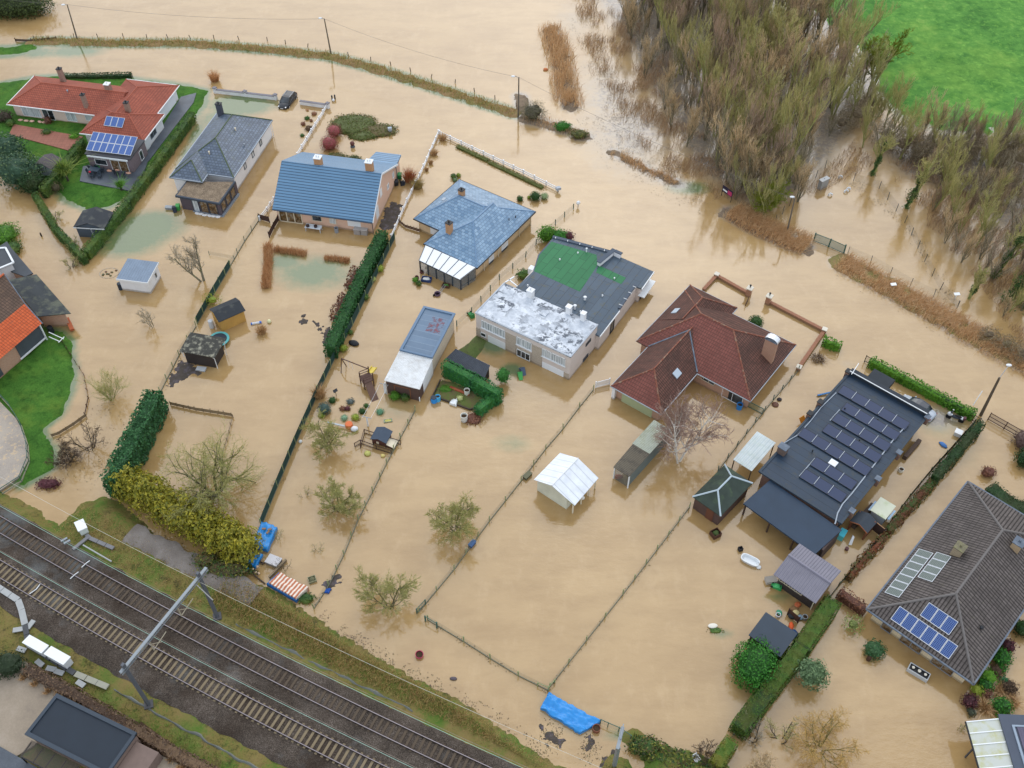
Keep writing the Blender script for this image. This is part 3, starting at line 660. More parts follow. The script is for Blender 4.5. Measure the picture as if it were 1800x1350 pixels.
t = NT('polycarbonate_white'); t.col(srgb('#dfe3e6')); t.set(.35, .4); PCW = t.m
part(e, 'roof', PCW, lambda m: m.idx([(0,0,2.25),(8.2,0,2.25),(7.6,-2.75,1.95),(.9,-2.6,1.95),(0,0,2.17),(8.2,0,2.17),(7.6,-2.75,1.87),(.9,-2.6,1.87)], [(0,3,2,1),(4,5,6,7),(0,4,7,3),(3,7,6,2),(2,6,5,1),(1,5,4,0)]))
part(e, 'glazing_bar', DFRAME, lambda m: [m.bar((8.2*i/6, 0, 2.28), (.9+6.7*i/6, -2.7, 1.98), .06, .06) for i in range(7)])
part(e, 'frame', DFRAME, lambda m: [m.bar((.95+6.6*i/5, -2.6, -.3), (.95+6.6*i/5, -2.6, 1.86), .14, .14) for i in range(6)]+[m.bar((.95, -2.6, 1.8), (7.55, -2.7, 1.8), .1, .12), m.bar((7.55, -2.65, 1.8), (8.1, 0, 2.1), .1, .12), m.bar((7.85, -1.3, -.3), (7.85, -1.3, 1.9), .1, .1), m.bar((7.5, -2.65, .5), (8.1, 0, .5), .06, .1)])
part(e, 'glass_wall', netting('conservatory_glass', '#8f9aa0', .45), lambda m: (m.face([(.95,-2.55,-.2),(7.5,-2.62,-.2),(7.5,-2.62,1.8),(.95,-2.55,1.8)]), m.face([(7.55,-2.6,-.2),(8.12,0,-.2),(8.12,0,2.1),(7.55,-2.6,1.85)])))
part(e, 'back_wall', plain('#8a7350', .3, .8), lambda m: m.box(.2, 8.0, -.2, -.05, -.3, 2.0))
# ------------------------------------------------------------------ house 5: pale flat roofed house
PALE = plain('#cfc5be', .05, .6, .8, stain='#b3aaa2', stain_amt=.35, wall=True)
t = NT('peeling_white_roof'); t.set(.55, .4); f = t.ramp(t.noise(1.0, 9, .72), [(.49, (0,0,0)), (.55, (1,1,1))]); f2 = t.ramp(t.noise(.35, 2), [(.35, (0,0,0)), (.55, (1,1,1))])
t.col(t.mix(t.math('MULTIPLY', f, f2), t.ramp(t.noise(.7, 6, .7), [(.3, srgb('#98a1ad')), (.65, srgb('#d3d9e0'))]), srgb('#4d5560'))); PEEL = t.m
h = bld('flat_roofed_house', 'two storey pale house with peeling white flat roof over garage doors', 'house', (835.5, 550.6), (1003.8, 628.8), 4.0)
walls(h, rect(.05, 13.6, .05, 6.45), 3.9, PALE)
part(h, 'roof', PEEL, lambda m: m.box(0, 13.65, 0, 6.5, 3.903, 4.06))
part(h, 'roof_edge', plain('#aab2bb', .1, 1), lambda m: (m.box(-.04, 13.69, -.04, .14, 4.063, 4.13), m.box(-.04, .14, .142, 6.5, 4.063, 4.13), m.box(13.5, 13.69, .142, 6.5, 4.063, 4.13)))
parts(h, 'stone_band', brickm('rubble_stone', '#8f8478', '#a5998a', '#c0b5a5', .3, .14, .025), [lambda m: m.obox((.35,.02), 0, .6, .1, -.3, 1.6), lambda m: m.obox((5.2,.02), 0, 1.5, .1, -.2, 3.2), lambda m: m.obox((9.0,.02), 0, 1.4, .1, -.2, 3.2), lambda m: m.obox((13.2,.02), 0, .72, .1, -.3, 1.0), lambda m: m.obox((7.1,.015), 0, 2.2, .09, -.2, 1.6)])
for x, w, n in ((2.6, 3.5, 4), (7.1, 2.2, 3), (11.3, 3.3, 5)): win(h, x, .05, 0, w, 2.0, 3.3, n, pm=CURT, sill=WFRAME)
panel_on_wall(h, 3.1, .05, 0, 2.6, -.2, 1.15, WFRAME, 'garage_door'); panel_on_wall(h, 11.3, .05, 0, 3.1, -.3, 1.0, plain('#e2e6ea', .03, 1), 'garage_door'); win(h, 1.1, .05, 0, .8, .5, 1.15, 1); win(h, 7.1, -.045, 0, 1.9, .1, 1.3, 3, pm=GLASS)
win(h, 13.6, 4.3, pi/2, 1.2, 2.6, 3.1, 1, fm=DFRAME); win(h, 13.6, 3.9, pi/2, 1.2, .2, .75, 1, fm=DFRAME)
chimney(h, 4.1, 6.2, .75, .7, 3.9, 5.1, WHITE, WHITE, 1); chimney(h, 9.6, 6.3, .6, .6, 3.9, 5.1, WHITE, WHITE, 0); chimney(h, 11.7, 6.2, .55, .55, 3.9, 5.2, WHITE, WHITE, 0)
part(h, 'roof_hatch', PEEL, lambda m: m.box(6.7, 7.6, 4.1, 5.0, 4.064, 4.2))
GFELT = tiles('green_roof_felt', '#2c6b45', '#33754c', '#1d4a32', 3.2, 1.0, .6, .2, blotch=.2, ms=.035, spec=.25); BFELT = tiles('slate_blue_felt', '#3d4d5c', '#4a5a69', '#2a3540', 4.5, 1.05, .55, .2, moss='#53523f', moss_amt=.65, blotch=.3, ms=.035, spec=.35)
h = bld('flat_roofed_bungalow', 'low bungalow with green and slate blue felt flat roof behind the white roof', 'house', (1054.7, 590.9), (1089.1, 545.9), 2.6)
walls(h, [(.1,.1),(10.3,.1),(10.3,-.3),(13.5,-.3),(13.5,13.2),(9.0,13.2),(.1,13.2)], 2.5, PALE)
part(h, 'roof', BFELT, lambda m: m.prism([(-.1,0),(5.25,0),(5.3,.3),(10.2,.3),(10.2,-.6),(13.95,-.5),(14.3,5.6),(12.9,14.0),(9.0,14.0),(5.8,12.9),(2.2,13.2),(-.1,13.2)], 2.503, 2.70))
part(h, 'roof_patch', GFELT, lambda m: m.prism([(5.6,5.85),(11.3,6.3),(13.0,7.4),(12.2,13.8),(9.0,13.8),(5.9,12.8)], 2.69, 2.708), 'green felt area of the flat roof')
part(h, 'roof_strip', GFELT, lambda m: m.prism([(9.6,2.0),(11.0,2.0),(11.3,6.2),(9.9,5.8)], 2.69, 2.706), 'green felt strip')
parts(h, 'parapet', plain('#4a5563', .1, 1), [lambda m: m.bar((14.5,5.4,2.75), (13.1,14.1,2.75), .45, .22), lambda m: m.bar((5.4,.15,2.74),(10.3,.4,2.74), .35, .2)])
part(h, 'roof_wall', WHITE, lambda m: m.bar((11.2, 6.15, 3.0), (14.3, 5.6, 3.0), .45, .62)); parts(h, 'roof_wall_coping', plain('#4a5563', .1, 1), [lambda m: m.bar((11.1, 6.17, 3.36), (14.5, 5.57, 3.36), .6, .1), lambda m: m.bar((14.3, 5.4, 3.35), (14.2, 4.3, 3.35), .5, .1)]); part(h, 'roof_wall', WHITE, lambda m: m.bar((14.2, 5.35, 2.98), (14.1, 4.4, 2.98), .4, .58))
part(h, 'roof_strap', WFRAME, lambda m: [m.bar((14.5-1.4*k, 5.6+8.5*k, 2.88), (14.2-1.4*k, 5.5+8.5*k, 2.88), .07, .03) for k in (.15, .35, .55, .75, .95)]+[m.bar((6+i*1.3, .0, 2.86), (6+i*1.3, .5, 2.86), .06, .03) for i in range(4)])
for x, y, r, hh in ((11.9, 9.6, .07, .2), (12.8, 8.8, .09, .6), (9.5, 11.0, .07, .2), (10.0, 3.2, .07, .2), (6.3, 3.0, .07, .2), (4.6, 4.6, .14, .5), (2.5, 4.9, .14, .6), (2.3, 4.0, .07, .2), (2.9, 12.0, .07, .3)): vent(h, x, y, 2.7, WFRAME, hh, r)
parts(h, 'fascia', WFRAME, [lambda m: m.bar((-.12,-.05,2.58),(5.2,-.05,2.58), .1, .2), lambda m: m.bar((10.2,-.67,2.58),(14.0,-.57,2.58), .1, .22), lambda m: m.bar((10.2,-.7,1.3),(13.8,-.6,1.3), .9, .12), lambda m: m.box(6.2, 7.0, 13.1, 13.9, 1.5, 2.45)])
win(h, 3.6, .1, 0, 1.0, .2, 2.1, 1, fm=BLACKM, name='door'); win(h, 12.0, -.3, 0, 2.6, .2, 1.1, 2, fm=DFRAME)
parts(h, 'canopy', WFRAME, [lambda m: m.bar((2.6,13.2,2.3),(3.2,15.0,2.3), .14, .12), lambda m: m.bar((2.5,15.1,2.3),(4.0,14.7,2.3), .16, .12)])
# ------------------------------------------------------------------ house 6: brown tiles
BRT = [pantile('brown_tiles', '#5c4038', '#6e4c42', '#382d29', .3, .4, moss='#6b5f50', moss_amt=.25, blotch=.75, ms=.04), pantile('red_brown_tiles', '#784840', '#88544b', '#553a34', .3, .4, moss='#5a4a40', moss_amt=.3, blotch=.5, ms=.04)]
BRC = plain('#85503f', .25, 3, stain='#a8a890', stain_amt=.5)
h = bld('brown_roofed_house', 'brick house with brown red tiled hip roofs and a tall brick chimney', 'house', (1074.7, 678.7), (1162.7, 727.5), 2.2)
walls(h, [(.5,.5),(6.4,.5),(6.4,8.4),(13.6,8.6),(13.4,18.9),(-1.2,20.0),(-1.2,8.5),(.5,8.4)], 2.05, REDBR)
m = MB(); k1 = hip(m, -.05, 6.87, 0, 12.6, 2.203, 2.35, 'y', 3.45, 0); m.mi[0] = 1; m.build('roof', BRT, h)
m = MB(); k2 = hip(m, -1.7, 14.0, 8.0, 19.45, 2.2, 3.35, 'x', 5.2, 6.1); m.mi[0] = 1; m.build('roof', BRT, h)
m = MB(); k3 = hip(m, -1.73, 5.15, 12.6, 20.75, 2.206, 2.3, 'y', 0, 3.4); m.build('roof', BRT, h)
caps(h, hipcaps(k1, (1, 0), 'y')+hipcaps(k2)+hipcaps(k3, (0, 1), 'y'), BRC, .1)
part(h, 'valley_flashing', LEAD, lambda m: (m.bar((6.85,8.05,2.30),(3.4,11.4,4.58), .16, .05), m.bar((-.03,8.1,2.30),(3.4,11.4,4.58), .16, .05)))
gutter(h, [(-.1,8.0,2.12),(-.1,-.06,2.12),(6.93,-.06,2.12),(6.93,7.94,2.12),(14.06,7.94,2.12),(14.06,19.5,2.12),(5.2,19.5,2.12),(5.2,20.8,2.12),(-1.78,20.8,2.12),(-1.78,7.98,2.12)], plain('#a9b0b8', .08, 2, .5), .07, .1)
o = chimney(h, 12.5, 14.6, 1.5, .6, 2.2, 6.0, brickm('chimney_red_brick', '#9b705a', '#a97c64', '#b09a88'), LEAD, 0)
m = MB()
for i in range(7):
    a0, a1 = pi*i/7, pi*(i+1)/7; m.face([(12.5+.85*cos(a0), 14.2, 6.1+.5*sin(a0)), (12.5+.85*cos(a1), 14.2, 6.1+.5*sin(a1)), (12.5+.85*cos(a1), 15.0, 6.1+.5*sin(a1)), (12.5+.85*cos(a0), 15.0, 6.1+.5*sin(a0))])
m.build('chimney_cowl', plain('#d4d8de', .05, 2, .3, .5, .4), o)
panel_on_wall(h, 3.4, .5, 0, 4.2, -.2, 1.85, plain('#aab38c', .05, 1), 'garage_door'); win(h, 8.0, 8.45, 0, 2.3, 1.1, 1.8, 3, fm=CREAM); win(h, 11.6, 8.55, 0, 2.7, 0, 1.9, 2, pm=GLASS, name='patio_door')
part(h, 'roof_window', plain('#aebcc8', .05, 1, .15, .6), lambda m: (m.idx([(5.1,5.0,3.45),(5.8,5.0,2.97),(5.8,6.1,2.97),(5.1,6.1,3.45),(5.1,5.0,3.58),(5.8,5.0,3.1),(5.8,6.1,3.1),(5.1,6.1,3.58)], [(4,5,6,7),(0,1,5,4),(1,2,6,5),(2,3,7,6),(3,0,4,7)]), m.idx([(-.6,14.0,2.95),(.1,14.0,3.42),(.1,15.0,3.42),(-.6,15.0,2.95),(-.6,14.0,3.07),(.1,14.0,3.55),(.1,15.0,3.55),(-.6,15.0,3.07)], [(4,5,6,7),(0,1,5,4),(1,2,6,5),(2,3,7,6),(3,0,4,7)])))
part(h, 'corner_pillar', WHITE, lambda m: m.box(.1, .5, .1, .5, -.3, 2.05))
# ------------------------------------------------------------------ house 7: dark flat roof with solar rows
DFELT = tiles('dark_blue_felt', '#213244', '#273a4d', '#182634', 40, 1.0, .5, .2, moss='#3f4038', moss_amt=.5, blotch=.3, ms=.04, spec=.35)
h = bld('solar_roof_house', 'long brick house whose dark flat roof carries seven rows of solar panels', 'house', (1333.9, 829.7), (1476.1, 919.8), 2.6)
walls(h, rect(.35, 9.6, .3, 19.4), 2.5, DARKBR)
part(h, 'roof', DFELT, lambda m: m.box(0, 10.05, 0, 19.9, 2.503, 2.70))
part(h, 'roof_edge', plain('#39444f', .08, 1), lambda m: (m.box(-.06, .2, -.05, 19.9, 2.62, 2.80), m.box(9.85, 10.1, -.05, 19.9, 2.62, 2.80), m.box(.2, 9.85, -.06, .16, 2.621, 2.79)))
part(h, 'parapet', plain('#2d343c', .1, 1), lambda m: m.box(.1, 9.9, 19.35, 19.95, 2.71, 3.25)); parts(h, 'parapet_strip', WFRAME, [lambda m: m.box(.1, 9.9, 19.26, 19.346, 3.2, 3.28), lambda m: m.bar((.6, 18.6, 3.6), (.4, 20.6, 3.75), .08, .06)])
part(h, 'porch_roof', plain('#2b3239', .12, 1), lambda m: m.prism([(1.9,19.96),(4.6,19.96),(4.6,22.3),(1.9,22.3)], 1.9, 2.55))
DPV = NT('dark_solar_cells'); DPV.set(.3, .35); DPV.col(DPV.mix(DPV.ramp(DPV.math('FRACT', DPV.math('DIVIDE', DPV.new('SeparateXYZ').outputs[1], 1)), [(0, (0,0,0)), (1, (0,0,0))]), srgb('#2e3a56'), srgb('#3a4766'))); DPV = DPV.m
PVE = plain('#23282f', .05, 1, .4)
for y, x, n in ((15.75, .6, 5), (13.65, 2.2, 4), (11.55, 2.2, 4), (9.45, 2.2, 4), (7.1, .5, 5), (4.4, 3.65, 3), (2.2, 3.65, 3)):
    pv(h, (x, y, 2.72), (1,0,0), (0,1,.16), (n, 1), 1.67, 1.32, DPV, PVE, .03, .1)
    part(h, 'panel_rail', plain('#b4bcc6', .05, 1, .5), lambda m: [m.bar((x+i*1.70-.015, y+.15, 2.9), (x+i*1.70-.015, y+1.3, 3.08), .05, .05) for i in range(1, n)])
CT = plain('#aab3bd', .05, 1)
part(h, 'cable_tray', CT, lambda m: m.tube([(8.9,17.0,2.8),(8.75,14,2.8),(8.85,10,2.8),(8.9,7,2.8),(8.95,4,2.8),(8.9,2.2,2.8),(9.1,.8,2.8),(9.5,-.3,2.78),(9.55,-.5,2.7)], .065, 4))
part(h, 'cable_tray', CT, lambda m: m.tube([(.5,15.6,2.8),(.35,12.5,2.8),(.5,9.8,2.8),(.5,7.2,2.8),(-.1,5.0,2.8)], .05, 4)); part(h, 'cable_tray', CT, lambda m: m.tube([(2.1,13.6,2.8),(2.1,11.4,2.8)], .05, 4)); part(h, 'cable_tray', CT, lambda m: m.tube([(3.6,5.6,2.8),(3.6,2.3,2.8)], .05, 4))
part(h, 'roof_light', plain('#dfe3e8', .04, 1, .3), lambda m: m.box(5.0, 5.85, 5.9, 6.7, 2.71, 2.92))
chimney(h, .45, 3.9, .95, .8, 2.7, 3.7, brickm('dark_chimney_brick', '#5a4a44', '#66544c', '#7a6e66'), LEAD, 0); 
for y in (10.6, 12.9, 19.3): chimney(h, -.05, y, .5, .6, 2.0, 3.1, DARKBR, BLACKM, 0, 'brick_pier')
for y in (2.0, 7.6, 12.4, 19.2): chimney(h, 10.1, y, .5, .55, 1.9, 2.95, DARKBR, LEAD, 0, 'brick_pier')
for x, y in ((6.0, 11.0), (6.1, 15.0), (2.5, 14.0), (2.9, 6.2)): vent(h, x, y, 2.7, BLACKM, .3, .06)
for y0, y1 in ((.8, 5.5), (6.2, 9.4), (13.2, 17.6)): win(h, 9.6, (y0+y1)/2, pi/2, y1-y0, .3, 2.1, 3, fm=DFRAME)
e = bld('carport', 'dark felt carport roof on posts joined to the solar panel house', 'carport', (1307, 884), (1424, 967), 2.3)
part(e, 'roof', plain('#26394d', .14, .7, .55, .35), lambda m: m.idx([(0,0,2.2),(8.9,-.1,2.2),(9.3,4.3,2.45),(0.3,4.4,2.45),(0,0,2.02),(8.9,-.1,2.02),(9.3,4.3,2.27),(.3,4.4,2.27)], [(0,1,2,3),(7,6,5,4),(0,4,5,1),(1,5,6,2),(2,6,7,3),(3,7,4,0)]))
for x, y in ((.2, .3), (3.3, .25), (6.3, .2), (8.7, .2)): part(e, 'post', plain('#4b3a30', .1, 2), lambda m: m.box(x-.08, x+.08, y-.08, y+.08, -.6, 2.02))
part(e, 'side_wall', plain('#4c3f3c', .15, 2), lambda m: m.box(9.05, 9.25, 1.0, 4.2, -.4, 2.2))
# ------------------------------------------------------------------ house 8: grey tiles, bottom right
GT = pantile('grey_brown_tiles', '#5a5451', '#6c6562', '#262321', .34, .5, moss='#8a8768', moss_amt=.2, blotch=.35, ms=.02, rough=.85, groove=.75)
GTC = plain('#6f6b69', .15, 3)
h = bld('grey_tiled_bungalow', 'large bungalow with weathered grey tiled hip roof and two solar arrays', 'house', (1524.5, 1070.6), (1711.1, 1201.1), 2.2)
walls(h, rect(.6, 10.4, .65, 20.6), 2.1, STONEBR)
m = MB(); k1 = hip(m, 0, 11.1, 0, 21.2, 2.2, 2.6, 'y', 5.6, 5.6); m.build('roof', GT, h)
caps(h, hipcaps(k1, ridge='y'), GTC, .13)
gutter(h, [(-.07,-.07,2.14),(11.17,-.07,2.14),(11.17,21.27,2.14),(-.07,21.27,2.14)], LEAD, .15, .13, True)
win(h, 2.3, .65, 0, 1.1, .0, 1.95, 1, fm=ZINC, pm=INTER); win(h, 4.9, .65, 0, 2.2, 0, 1.95, 2, fm=ZINC, pm=INTER, name='patio_door'); win(h, 8.2, .65, 0, 2.2, 0, 1.95, 2, fm=ZINC, pm=INTER, name='patio_door')
g = 2.6/5.6; gs = 2.6/5.55
SKPV = solar('sky_blue_solar_cells', '#1b3468', '#5f78a8', .16); GRPV = solar('grey_green_solar_cells', '#3a4648', '#66746c', .16)
pv(h, (2.2, .45, 2.2+.45*g), (1,0,0), (0,1,g), (6, 1), .99, 1.56, SKPV, WHPV); pv(h, (4.1, 2.2, 2.2+2.2*g), (1,0,0), (0,1,g), (3, 1), .99, 1.56, SKPV, WHPV)
pv(h, (.35, 3.0, 2.2+.35*gs), (0,1,0), (1,0,gs), (7, 1), .96, 1.55, GRPV, WHPV) if 0 else None
def pvside(x0, y0, n, sk=0):
    for i in range(n):
        pv(h, (x0, y0+(i+1)*1.0, 2.2+x0*gs), (0,-1,0), (1,0,gs), (1, 1), .96, 1.5, GRPV, WHPV)
pvside(.35, 2.6, 7); pvside(1.9, 5.9, 4)
chimney(h, 3.4, 10.7, .95, 1.0, 3.3, 4.9, brickm('mossy_chimney_brick', '#8d7a62', '#9b8a70', '#b0a48c'), plain('#75705a', .3, 3, stain='#8a8a58'), 1); chimney(h, 7.4, 15.3, .95, 1.0, 3.4, 4.9, brickm('brown_chimney_brick', '#9b8160', '#a98f6e', '#b5a68c'), LEAD, 1)
vent(h, 9.0, 5.0, 3.1, BLACKM, .35, .12)
# ------------------------------------------------------------------ sheds and garages
def gable(m, x0, x1, y0, y1, z, h, ridge='x', th=.08, off=.5):
    """open ended double pitched roof plate"""
    if ridge == 'x':
        ym = y0+(y1-y0)*off; prof = [(y0, z), (ym, z+h), (y1, z)]; P = lambda s, e: (s, e[0], e[1])
        s0, s1 = x0, x1
    else:
        xm = x0+(x1-x0)*off; prof = [(x1, z), (xm, z+h), (x0, z)]; P = lambda s, e: (e[0], s, e[1]); s0, s1 = y0, y1
    for a, b in zip(prof, prof[1:]):
        a2, b2 = (a[0], a[1]-th), (b[0], b[1]-th)
        m.face((P(s0,a), P(s1,a), P(s1,b), P(s0,b))); m.face((P(s0,b2), P(s1,b2), P(s1,a2), P(s0,a2)))
        m.face((P(s0,a2), P(s0,a), P(s0,b), P(s0,b2))); m.face((P(s1,a), P(s1,a2), P(s1,b2), P(s1,b)))
    for e, fl in ((prof[0], 1), (prof[-1], -1)):
        e2 = (e[0], e[1]-th); m.face([P(s0,e2), P(s1,e2), P(s1,e), P(s0,e)][::fl])
def gablewall(m, x0, x1, y0, y1, z, h, ridge='x', z0=-.5):
    if ridge == 'x':
        pr = [(y0,z0),(y1,z0),(y1,z),((y0+y1)/2,z+h),(y0,z)]; A = [(x0,a,b) for a,b in pr]; B = [(x1,a,b) for a,b in pr]
    else:
        pr = [(x0,z0),(x1,z0),(x1,z),((x0+x1)/2,z+h),(x0,z)][::-1]; A = [(a,y0,b) for a,b in pr]; B = [(a,y1,b) for a,b in pr]
    m.face(A[::-1]); m.face(B)
    for i in range(5): m.face((A[i], A[(i+1) % 5], B[(i+1) % 5], B[i]))
e = bld('garden_shed', 'white block shed with ribbed grey lean-to roof in the flooded lawn', 'shed', (205, 489), (256, 495.6), 2.2)
part(e, 'wall', WHITE, lambda m: m.idx([(.1,.15,-.5),(4.05,.15,-.5),(4.05,3.4,-.5),(.1,3.4,-.5),(.1,.15,2.05),(4.05,.15,2.05),(4.05,3.4,2.3),(.1,3.4,2.3)], [(0,3,2,1),(0,1,5,4),(1,2,6,5),(2,3,7,6),(3,0,4,7),(4,5,6,7)]))
part(e, 'roof', corr('grey_ribbed_roof', '#77879a', .35), lambda m: m.idx([(-.03,-.1,2.1),(4.25,-.1,2.1),(4.25,3.6,2.4),(-.03,3.6,2.4),(-.03,-.1,2.2),(4.25,-.1,2.2),(4.25,3.6,2.5),(-.03,3.6,2.5)], [(3,2,1,0),(4,5,6,7),(0,1,5,4),(1,2,6,5),(2,3,7,6),(3,0,4,7)]))
part(e, 'fascia', WFRAME, lambda m: (m.box(-.05, 4.28, -.16, -.104, 1.9, 2.22), m.idx([(4.254,-.1,1.95),(4.254,3.6,2.25),(4.254,3.6,2.52),(4.254,-.1,2.22),(4.31,-.1,1.95),(4.31,3.6,2.25),(4.31,3.6,2.52),(4.31,-.1,2.22)], [(4,5,6,7),(0,1,5,4),(1,2,6,5),(2,3,7,6),(3,0,4,7)])))
win(e, 4.05, 2.4, pi/2, .6, .8, 1.7, 1)
TIMB = corr('ochre_weatherboard', '#c49a52', .14, 1, rough=.7, bump=.5); DTIMB = corr('dark_weatherboard', '#3b3533', .16, 0, rough=.7, bump=.5); BTIMB = corr('brown_weatherboard', '#5a4640', .15, 0, rough=.7, bump=.5)
FELTM = plain('#34383d', .15, 1, .8, stain='#7d7f74', stain_amt=.35)
e = bld('wooden_shed', 'yellow timber shed with black felt gable roof by the green screen fence', 'shed', (367.8, 548.9), (386.7, 573.3), 2.1)
e.location = (*at(391, 583)[:2], 0); e.rotation_euler = (0, 0, R(36))
part(e, 'wall', TIMB, lambda m: gablewall(m, 0, 3.3, 0, 2.5, 1.9, .55)); m = MB(); gable(m, -.15, 3.5, -.2, 2.7, 1.92, .62); m.build('roof', FELTM, e)
part(e, 'door', plain('#6b4630', .1, 2), lambda m: m.box(3.304, 3.34, .8, 1.7, -.2, 1.7))
e = bld('open_shed', 'dark boarded shed with lichen speckled felt roof and white downpipes', 'shed', (315.6, 617.8), (377.8, 628.9), 2.2)
part(e, 'wall', DTIMB, lambda m: m.box(.35, 4.1, .25, 2.8, -.5, 2.1))
part(e, 'roof', plain('#43433f', .25, 2, .9, stain='#a9a794', stain_amt=.75, bump=.5), lambda m: m.idx([(-.05,0,2.13),(4.6,0,2.13),(4.75,3.0,2.5),(.1,3.0,2.5),(-.05,0,2.23),(4.6,0,2.23),(4.75,3.0,2.6),(.1,3.0,2.6)], [(3,2,1,0),(4,5,6,7),(0,1,5,4),(1,2,6,5),(2,3,7,6),(3,0,4,7)]))
part(e, 'downpipe', WFRAME, lambda m: [m.tube([(.02,.05,2.2),(.3,.1,1.9),(.3,.1,1.2)], .05), m.tube([(4.2,.05,2.2),(4.35,.2,1.7),(4.35,.2,0)], .05), m.tube([(4.6,2.8,2.3),(4.5,2.6,1.2),(4.5,2.6,0)], .05)])
e = bld('long_garage', 'long pale garage with blue bitumen flat roof stained red, next to the white lean-to', 'garage', (703, 615.2), (759.6, 629), 3.0)
part(e, 'wall', brickm('pale_concrete_block', '#c6bba8', '#cfc4b2', '#b5aa98', .45, .2, .015), lambda m: m.box(.15, 4.0, .1, 7.7, -.5, 2.85))
BIT = tiles('blue_bitumen', '#466079', '#4f6a84', '#7f93a6', 40, .95, .45, .2, blotch=.15, ms=.02, spec=.5)
part(e, 'roof', BIT, lambda m: m.box(0, 4.15, 0, 7.85, 2.853, 2.98)); part(e, 'roof_edge', plain('#5d7690', .06, 1, .45), lambda m: (m.box(-.05,.28,-.05,7.9,2.9,3.12), m.box(3.88,4.2,-.05,7.9,2.9,3.12), m.box(.28,3.88,-.06,.2,2.901,3.11), m.box(.28,3.88,7.6,7.91,2.901,3.11)))
t = NT('red_roof_stain'); t.col(srgb('#7d4652')); t.set(.5, .4); tr = t.new('BsdfTransparent'); mx = t.new('MixShader'); t.link(t.ramp(t.noise(2.2, 6, .7), [(.47, (0,0,0)), (.6, (.8,.8,.8))]), mx.inputs[0]); t.link(tr.outputs[0], mx.inputs[1]); t.link(t.b.outputs[0], mx.inputs[2]); t.link(mx.outputs[0], t.out.inputs[0])
part(e, 'roof_stain', t.m, lambda m: m.face([(1.7,4.0,2.984),(3.5,4.0,2.984),(3.5,6.6,2.984),(1.7,6.6,2.984)]))
e = bld('lean_to_garage', 'brown boarded garage with white corrugated sheet roof below the blue flat roof', 'garage', (703, 615.2), (759.6, 629), 2.9)
CORW = corr('white_corrugated_sheet', '#dcdfe0', .18, 0, stain='#a39a8e', stain_amt=.35, rough=.6)
part(e, 'roof', CORW, lambda m: m.idx([(-.05,-.07,2.84),(4.25,-.07,2.84),(4.4,-4.75,2.44),(-.1,-4.75,2.44),(-.05,-.07,2.74),(4.25,-.07,2.74),(4.4,-4.75,2.34),(-.1,-4.75,2.34)], [(0,3,2,1),(4,5,6,7),(3,7,6,2),(2,6,5,1),(1,5,4,0),(0,4,7,3)]))
part(e, 'front_wall', BTIMB, lambda m: m.box(.02, 4.1, -4.55, -4.4, -.5, 2.33)); part(e, 'side_wall', BTIMB, lambda m: m.box(4.0, 4.12, -4.398, -3.2, -.5, 2.35)); part(e, 'side_wall', WHITE, lambda m: m.box(4.0, 4.16, -3.19, -.08, -.5, 2.5)); part(e, 'side_wall', WHITE, lambda m: m.box(.02, .12, -4.39, -.08, -.5, 2.5))
part(e, 'corner_post', WFRAME, lambda m: (m.box(-.12, .0, -4.75, -4.6, -.4, 2.0), m.box(4.1, 4.2, -4.6, -4.5, -.4, .7)))
part(e, 'door_frame', plain('#8a5a3c', .1, 2), lambda m: (m.box(1.0,1.07,-4.6,-4.552,.0,1.75), m.box(3.0,3.07,-4.6,-4.552,0,1.75), m.box(1.0,3.07,-4.6,-4.552,1.76,1.84)))
e = bld('summer_house', 'white garden building with white sheet gable roof and open veranda posts', 'shed', (941.3, 842.7), (998.7, 880), 2.2)
CORW2 = corr('white_roof_sheet', '#dfe4ea', .9, 0, stain='#c3ccd4', stain_amt=.3, rough=.5, bump=.3)
part(e, 'wall', corr('cream_weatherboard', '#d2d3c0', .16, 1, rough=.7, bump=.5), lambda m: m.idx([(.1,.25,-.5),(4.1,.25,-.5),(4.1,4.2,-.5),(.1,4.2,-.5),(.1,.25,2.1),(4.1,.25,2.45),(4.1,4.2,2.45),(.1,4.2,2.1),(2.4,.25,3.3),(2.4,4.2,3.3)], [(0,1,5,8,4),(1,2,6,5),(2,3,7,9,6),(3,0,4,7),(4,8,9,7),(8,5,6,9)]))
part(e, 'roof', CORW2, lambda m: [m.face(f) for f in (((-.15,-.1,2.15),(2.4,-.3,3.5),(2.4,4.4,3.5),(-.15,4.6,2.15)), ((2.4,-.3,3.5),(5.25,.05,2.0),(5.1,4.6,2.0),(2.4,4.4,3.5)), ((-.15,4.6,2.07),(2.4,4.4,3.42),(2.4,-.3,3.42),(-.15,-.1,2.07)), ((2.4,4.4,3.42),(5.1,4.6,1.92),(5.25,.05,1.92),(2.4,-.3,3.42)), ((-.15,-.1,2.07),(-.15,-.1,2.15),(-.15,4.6,2.15),(-.15,4.6,2.07)), ((-.15,-.1,2.07),(2.4,-.3,3.42),(2.4,-.3,3.5),(-.15,-.1,2.15)), ((2.4,-.3,3.42),(5.25,.05,1.92),(5.25,.05,2.0),(2.4,-.3,3.5)))])
caps(e, [((2.4,-.3,3.52),(2.4,4.4,3.52))], WFRAME, .07)
for y in (.3, 1.8, 3.2, 4.4): part(e, 'post', CREAM, lambda m: m.box(4.85, 4.97, y-.06, y+.06, -.5, 2.0))
part(e, 'beam', plain('#8f9a5a', .15, 2), lambda m: m.bar((4.0,.15,2.2),(5.15,.12,1.86), .1, .14))
e = bld('long_shelter', 'long narrow shelter with pale green sheet roof darkened at its near half', 'shelter', (1078.7, 821.3), (1113.3, 842.7), 2.2)
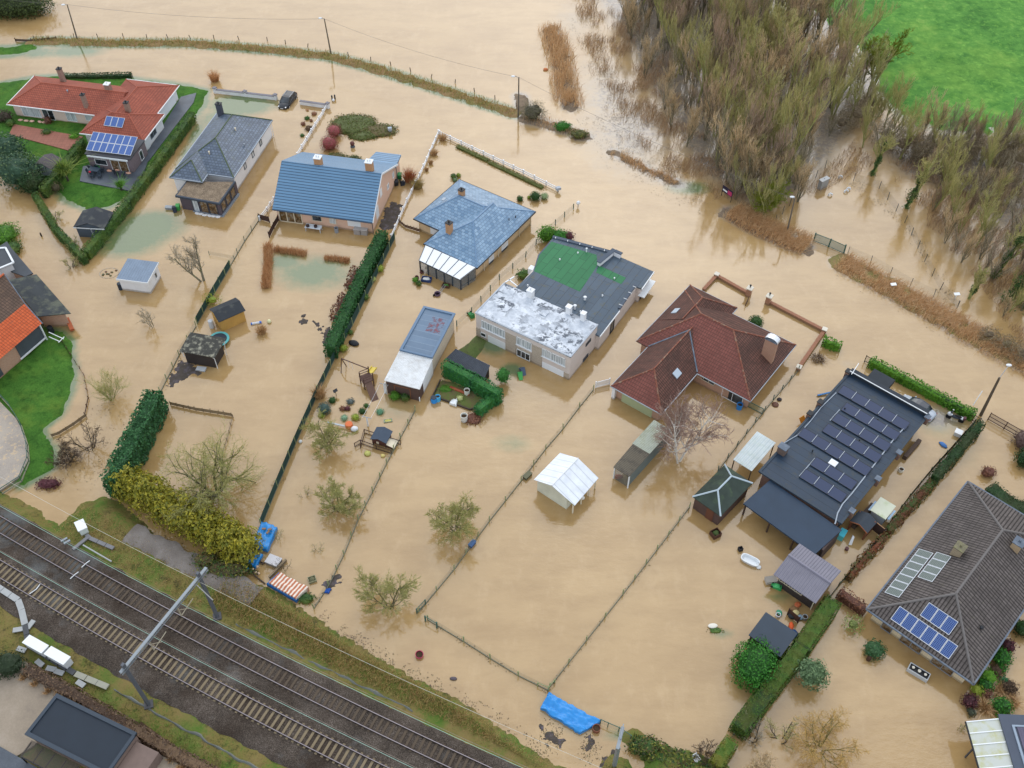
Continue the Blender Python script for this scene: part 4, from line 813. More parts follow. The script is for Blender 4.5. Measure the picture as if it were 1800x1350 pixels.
CORG = corr('pale_green_sheet', '#a3aa9c', .2, 1, stain='#8a8a62', stain_amt=.5); CORD = corr('mossy_dark_sheet', '#5d5648', .2, 1, stain='#39342e', stain_amt=.8)
part(e, 'roof', CORD, lambda m: m.idx([(-.05,0,2.15),(2.05,0,2.15),(2.05,4.0,2.15),(-.2,4.0,2.15),(-.05,0,2.21),(2.05,0,2.21),(2.05,4.0,2.21),(-.2,4.0,2.21)], [(3,2,1,0),(4,5,6,7),(0,1,5,4),(1,2,6,5),(3,0,4,7)]), 'dark mossy half of the roof')
part(e, 'roof', CORG, lambda m: m.box(-.28, 2.05, 4.003, 8.4, 2.16, 2.23), 'pale green half of the roof')
part(e, 'back_wall', plain('#6f7a78', .15, 1), lambda m: m.box(1.85, 1.95, .3, 8.2, -.5, 2.14)); part(e, 'post', WFRAME, lambda m: [m.box(x-.06, x+.06, y-.06, y+.06, -.5, 2.14) for x, y in ((.05, .2), (2.02, .1), (.0, 4.0), (-.1, 8.2))])
part(e, 'mesh_front', netting('grey_mesh', '#6d7472', .6), lambda m: m.face([(.05,.2,-.3),(1.95,.2,-.3),(1.95,.2,2.1),(.05,.2,2.1)]))
e = bld('sheet_canopy', 'open canopy of pale corrugated plastic sheets next to the solar panel house', 'canopy', (1288.9, 807.2), (1320.9, 827.4), 2.2)
part(e, 'roof', corr('pale_plastic_sheet', '#b9c3c4', .45, 0, stain='#9fae9f', stain_amt=.4, rough=.4), lambda m: m.idx([(0,0,2.1),(2.4,0,2.1),(2.3,5.05,2.25),(-.15,5.05,2.25),(0,0,2.16),(2.4,0,2.16),(2.3,5.05,2.31),(-.15,5.05,2.31)], [(3,2,1,0),(4,5,6,7),(0,1,5,4),(1,2,6,5),(2,3,7,6),(3,0,4,7)]))
for x, y in ((.1, .1), (2.3, .1), (2.2, 4.9), (0, 4.9), (0, 2.5)): part(e, 'post', plain('#5a4a3e', .1, 2), lambda m: m.box(x-.05, x+.05, y-.05, y+.05, -.5, 2.1))
e = bld('hip_roofed_shed', 'brown boarded shed with dark green hip roof and pale ridge strips', 'shed', (1219, 872.4), (1266.4, 905.6), 2.2)
part(e, 'wall', BTIMB, lambda m: m.box(.15, 3.4, .15, 5.5, -.5, 2.05))
m = MB(); k = hip(m, -.05, 3.6, -.1, 5.8, 2.2, 1.25, 'y', 1.7, 1.7, .1); m.build('roof', plain('#3b463f', .25, 1, .8, stain='#566b48', stain_amt=.5, bump=.4), e)
caps(e, hipcaps(k, ridge='y'), plain('#aebdc6', .06, 2), .1, 'ridge_strip')
part(e, 'door', plain('#6a4433', .15, 2), lambda m: m.box(1.8, 2.7, .09, .146, -.2, 1.8)); 
e = bld('metal_roofed_shed', 'black shed under a violet grey ribbed metal gable roof', 'shed', (1359.6, 1009.6), (1432.7, 1060), 2.2)
part(e, 'wall', DTIMB, lambda m: m.box(.5, 4.55, .55, 4.6, -.5, 2.1)); m = MB(); gable(m, 0, 4.85, 0, 4.95, 2.2, .62, 'x', .07, .52); m.build('roof', corr('violet_grey_metal', '#75737f', .30, 0, rough=.45, spec=.45, bump=1.0), e)
caps(e, [((0,2.57,2.84),(4.85,2.57,2.84))], plain('#7d7b88', .05, 1, .45), .14)
win(e, 1.9, .55, 0, 2.6, 1.1, 1.6, 9, fm=CREAM); part(e, 'post', CREAM, lambda m: m.box(4.5, 4.6, .42, .52, -.4, 2.1))
e = bld('felt_roofed_shed', 'low shed with dark blue felt roof partly under the round bush', 'shed', (1315.6, 1115.4), (1369.7, 1138), 2.0)
e.location = (*at(1316, 1116, 2.0)[:2], 0); e.rotation_euler = (0, 0, R(-40.5))
part(e, 'wall', DTIMB, lambda m: m.box(.15, 3.3, .15, 2.9, -.5, 1.9)); part(e, 'roof', plain('#2a3846', .1, .8, .5, .4), lambda m: m.idx([(0,0,1.9),(3.5,0,1.9),(3.5,3.1,2.1),(0,3.1,2.1),(0,0,2.0),(3.5,0,2.0),(3.5,3.1,2.2),(0,3.1,2.2)], [(3,2,1,0),(4,5,6,7),(0,1,5,4),(1,2,6,5),(2,3,7,6),(3,0,4,7)]))
e = bld('tin_roofed_shed', 'low shed with black ribbed tin roof behind the netted green hedge', 'shed', (790, 630), (860, 662), 1.8)
part(e, 'roof', corr('black_tin', '#333a44', .2, 0, rough=.5, stain='#4a525c', stain_amt=.3), lambda m: m.idx([(-.4,-.4,1.75),(5.3,-.4,1.7),(4.9,1.45,1.95),(-.1,1.55,2.0),(-.4,-.4,1.8),(5.3,-.4,1.75),(4.9,1.45,2.0),(-.1,1.55,2.05)], [(3,2,1,0),(4,5,6,7),(0,1,5,4),(1,2,6,5),(2,3,7,6),(3,0,4,7)])); part(e, 'wall', DTIMB, lambda m: m.box(0, 4.8, 0, 1.35, -.4, 1.68))
e = bld('dark_cabin', 'dark roofed cabin at the corner of two trimmed hedges', 'shed', (130.3, 395.4), (174.2, 397.8), 2.0)
part(e, 'wall', plain('#56606c', .08, 1), lambda m: gablewall(m, .15, 4.1, -.1, 2.9, 1.85, .7, 'y')); m = MB(); gable(m, -.05, 4.3, -.35, 3.3, 1.9, .8, 'y', .08); m.build('roof', FELTM, e); part(e, 'fascia', WFRAME, lambda m: (m.bar((-.05,-.38,1.82),(4.3,-.38,1.82), .05, .15),))
e = bld('tool_shed', 'small pale blue shed with a brown felt roof on the lawn', 'shed', (50.8, 280.5), (91.3, 289.8), 1.7)
e.location = (*at(68, 305, .1)[:2], .1)
part(e, 'wall', plain('#a9b4bf', .06, 1), lambda m: gablewall(m, 0, 2.8, 0, 2.2, 1.6, .5, 'y', -.2)); m = MB(); gable(m, -.2, 3.0, -.25, 2.5, 1.62, .62, 'y', .07); m.build('roof', plain('#575154', .12, 2, .8), e)
# left edge: old barn with orange pantiles, annexe, brick yard buildings
e = bld('old_barn', 'old brick barn with a bright orange and moss brown pantile roof', 'barn', (0, 631.2), (73.5, 568.4), 3.0)
ORT = pantile('bright_orange_pantiles', '#c8623a', '#b4532f', '#7c4632', .34, .38, moss='#6b4f42', moss_amt=.5, blotch=.3)
BRP = pantile('moss_brown_pantiles', '#57483f', '#6a5548', '#40362f', .34, .38, moss='#7a6a4a', moss_amt=.4)
part(e, 'wall', REDBR, lambda m: (m.box(-12, 6.6, .5, .75, -.3, 2.9), m.box(-12, 6.6, .76, 7.5, -.3, 2.4)))
part(e, 'roof', ORT, lambda m: m.face([(-14,0,3.0),(6.75,0,3.0),(7.55,3.0,4.35),(-14,3.0,4.35)]), 'bright orange lower courses'); part(e, 'roof', BRP, lambda m: (m.face([(-14,3.0,4.35),(7.55,3.0,4.35),(9.2,7.2,6.15),(-14,7.2,6.15)]), m.face([(9.2,7.2,6.15),(7.0,14,3.0),(-14,14,3.0),(-14,7.2,6.15)])), 'moss brown upper courses')
part(e, 'roof_verge', LEAD, lambda m: (m.bar((6.8,-.05,2.92),(7.6,3.0,4.28), .12, .14), m.bar((7.6,3.0,4.28),(9.25,7.2,6.08), .12, .14))); caps(e, [((-14,7.2,6.2),(9.2,7.2,6.2))], plain('#b8623f', .1, 2), .13)
parts(e, 'open_bay', plain('#4a5157', .2, .8), [lambda m: m.box(2.6, 6.5, .42, .496, .5, 2.7), lambda m: m.box(-1.6, -.3, .42, .496, .4, 2.2)])
part(e, 'post', WFRAME, lambda m: (m.box(6.5, 6.62, .2, .4, -.2, 2.9), m.bar((2.4,.3,.55),(6.6,.3,.55), .2, .1)))
e = bld('barn_annexe', 'lean-to annexe with black felt roof against the old barn', 'annexe', (66, 554), (124.4, 550.6), 2.4)
part(e, 'wall', REDBR, lambda m: m.prism([tuple((Matrix.Rotation(-e.rotation_euler.z, 2) @ (at(x, y, 2.0)-e.location).xy)) for x, y in ((70,555),(115,553),(63,488),(24,497))][::-1], -.3, 2.02))
rfp = [at(66,556,2.6), at(124.4,550.6,2.2), at(64,481.9,2.6), at(14,492,3.4)]
m = MB(); m.face(rfp); m.face([p-Vector((0,0,.12)) for p in rfp][::-1]); [m.face([rfp[i]-Vector((0,0,.12)), rfp[(i+1) % 4]-Vector((0,0,.12)), rfp[(i+1) % 4], rfp[i]]) for i in range(4)]
o = m.build('roof', plain('#3a3f42', .2, .8, .8, stain='#7d8068', stain_amt=.45), None); o.parent = e; o.matrix_parent_inverse = (Matrix.Translation(e.location) @ Matrix.Rotation(e.rotation_euler.z, 4, 'Z')).inverted()
def poly_house(name, label, cat, pts, z, wmat, rmat, th=.16, inset=.25, edge=None):
    P = [at(x, y, z) for x, y in pts]; c = sum(P, Vector())/len(P); e = empty(name, (c.x, c.y, 0), 0, label, cat)
    L = [(p.x-c.x, p.y-c.y) for p in P]; part(e, 'roof', rmat, lambda m: m.prism(L, z-th, z))
    k = 1-inset/max(1, max(math.hypot(*l) for l in L)*.6)
    part(e, 'wall', wmat, lambda m: m.prism([(x*k, y*k) for x, y in L], -.5, z-th-.003))
    if edge: part(e, 'roof_edge', edge, lambda m: [m.bar((*p, z+.04), (*q, z+.04), .25, .16) for p, q in zip(L, L[1:]+L[:1])])
    return e
poly_house('brick_outhouse', 'brick outhouse with flat dark roof behind the annexe', 'outhouse', [(12,424),(20,436),(58,480),(44,486),(16,476),(-6,436)][::-1], 2.4, REDBR, plain('#4a4f55', .15, 1))
poly_house('rear_house', 'white rendered house corner at the left picture edge', 'house', [(-40,440),(10,436),(24,462),(-10,476),(-40,480)][::-1], 3.6, WHITE, plain('#474c52', .12, 1), edge=WFRAME)
# bottom left garage beside the railway
e = bld('black_roofed_garage', 'garage with black flat roof and boarded walls on the gravel yard', 'garage', (45, 1291), (104, 1215.6), 3.2)
part(e, 'wall', brickm('brown_garage_brick', '#7a685f', '#867268', '#6b5e58'), lambda m: m.box(.2, 3.9, -8.9, -.15, .5, 3.02)); part(e, 'roof', plain('#1f2a36', .12, .6, .55, .35), lambda m: m.box(0, 4.05, -8.9, 0, 3.024, 3.18)); part(e, 'roof_edge', plain('#3a444f', .06, 1, .45), lambda m: (m.box(-.05,.3,-8.9,.05,3.1,3.32), m.box(3.75,4.1,-8.9,.05,3.1,3.32), m.box(.3,3.75,-.25,.06,3.101,3.31), m.box(.3,3.75,-8.95,-8.65,3.101,3.31)))
part(e, 'side_bay', plain('#77665e', .12, 2), lambda m: m.box(.6, 3.6, -11.4, -8.95, .5, 2.5)); part(e, 'porch_frame', BLACKM, lambda m: [m.bar((-.25,-y,2.6),(-1.6,-y,2.5), .08, .08) for y in (.6,1.9,3.2,4.5,5.8)]+[m.bar((-1.6,-.5,2.5),(-1.6,-6,2.5), .1, .1), m.box(-1.65,-1.55,-.65,-.55,.8,2.5), m.box(-1.65,-1.55,-4.5,-4.4,.8,2.5)]); part(e, 'porch_glass', netting('porch_glass', '#4c4540', .6), lambda m: m.face([(-1.6,-6,2.56),(-.1,-6,2.66),(-.1,-.5,2.66),(-1.6,-.5,2.56)]))
# bottom right glass veranda with dark house
e = bld('glass_roofed_veranda', 'veranda with algae stained glass roof on white bars at the lower right corner', 'veranda', (1700, 1267.8), (1723.3, 1350), 2.5)
t = NT('algae_glass'); t.set(.2, .5); t.col(t.mix(t.ramp(t.noise(1.2, 6, .6), [(.45, (0,0,0)), (.7, (.8,.8,.8))]), srgb('#b4b9b2'), srgb('#a8a86c'))); 
part(e, 'roof', t.m, lambda m: m.idx([(-.05,0,2.3),(7,0,2.3),(7,2.95,2.6),(-.35,2.95,2.6),(-.05,0,2.34),(7,0,2.34),(7,2.95,2.64),(-.35,2.95,2.64)], [(3,2,1,0),(4,5,6,7),(0,1,5,4),(2,3,7,6),(3,0,4,7)]))
part(e, 'glazing_bar', WFRAME, lambda m: [m.bar((x,-.02,2.37),(x-.25,2.96,2.67), .09, .06) for x in (0,1.05,2.1,3.15,4.2,5.2)]+[m.bar((-.3,2.98,2.67),(7,2.98,2.67), .14, .08)]); part(e, 'gutter', BLACKM, lambda m: m.bar((-.05,-.06,2.28),(7,-.06,2.28), .12, .12)); part(e, 'post', DFRAME, lambda m: [m.box(x-.06,x+.06,.0,.12,-.6,2.3) for x in (2.3, 6.0)])
e = bld('dark_metal_house', 'house corner with dark violet ribbed metal roof next to the glass veranda', 'house', (1755.6, 1261.1), (1782.2, 1350), 2.8)
part(e, 'wall', STONEBR, lambda m: m.box(0, 9, .1, 9, -.5, 2.7)); part(e, 'roof', plain('#4a5260', .1, 1, .5), lambda m: m.box(-.3, 9.2, .02, 9.2, 2.703, 2.86)); part(e, 'roof_sheet', corr('violet_metal_sheet', '#5a566a', .3, 1, rough=.45), lambda m: m.box(.9, 9.2, 1.3, 9.2, 2.863, 2.95)); part(e, 'skylight_kerb', plain('#8e9cab', .1, 2), lambda m: (m.box(.7,.86,.9,9,2.87,2.97), m.box(.86,9,.9,1.1,2.87,2.97)))
# brown/red chicken house and summer huts
e = bld('chicken_coop', 'small brown chicken coop with dark blue gable roof and white nest box lid', 'coop', (651, 775), (673, 781), .9)
e.location = (*at(655, 781)[:2], 0)
part(e, 'wall', plain('#5a3a33', .12, 3), lambda m: gablewall(m, 0, 1.7, 0, 1.5, 1.05, .3, 'y', .25)); m = MB(); gable(m, -.15, 1.85, -.15, 1.75, 1.06, .42, 'y', .05); m.build('roof', plain('#3d4a5a', .1, 2, .6), e)
part(e, 'nest_box_lid', CREAM, lambda m: m.idx([(1.75,-.05,.65),(2.75,-.15,.5),(2.75,1.0,.5),(1.75,1.1,.65),(1.75,-.05,.7),(2.75,-.15,.55),(2.75,1.0,.55),(1.75,1.1,.7)], [(3,2,1,0),(4,5,6,7),(0,1,5,4),(1,2,6,5),(2,3,7,6),(3,0,4,7)])); part(e, 'nest_box', plain('#5a3a33', .12, 3), lambda m: m.box(1.75, 2.6, .02, .98, .15, .48))
part(e, 'pop_hole', CREAM, lambda m: m.box(.55, .85, -.04, -.003, .4, .75)); part(e, 'leg', DTIMB, lambda m: [m.box(x, x+.1, y, y+.1, -.3, .25) for x in (.02, 1.58) for y in (.02, 1.38)])
e = bld('timber_porch', 'small open fronted brown timber hut with dark felt gable roof', 'hut', (1494, 914), (1526, 936), 1.8)
part(e, 'wall', plain('#7a4c34', .15, 3), lambda m: (m.box(.1,.25,.1,1.7,-.4,1.6), m.box(1.9,2.05,.1,1.7,-.4,1.6), m.box(.1,2.05,1.7,1.85,-.4,1.7))); m = MB(); gable(m, 0, 2.15, 0, 1.95, 1.6, .5, 'y', .07); m.build('roof', plain('#39414a', .12, 2), e); part(e, 'fascia', plain('#8a5638', .1, 3), lambda m: (m.bar((0,-.04,1.58),(1.07,-.04,2.08), .06, .12), m.bar((1.07,-.04,2.08),(2.15,-.04,1.58), .06, .12)))
# ------------------------------------------------------------------ railway
STEEL = plain('#3d342e', .2, 2, .6, .4, .3); RAILTOP = plain('#8c8488', .08, 1, .3, .5, .6); CONC = plain('#8f8068', .15, 2, .85); GALV = plain('#8d959b', .1, 2, .45, .5, .4)
def track(label, ncl, CONC):
    e = empty('railway_track', trk(28, ncl, 1.0), 0, label, 'railway track', 'tracks of the double line railway'); o = Vector(e.location)
    for s_ in (-.75, .75):
        m = MB(); pts = [trk(s, ncl+s_, 1.17)-o for s in np.arange(-30, 75, 1.5)]
        for a, b in zip(pts, pts[1:]): m.bar(a-Vector((0,0,.05)), b-Vector((0,0,.05)), .11, .13)
        r = m.build('rail', STEEL, e); m = MB()
        for a, b in zip(pts, pts[1:]): m.bar(a+Vector((0,0,.025)), b+Vector((0,0,.025)), .07, .03)
        m.build('rail_head', RAILTOP, r)
    m = MB(); ang = math.atan2(TD[1], TD[0]); m.obox((0,0), ang+pi/2, 1.95, .24, -.02, .075); first = None; st = MB(); i = 0
    for s in np.arange(-14, 68, .62):
        p = trk(s, ncl, 1.0)-o; c = -.6+.6*((s-29)/29)**2; rz = math.atan(1.2*(s-29)/29/29)
        if 3 <= s < 64.5:
            if first is None: first = m.build('sleeper', CONC, e, p, rz)
            else:
                k = first.copy(); COL.objects.link(k); k.parent = e; k.location = p; k.rotation_euler = (0, 0, rz)
        else: st.obox((p.x, p.y), ang+pi/2+rz, 1.95, .24, -.02, .085)
    tag(st.build('sleeper', CONC, e), kind='stuff')
track('railway track nearer to the flooded gardens, with ballast covered sleepers', -.75, plain('#5d5144', .35, 1.5, .9, stain='#3a322b', stain_amt=.8))
track('railway track nearer to the black roofed garage, with bare beige sleepers', -4.55, plain('#85775f', .25, 1.5, .85, stain='#4a4036', stain_amt=.6))
def line(name, label, pts, r, mat, sag=0, group=None, seg=10):
    m = MB(); P = []
    for a, b in zip(pts, pts[1:]):
        a, b = Vector(a), Vector(b); k = seg if sag else 1
        for i in range(k): t_ = i/k; P.append(a+(b-a)*t_-Vector((0,0,4*sag*t_*(1-t_))))
    P.append(Vector(pts[-1])); o = MB(); o.tube(P, r, 4)
    return tag(o.build(name, mat), label, 'wire' if 'cable' not in label else 'cable', group)
VERD = plain('#9fc4b4', .05, 1, .5); DARKW = plain('#8a7f76', .05, 1, .5)
G = 'overhead line wires'
for n, who in ((-.75, 'the track nearer the gardens'), (-4.55, 'the track nearer the garage')):
    for z, r, mt, k in ((6.25, .018, VERD, 'green contact'), (7.3, .016, DARKW, 'brownish messenger')):
        P = [trk(s, n+(.15 if k[0] == 'g' else -.02), z) for s in np.arange(-20, 75, 4)]
        line('overhead_wire', f'{k} wire above {who}', P, r, mt, 0, G)
line('overhead_wire', 'pale feeder wire over the embankment grass beside the pole', [trk(s, 1.4, 8.0) for s in np.arange(-20, 75, 4)], .016, plain('#c7c4b8', .05, 1), 0, G)
e = empty('catenary_portal', trk(28, -4, .9), 0, 'grey steel catenary portal spanning both railway tracks', 'catenary portal'); o = Vector(e.location); PS = 27.9
for n in (-8.45, 1.65):
    p = trk(PS, n, .6)-o
    q = part(e, 'pole', plain('#5b5f66', .12, 2, .5), lambda m: m.obox((p.x, p.y), math.atan2(TD[1], TD[0]), .26, .3, p.z, 8.3)); b = MB(); b.obox((p.x, p.y), .3, .8, .8, p.z-.1, p.z+.42); b.build('footing', plain('#4d4d50', .15, 2), q)
def beam(m):
    a, b = trk(PS, -9.0, 8.25)-o, trk(PS, 2.7, 8.25)-o; up = Vector((0,0,.34)); sd = Vector((*TD, 0))*.12
    for k in (sd, -sd): m.bar(a+k, b+k, .07, .07); m.bar(a+k+up, b+k+up, .07, .07)
    N = 22
    for i in range(N):
        u, v = a+(b-a)*(i/N), a+(b-a)*((i+1)/N)
        m.bar(u+sd+up, v-sd+up, .05, .04); m.bar(u+sd, v+sd+up, .04, .04); m.bar(u-sd+up, v-sd, .04, .04)
    m.bar(a+up*1.06, b+up*1.06, .18, .05)
part(e, 'beam', GALV, beam)
for n in (-.75, -4.55):
    part(e, 'registration_arm', plain('#a39a86', .1, 2), lambda m: (m.tube([trk(PS,n-.9,8.2)-o, trk(PS,n-.9,6.5)-o], .07, 6), m.tube([trk(PS,n-.9,6.55)-o, trk(PS,n+.9,6.9)-o], .045, 5), m.tube([trk(PS,n-.9,7.6)-o, trk(PS,n+.1,6.3)-o], .035, 5)))
part(e, 'hanger', plain('#a8a8a4', .1, 2), lambda m: m.tube([trk(PS,1.0,8.2)-o, trk(PS+1.5,1.0,6.4)-o], .05, 5))
e = empty('catenary_mast', at(1080, 1345, .7), 0, 'top of a second galvanised mast at the lower picture edge', 'catenary mast'); 
part(e, 'pole', GALV, lambda m: m.obox((0,0), .4, .3, .3, -.2, 4.2)); part(e, 'cross_arm', GALV, lambda m: (m.bar((-.1,-.2,4.2),(.5,1.7,4.35), .3, .14), m.bar((.2,.6,4.4),(.55,1.9,4.5), .1, .1)))
# trackside cabinets, troughs, weights
def cab(lbl, px, py, z, l, w, h, a, mat, roof=None):
    e = empty('relay_cabinet', at(px, py, z), a, lbl, 'cabinet'); part(e, 'body', mat, lambda m: m.box(-l/2, l/2, -w/2, w/2, 0, h)); part(e, 'lid', roof or WFRAME, lambda m: m.idx([(-l/2-.08,-w/2-.08,h+.003),(l/2+.08,-w/2-.08,h+.003),(l/2+.08,w/2+.08,h+.003),(-l/2-.08,w/2+.08,h+.003),(-l/2-.08,-w/2-.08,h+.14),(l/2+.08,-w/2-.08,h+.14),(l/2+.08,w/2+.08,h+.06),(-l/2-.08,w/2+.08,h+.06)], [(3,2,1,0),(4,5,6,7),(0,1,5,4),(1,2,6,5),(2,3,7,6),(3,0,4,7)])); return e
RA = math.atan2(TD[1], TD[0])
cab('long white signal cabinet nearer the cable trough bend', 70, 1142, 1.0, 2.3, .8, 1.1, RA, plain('#cfd3d6', .04, 1)); cab('long white signal cabinet nearer the grass verge', 108, 1162, 1.0, 2.3, .8, 1.1, RA, plain('#cfd3d6', .04, 1)); cab('pale green junction box beside the cable trough', 147, 932, .9, 1.2, .8, .9, RA-.5, plain('#cdd6d0', .04, 1))
def trough(lbl, pts, w=.45, z=1.05, mat=None):
    m = MB(); P = [at(x, y, z) for x, y in pts]
    for a, b in zip(P, P[1:]):
        n = max(1, int((b-a).length/1.0))
        for i in range(n): u, v = a+(b-a)*(i/n+.01), a+(b-a)*((i+1)/n-.01); m.bar(u, v, w, .14)
    return tag(m.build('cable_trough', mat or CONC), lbl, 'cable trough')
LCON = plain('#a3a6a6', .1, 2, .8)
trough('pale concrete cable trough curving from the left edge to the cabinets', [(-10,1028),(32,1055),(38,1072),(44,1098)], .6, 1.08, LCON); trough('dark open cable trough next to the long white cabinets', [(44,1098),(50,1134),(132,1184)], .5, 1.08, plain('#4b4d50', .15, 2)); trough('greenish concrete trough covers near the grass verge', [(132,1184),(190,1208)], .55, 1.1, plain('#98988a', .1, 2)); trough('grey cable trough running from the junction box along the track', [(152,940),(158,946),(200,964)], .4, 1.05, plain('#77777a', .1, 2)); trough('grey cable trough crossing towards the rails', [(155,944),(128,966)], .35, 1.06, plain('#7d7d80', .1, 2))
for lbl, x, y, a in (('loose concrete slab on the verge left of the cabinets', 32, 1107, .2), ('loose concrete slab leaning next to the trough end', 54, 1098, 1.2), ('concrete slab pair at the start of the dark trough', 38, 1142, -.3), ('concrete slab on the soil behind the dark trough', 70, 1166, -.6), ('concrete slab beside the tilted pair', 90, 1176, -.2), ('concrete slab below the cabinets, tilted', 104, 1182, -.3), ('concrete slab nearest to the garage roof', 142, 1202, -.5), ('lone slab on the trough covers', 164, 1198, -.3)):
    p = at(x, y, 1.0); m = MB(); m.obox((0,0), a, .95, .5, 0, .1); tag(m.build('concrete_slab', LCON, None, p), lbl, 'slab', 'loose trough covers by the railway')
m = MB(); m.bar(at(146,958,1.15), at(196,987,1.15), .12, .12); tag(m.build('concrete_beam', LCON), 'long pale beam lying on the ballast beside the track', 'beam')
for lbl, x, y in (('white marker bracket on the upper rail', 150, 993), ('white marker bracket on the lower rail', 130, 1013)):
    p = at(x, y, 1.1); m = MB(); m.tube([(.35,.45,.1),(.1,.1,.16),(-.25,-.35,.1)], .05, 5); tag(m.build('rail_bracket', WFRAME, None, p), lbl, 'bracket', 'white brackets on the rails')
m = MB(); a = at(52, 1044, 1.12); b = at(72, 1025, 1.12); m.tube([a, (a+b)/2+Vector((.15,-.1,.05)), b], .05, 5); tag(m.build('cable', WFRAME), 'white cable lying across the sleepers', 'cable')
for lbl, x, y in (('paired grey tension weight nearer the rail', 113, 949), ('paired grey tension weight nearer the wire', 118, 953)):
    p = at(x, y, 6.2); m = MB(); m.bar((-.25,-.2,0),(.25,.2,0), .2, .2); tag(m.build('line_insulator', GALV, None, p), lbl, 'insulator', 'insulators on the contact wire')
# ------------------------------------------------------------------ street lamps and power line
WOOD = plain('#6d655a', .15, 2, .8); LAMPH = plain('#d5d9dc', .03, 1, .4)
def lamp(label, base, top, hgt_, head, arm, mat=WOOD, r=.11, z0=-.3):
    b = at(*base, max(z0, 0)); e = empty('street_lamp', (b.x, b.y, 0), 0, label, 'street lamp', 'lamp posts along the flooded road'); tx = at(*top, hgt_)-Vector((b.x, b.y, 0))
    part(e, 'pole', mat, lambda m: m.tube([(0,0,z0), tx], [r*1.25, r*.8], 8))
    a = Vector(arm); q = part(e, 'arm', GALV, lambda m: m.tube([tx-Vector((0,0,.1)), tx+a*.6+Vector((0,0,.12)), tx+a], .035, 5))
    part(e, 'lamp_head', LAMPH, lambda m: m.ball(tx+a*1.1, .36, .22, .12, 8, 5)); return e
lamp('leaning wooden lamp post at the grassy road verge, upper left', (136,70), (118,8), 6.2, 0, (-.5,-.25,.1), z0=-.1)
lamp('wooden lamp post above the reed covered verge', (582,95), (570,33), 6.5, 0, (-.6,.0,.1)); lamp('wooden lamp post beside the grey bushes', (911,206), (912,136), 7.0, 0, (-.8,.1,.1)); lamp('wooden lamp post next to the green site gate', (1383,410), (1397,349), 6.0, 0, (-.3,.2,.1))
e = lamp('steel lattice lamp post at the end of the bright hedge', (1724,730), (1757,664), 6.6, 0, (1.2,1.3,.5), plain('#5d5245', .15, 2), .16)
WIRE = plain('#6e6a66', .05, 1, .5)
tops = [at(-200,-40,6.0), at(118,8,6.1), at(570,33,6.4), at(912,136,6.9), at(1397,349,5.9)]
for i, lb in enumerate(('upper left edge to the leaning lamp post', 'leaning lamp post to the verge lamp post', 'verge lamp post to the lamp post at the bushes', 'lamp post at the bushes to the site gate lamp post')):
    line('power_cable', 'thin cable from the '+lb, tops[i:i+2], .02, WIRE, .9, 'cables between the lamp posts', 12)
# ------------------------------------------------------------------ vegetation helpers
def unit(n): v = RNG.normal(size=(n, 3)); return v/np.linalg.norm(v, axis=1)[:, None]
def leafquads(P, Nn, size, jit=.7, asp=.62):
    """one pointed leaf clump (quad) per point, roughly facing Nn"""
    n = len(P); Nn = Nn+unit(n)*jit; Nn /= np.linalg.norm(Nn, axis=1)[:, None]
    T = np.cross(Nn, unit(n)); T /= np.linalg.norm(T, axis=1)[:, None]+1e-9; B = np.cross(Nn, T)
    s = size*RNG.uniform(.6, 1.35, (n, 1)); P = P
    V = np.stack([P-T*s*.6, P-B*s*asp*.5+Nn*s*.12, P+T*s*.6, P+B*s*asp*.5+Nn*s*.12], 1).reshape(-1, 3)
    return V, np.arange(4*n).reshape(n, 4)
def ellipsoid_pts(n, r, lump=.2, seed=0, zmin=-.6, shell=(.76, 1.07)):
    d = unit(int(n*1.6)); d = d[d[:, 2] > zmin][:n]
    k = np.array([1+lump*mnoise.noise(Vector(x)*2.3+Vector((seed*1.7, 3.1, seed)))+lump*.6*mnoise.noise(Vector(x)*5+Vector((seed, 0, 9))) for x in d])
    P = d*np.array(r)*(k*RNG.uniform(*shell, len(d)))[:, None]; N = d/np.array(r); return P, N/np.linalg.norm(N, axis=1)[:, None]
def merge(parts):
    V, F, o = [], [], 0
    for v, f in parts: V.append(v); F.append(f+o); o += len(v)
    return np.concatenate(V), np.concatenate(F)
def mbnp(m): 
    f = [q if len(q) == 4 else (*q, q[-1]) for q in m.f]; return np.array(m.v, float).reshape(-1, 3), np.array([q for q in f if len(q) == 4], int)
def bush_mesh(name, r, mat, ls=.22, dens=30, lump=.2, seed=0, parent=None, zmin=-.7, core=.84, base=0):
    n = int(dens*4*(r[0]*r[1]+r[0]*r[2]+r[1]*r[2])/3*pi/1.2)
    P, N = ellipsoid_pts(max(60, n), r, lump, seed, zmin); V, F = leafquads(P, N, ls)
    m = MB(); m.ball((0,0,0), r[0]*core, r[1]*core, r[2]*core, 12, 8, lump, seed)
    V, F = merge([(V, F), (np.array(m.v), np.array(m.f))]); V = V+np.array((0, 0, base)); return npmesh(name, V, F, mat, parent)
def bush(label, px, py, r, mat, z=None, ls=.22, dens=38, lump=.3, name='shrub', group=None, core=.74, zmin=-.7, rz=0, ground=0):
    """px,py = centre of the crown in the photograph"""
    r = (r, r, r*.85) if not hasattr(r, '__len__') else r
    zc = z if z is not None else r[2]*.75+ground
    p = at(px, py, zc)
    o = bush_mesh(name, r, mat, ls, dens, lump, len(D.objects), base=0, core=core, zmin=zmin); o.location = p; o.rotation_euler = (0, 0, rz)
    return tag(o, label, 'bush' if name == 'shrub' else name.replace('_', ' '), group)
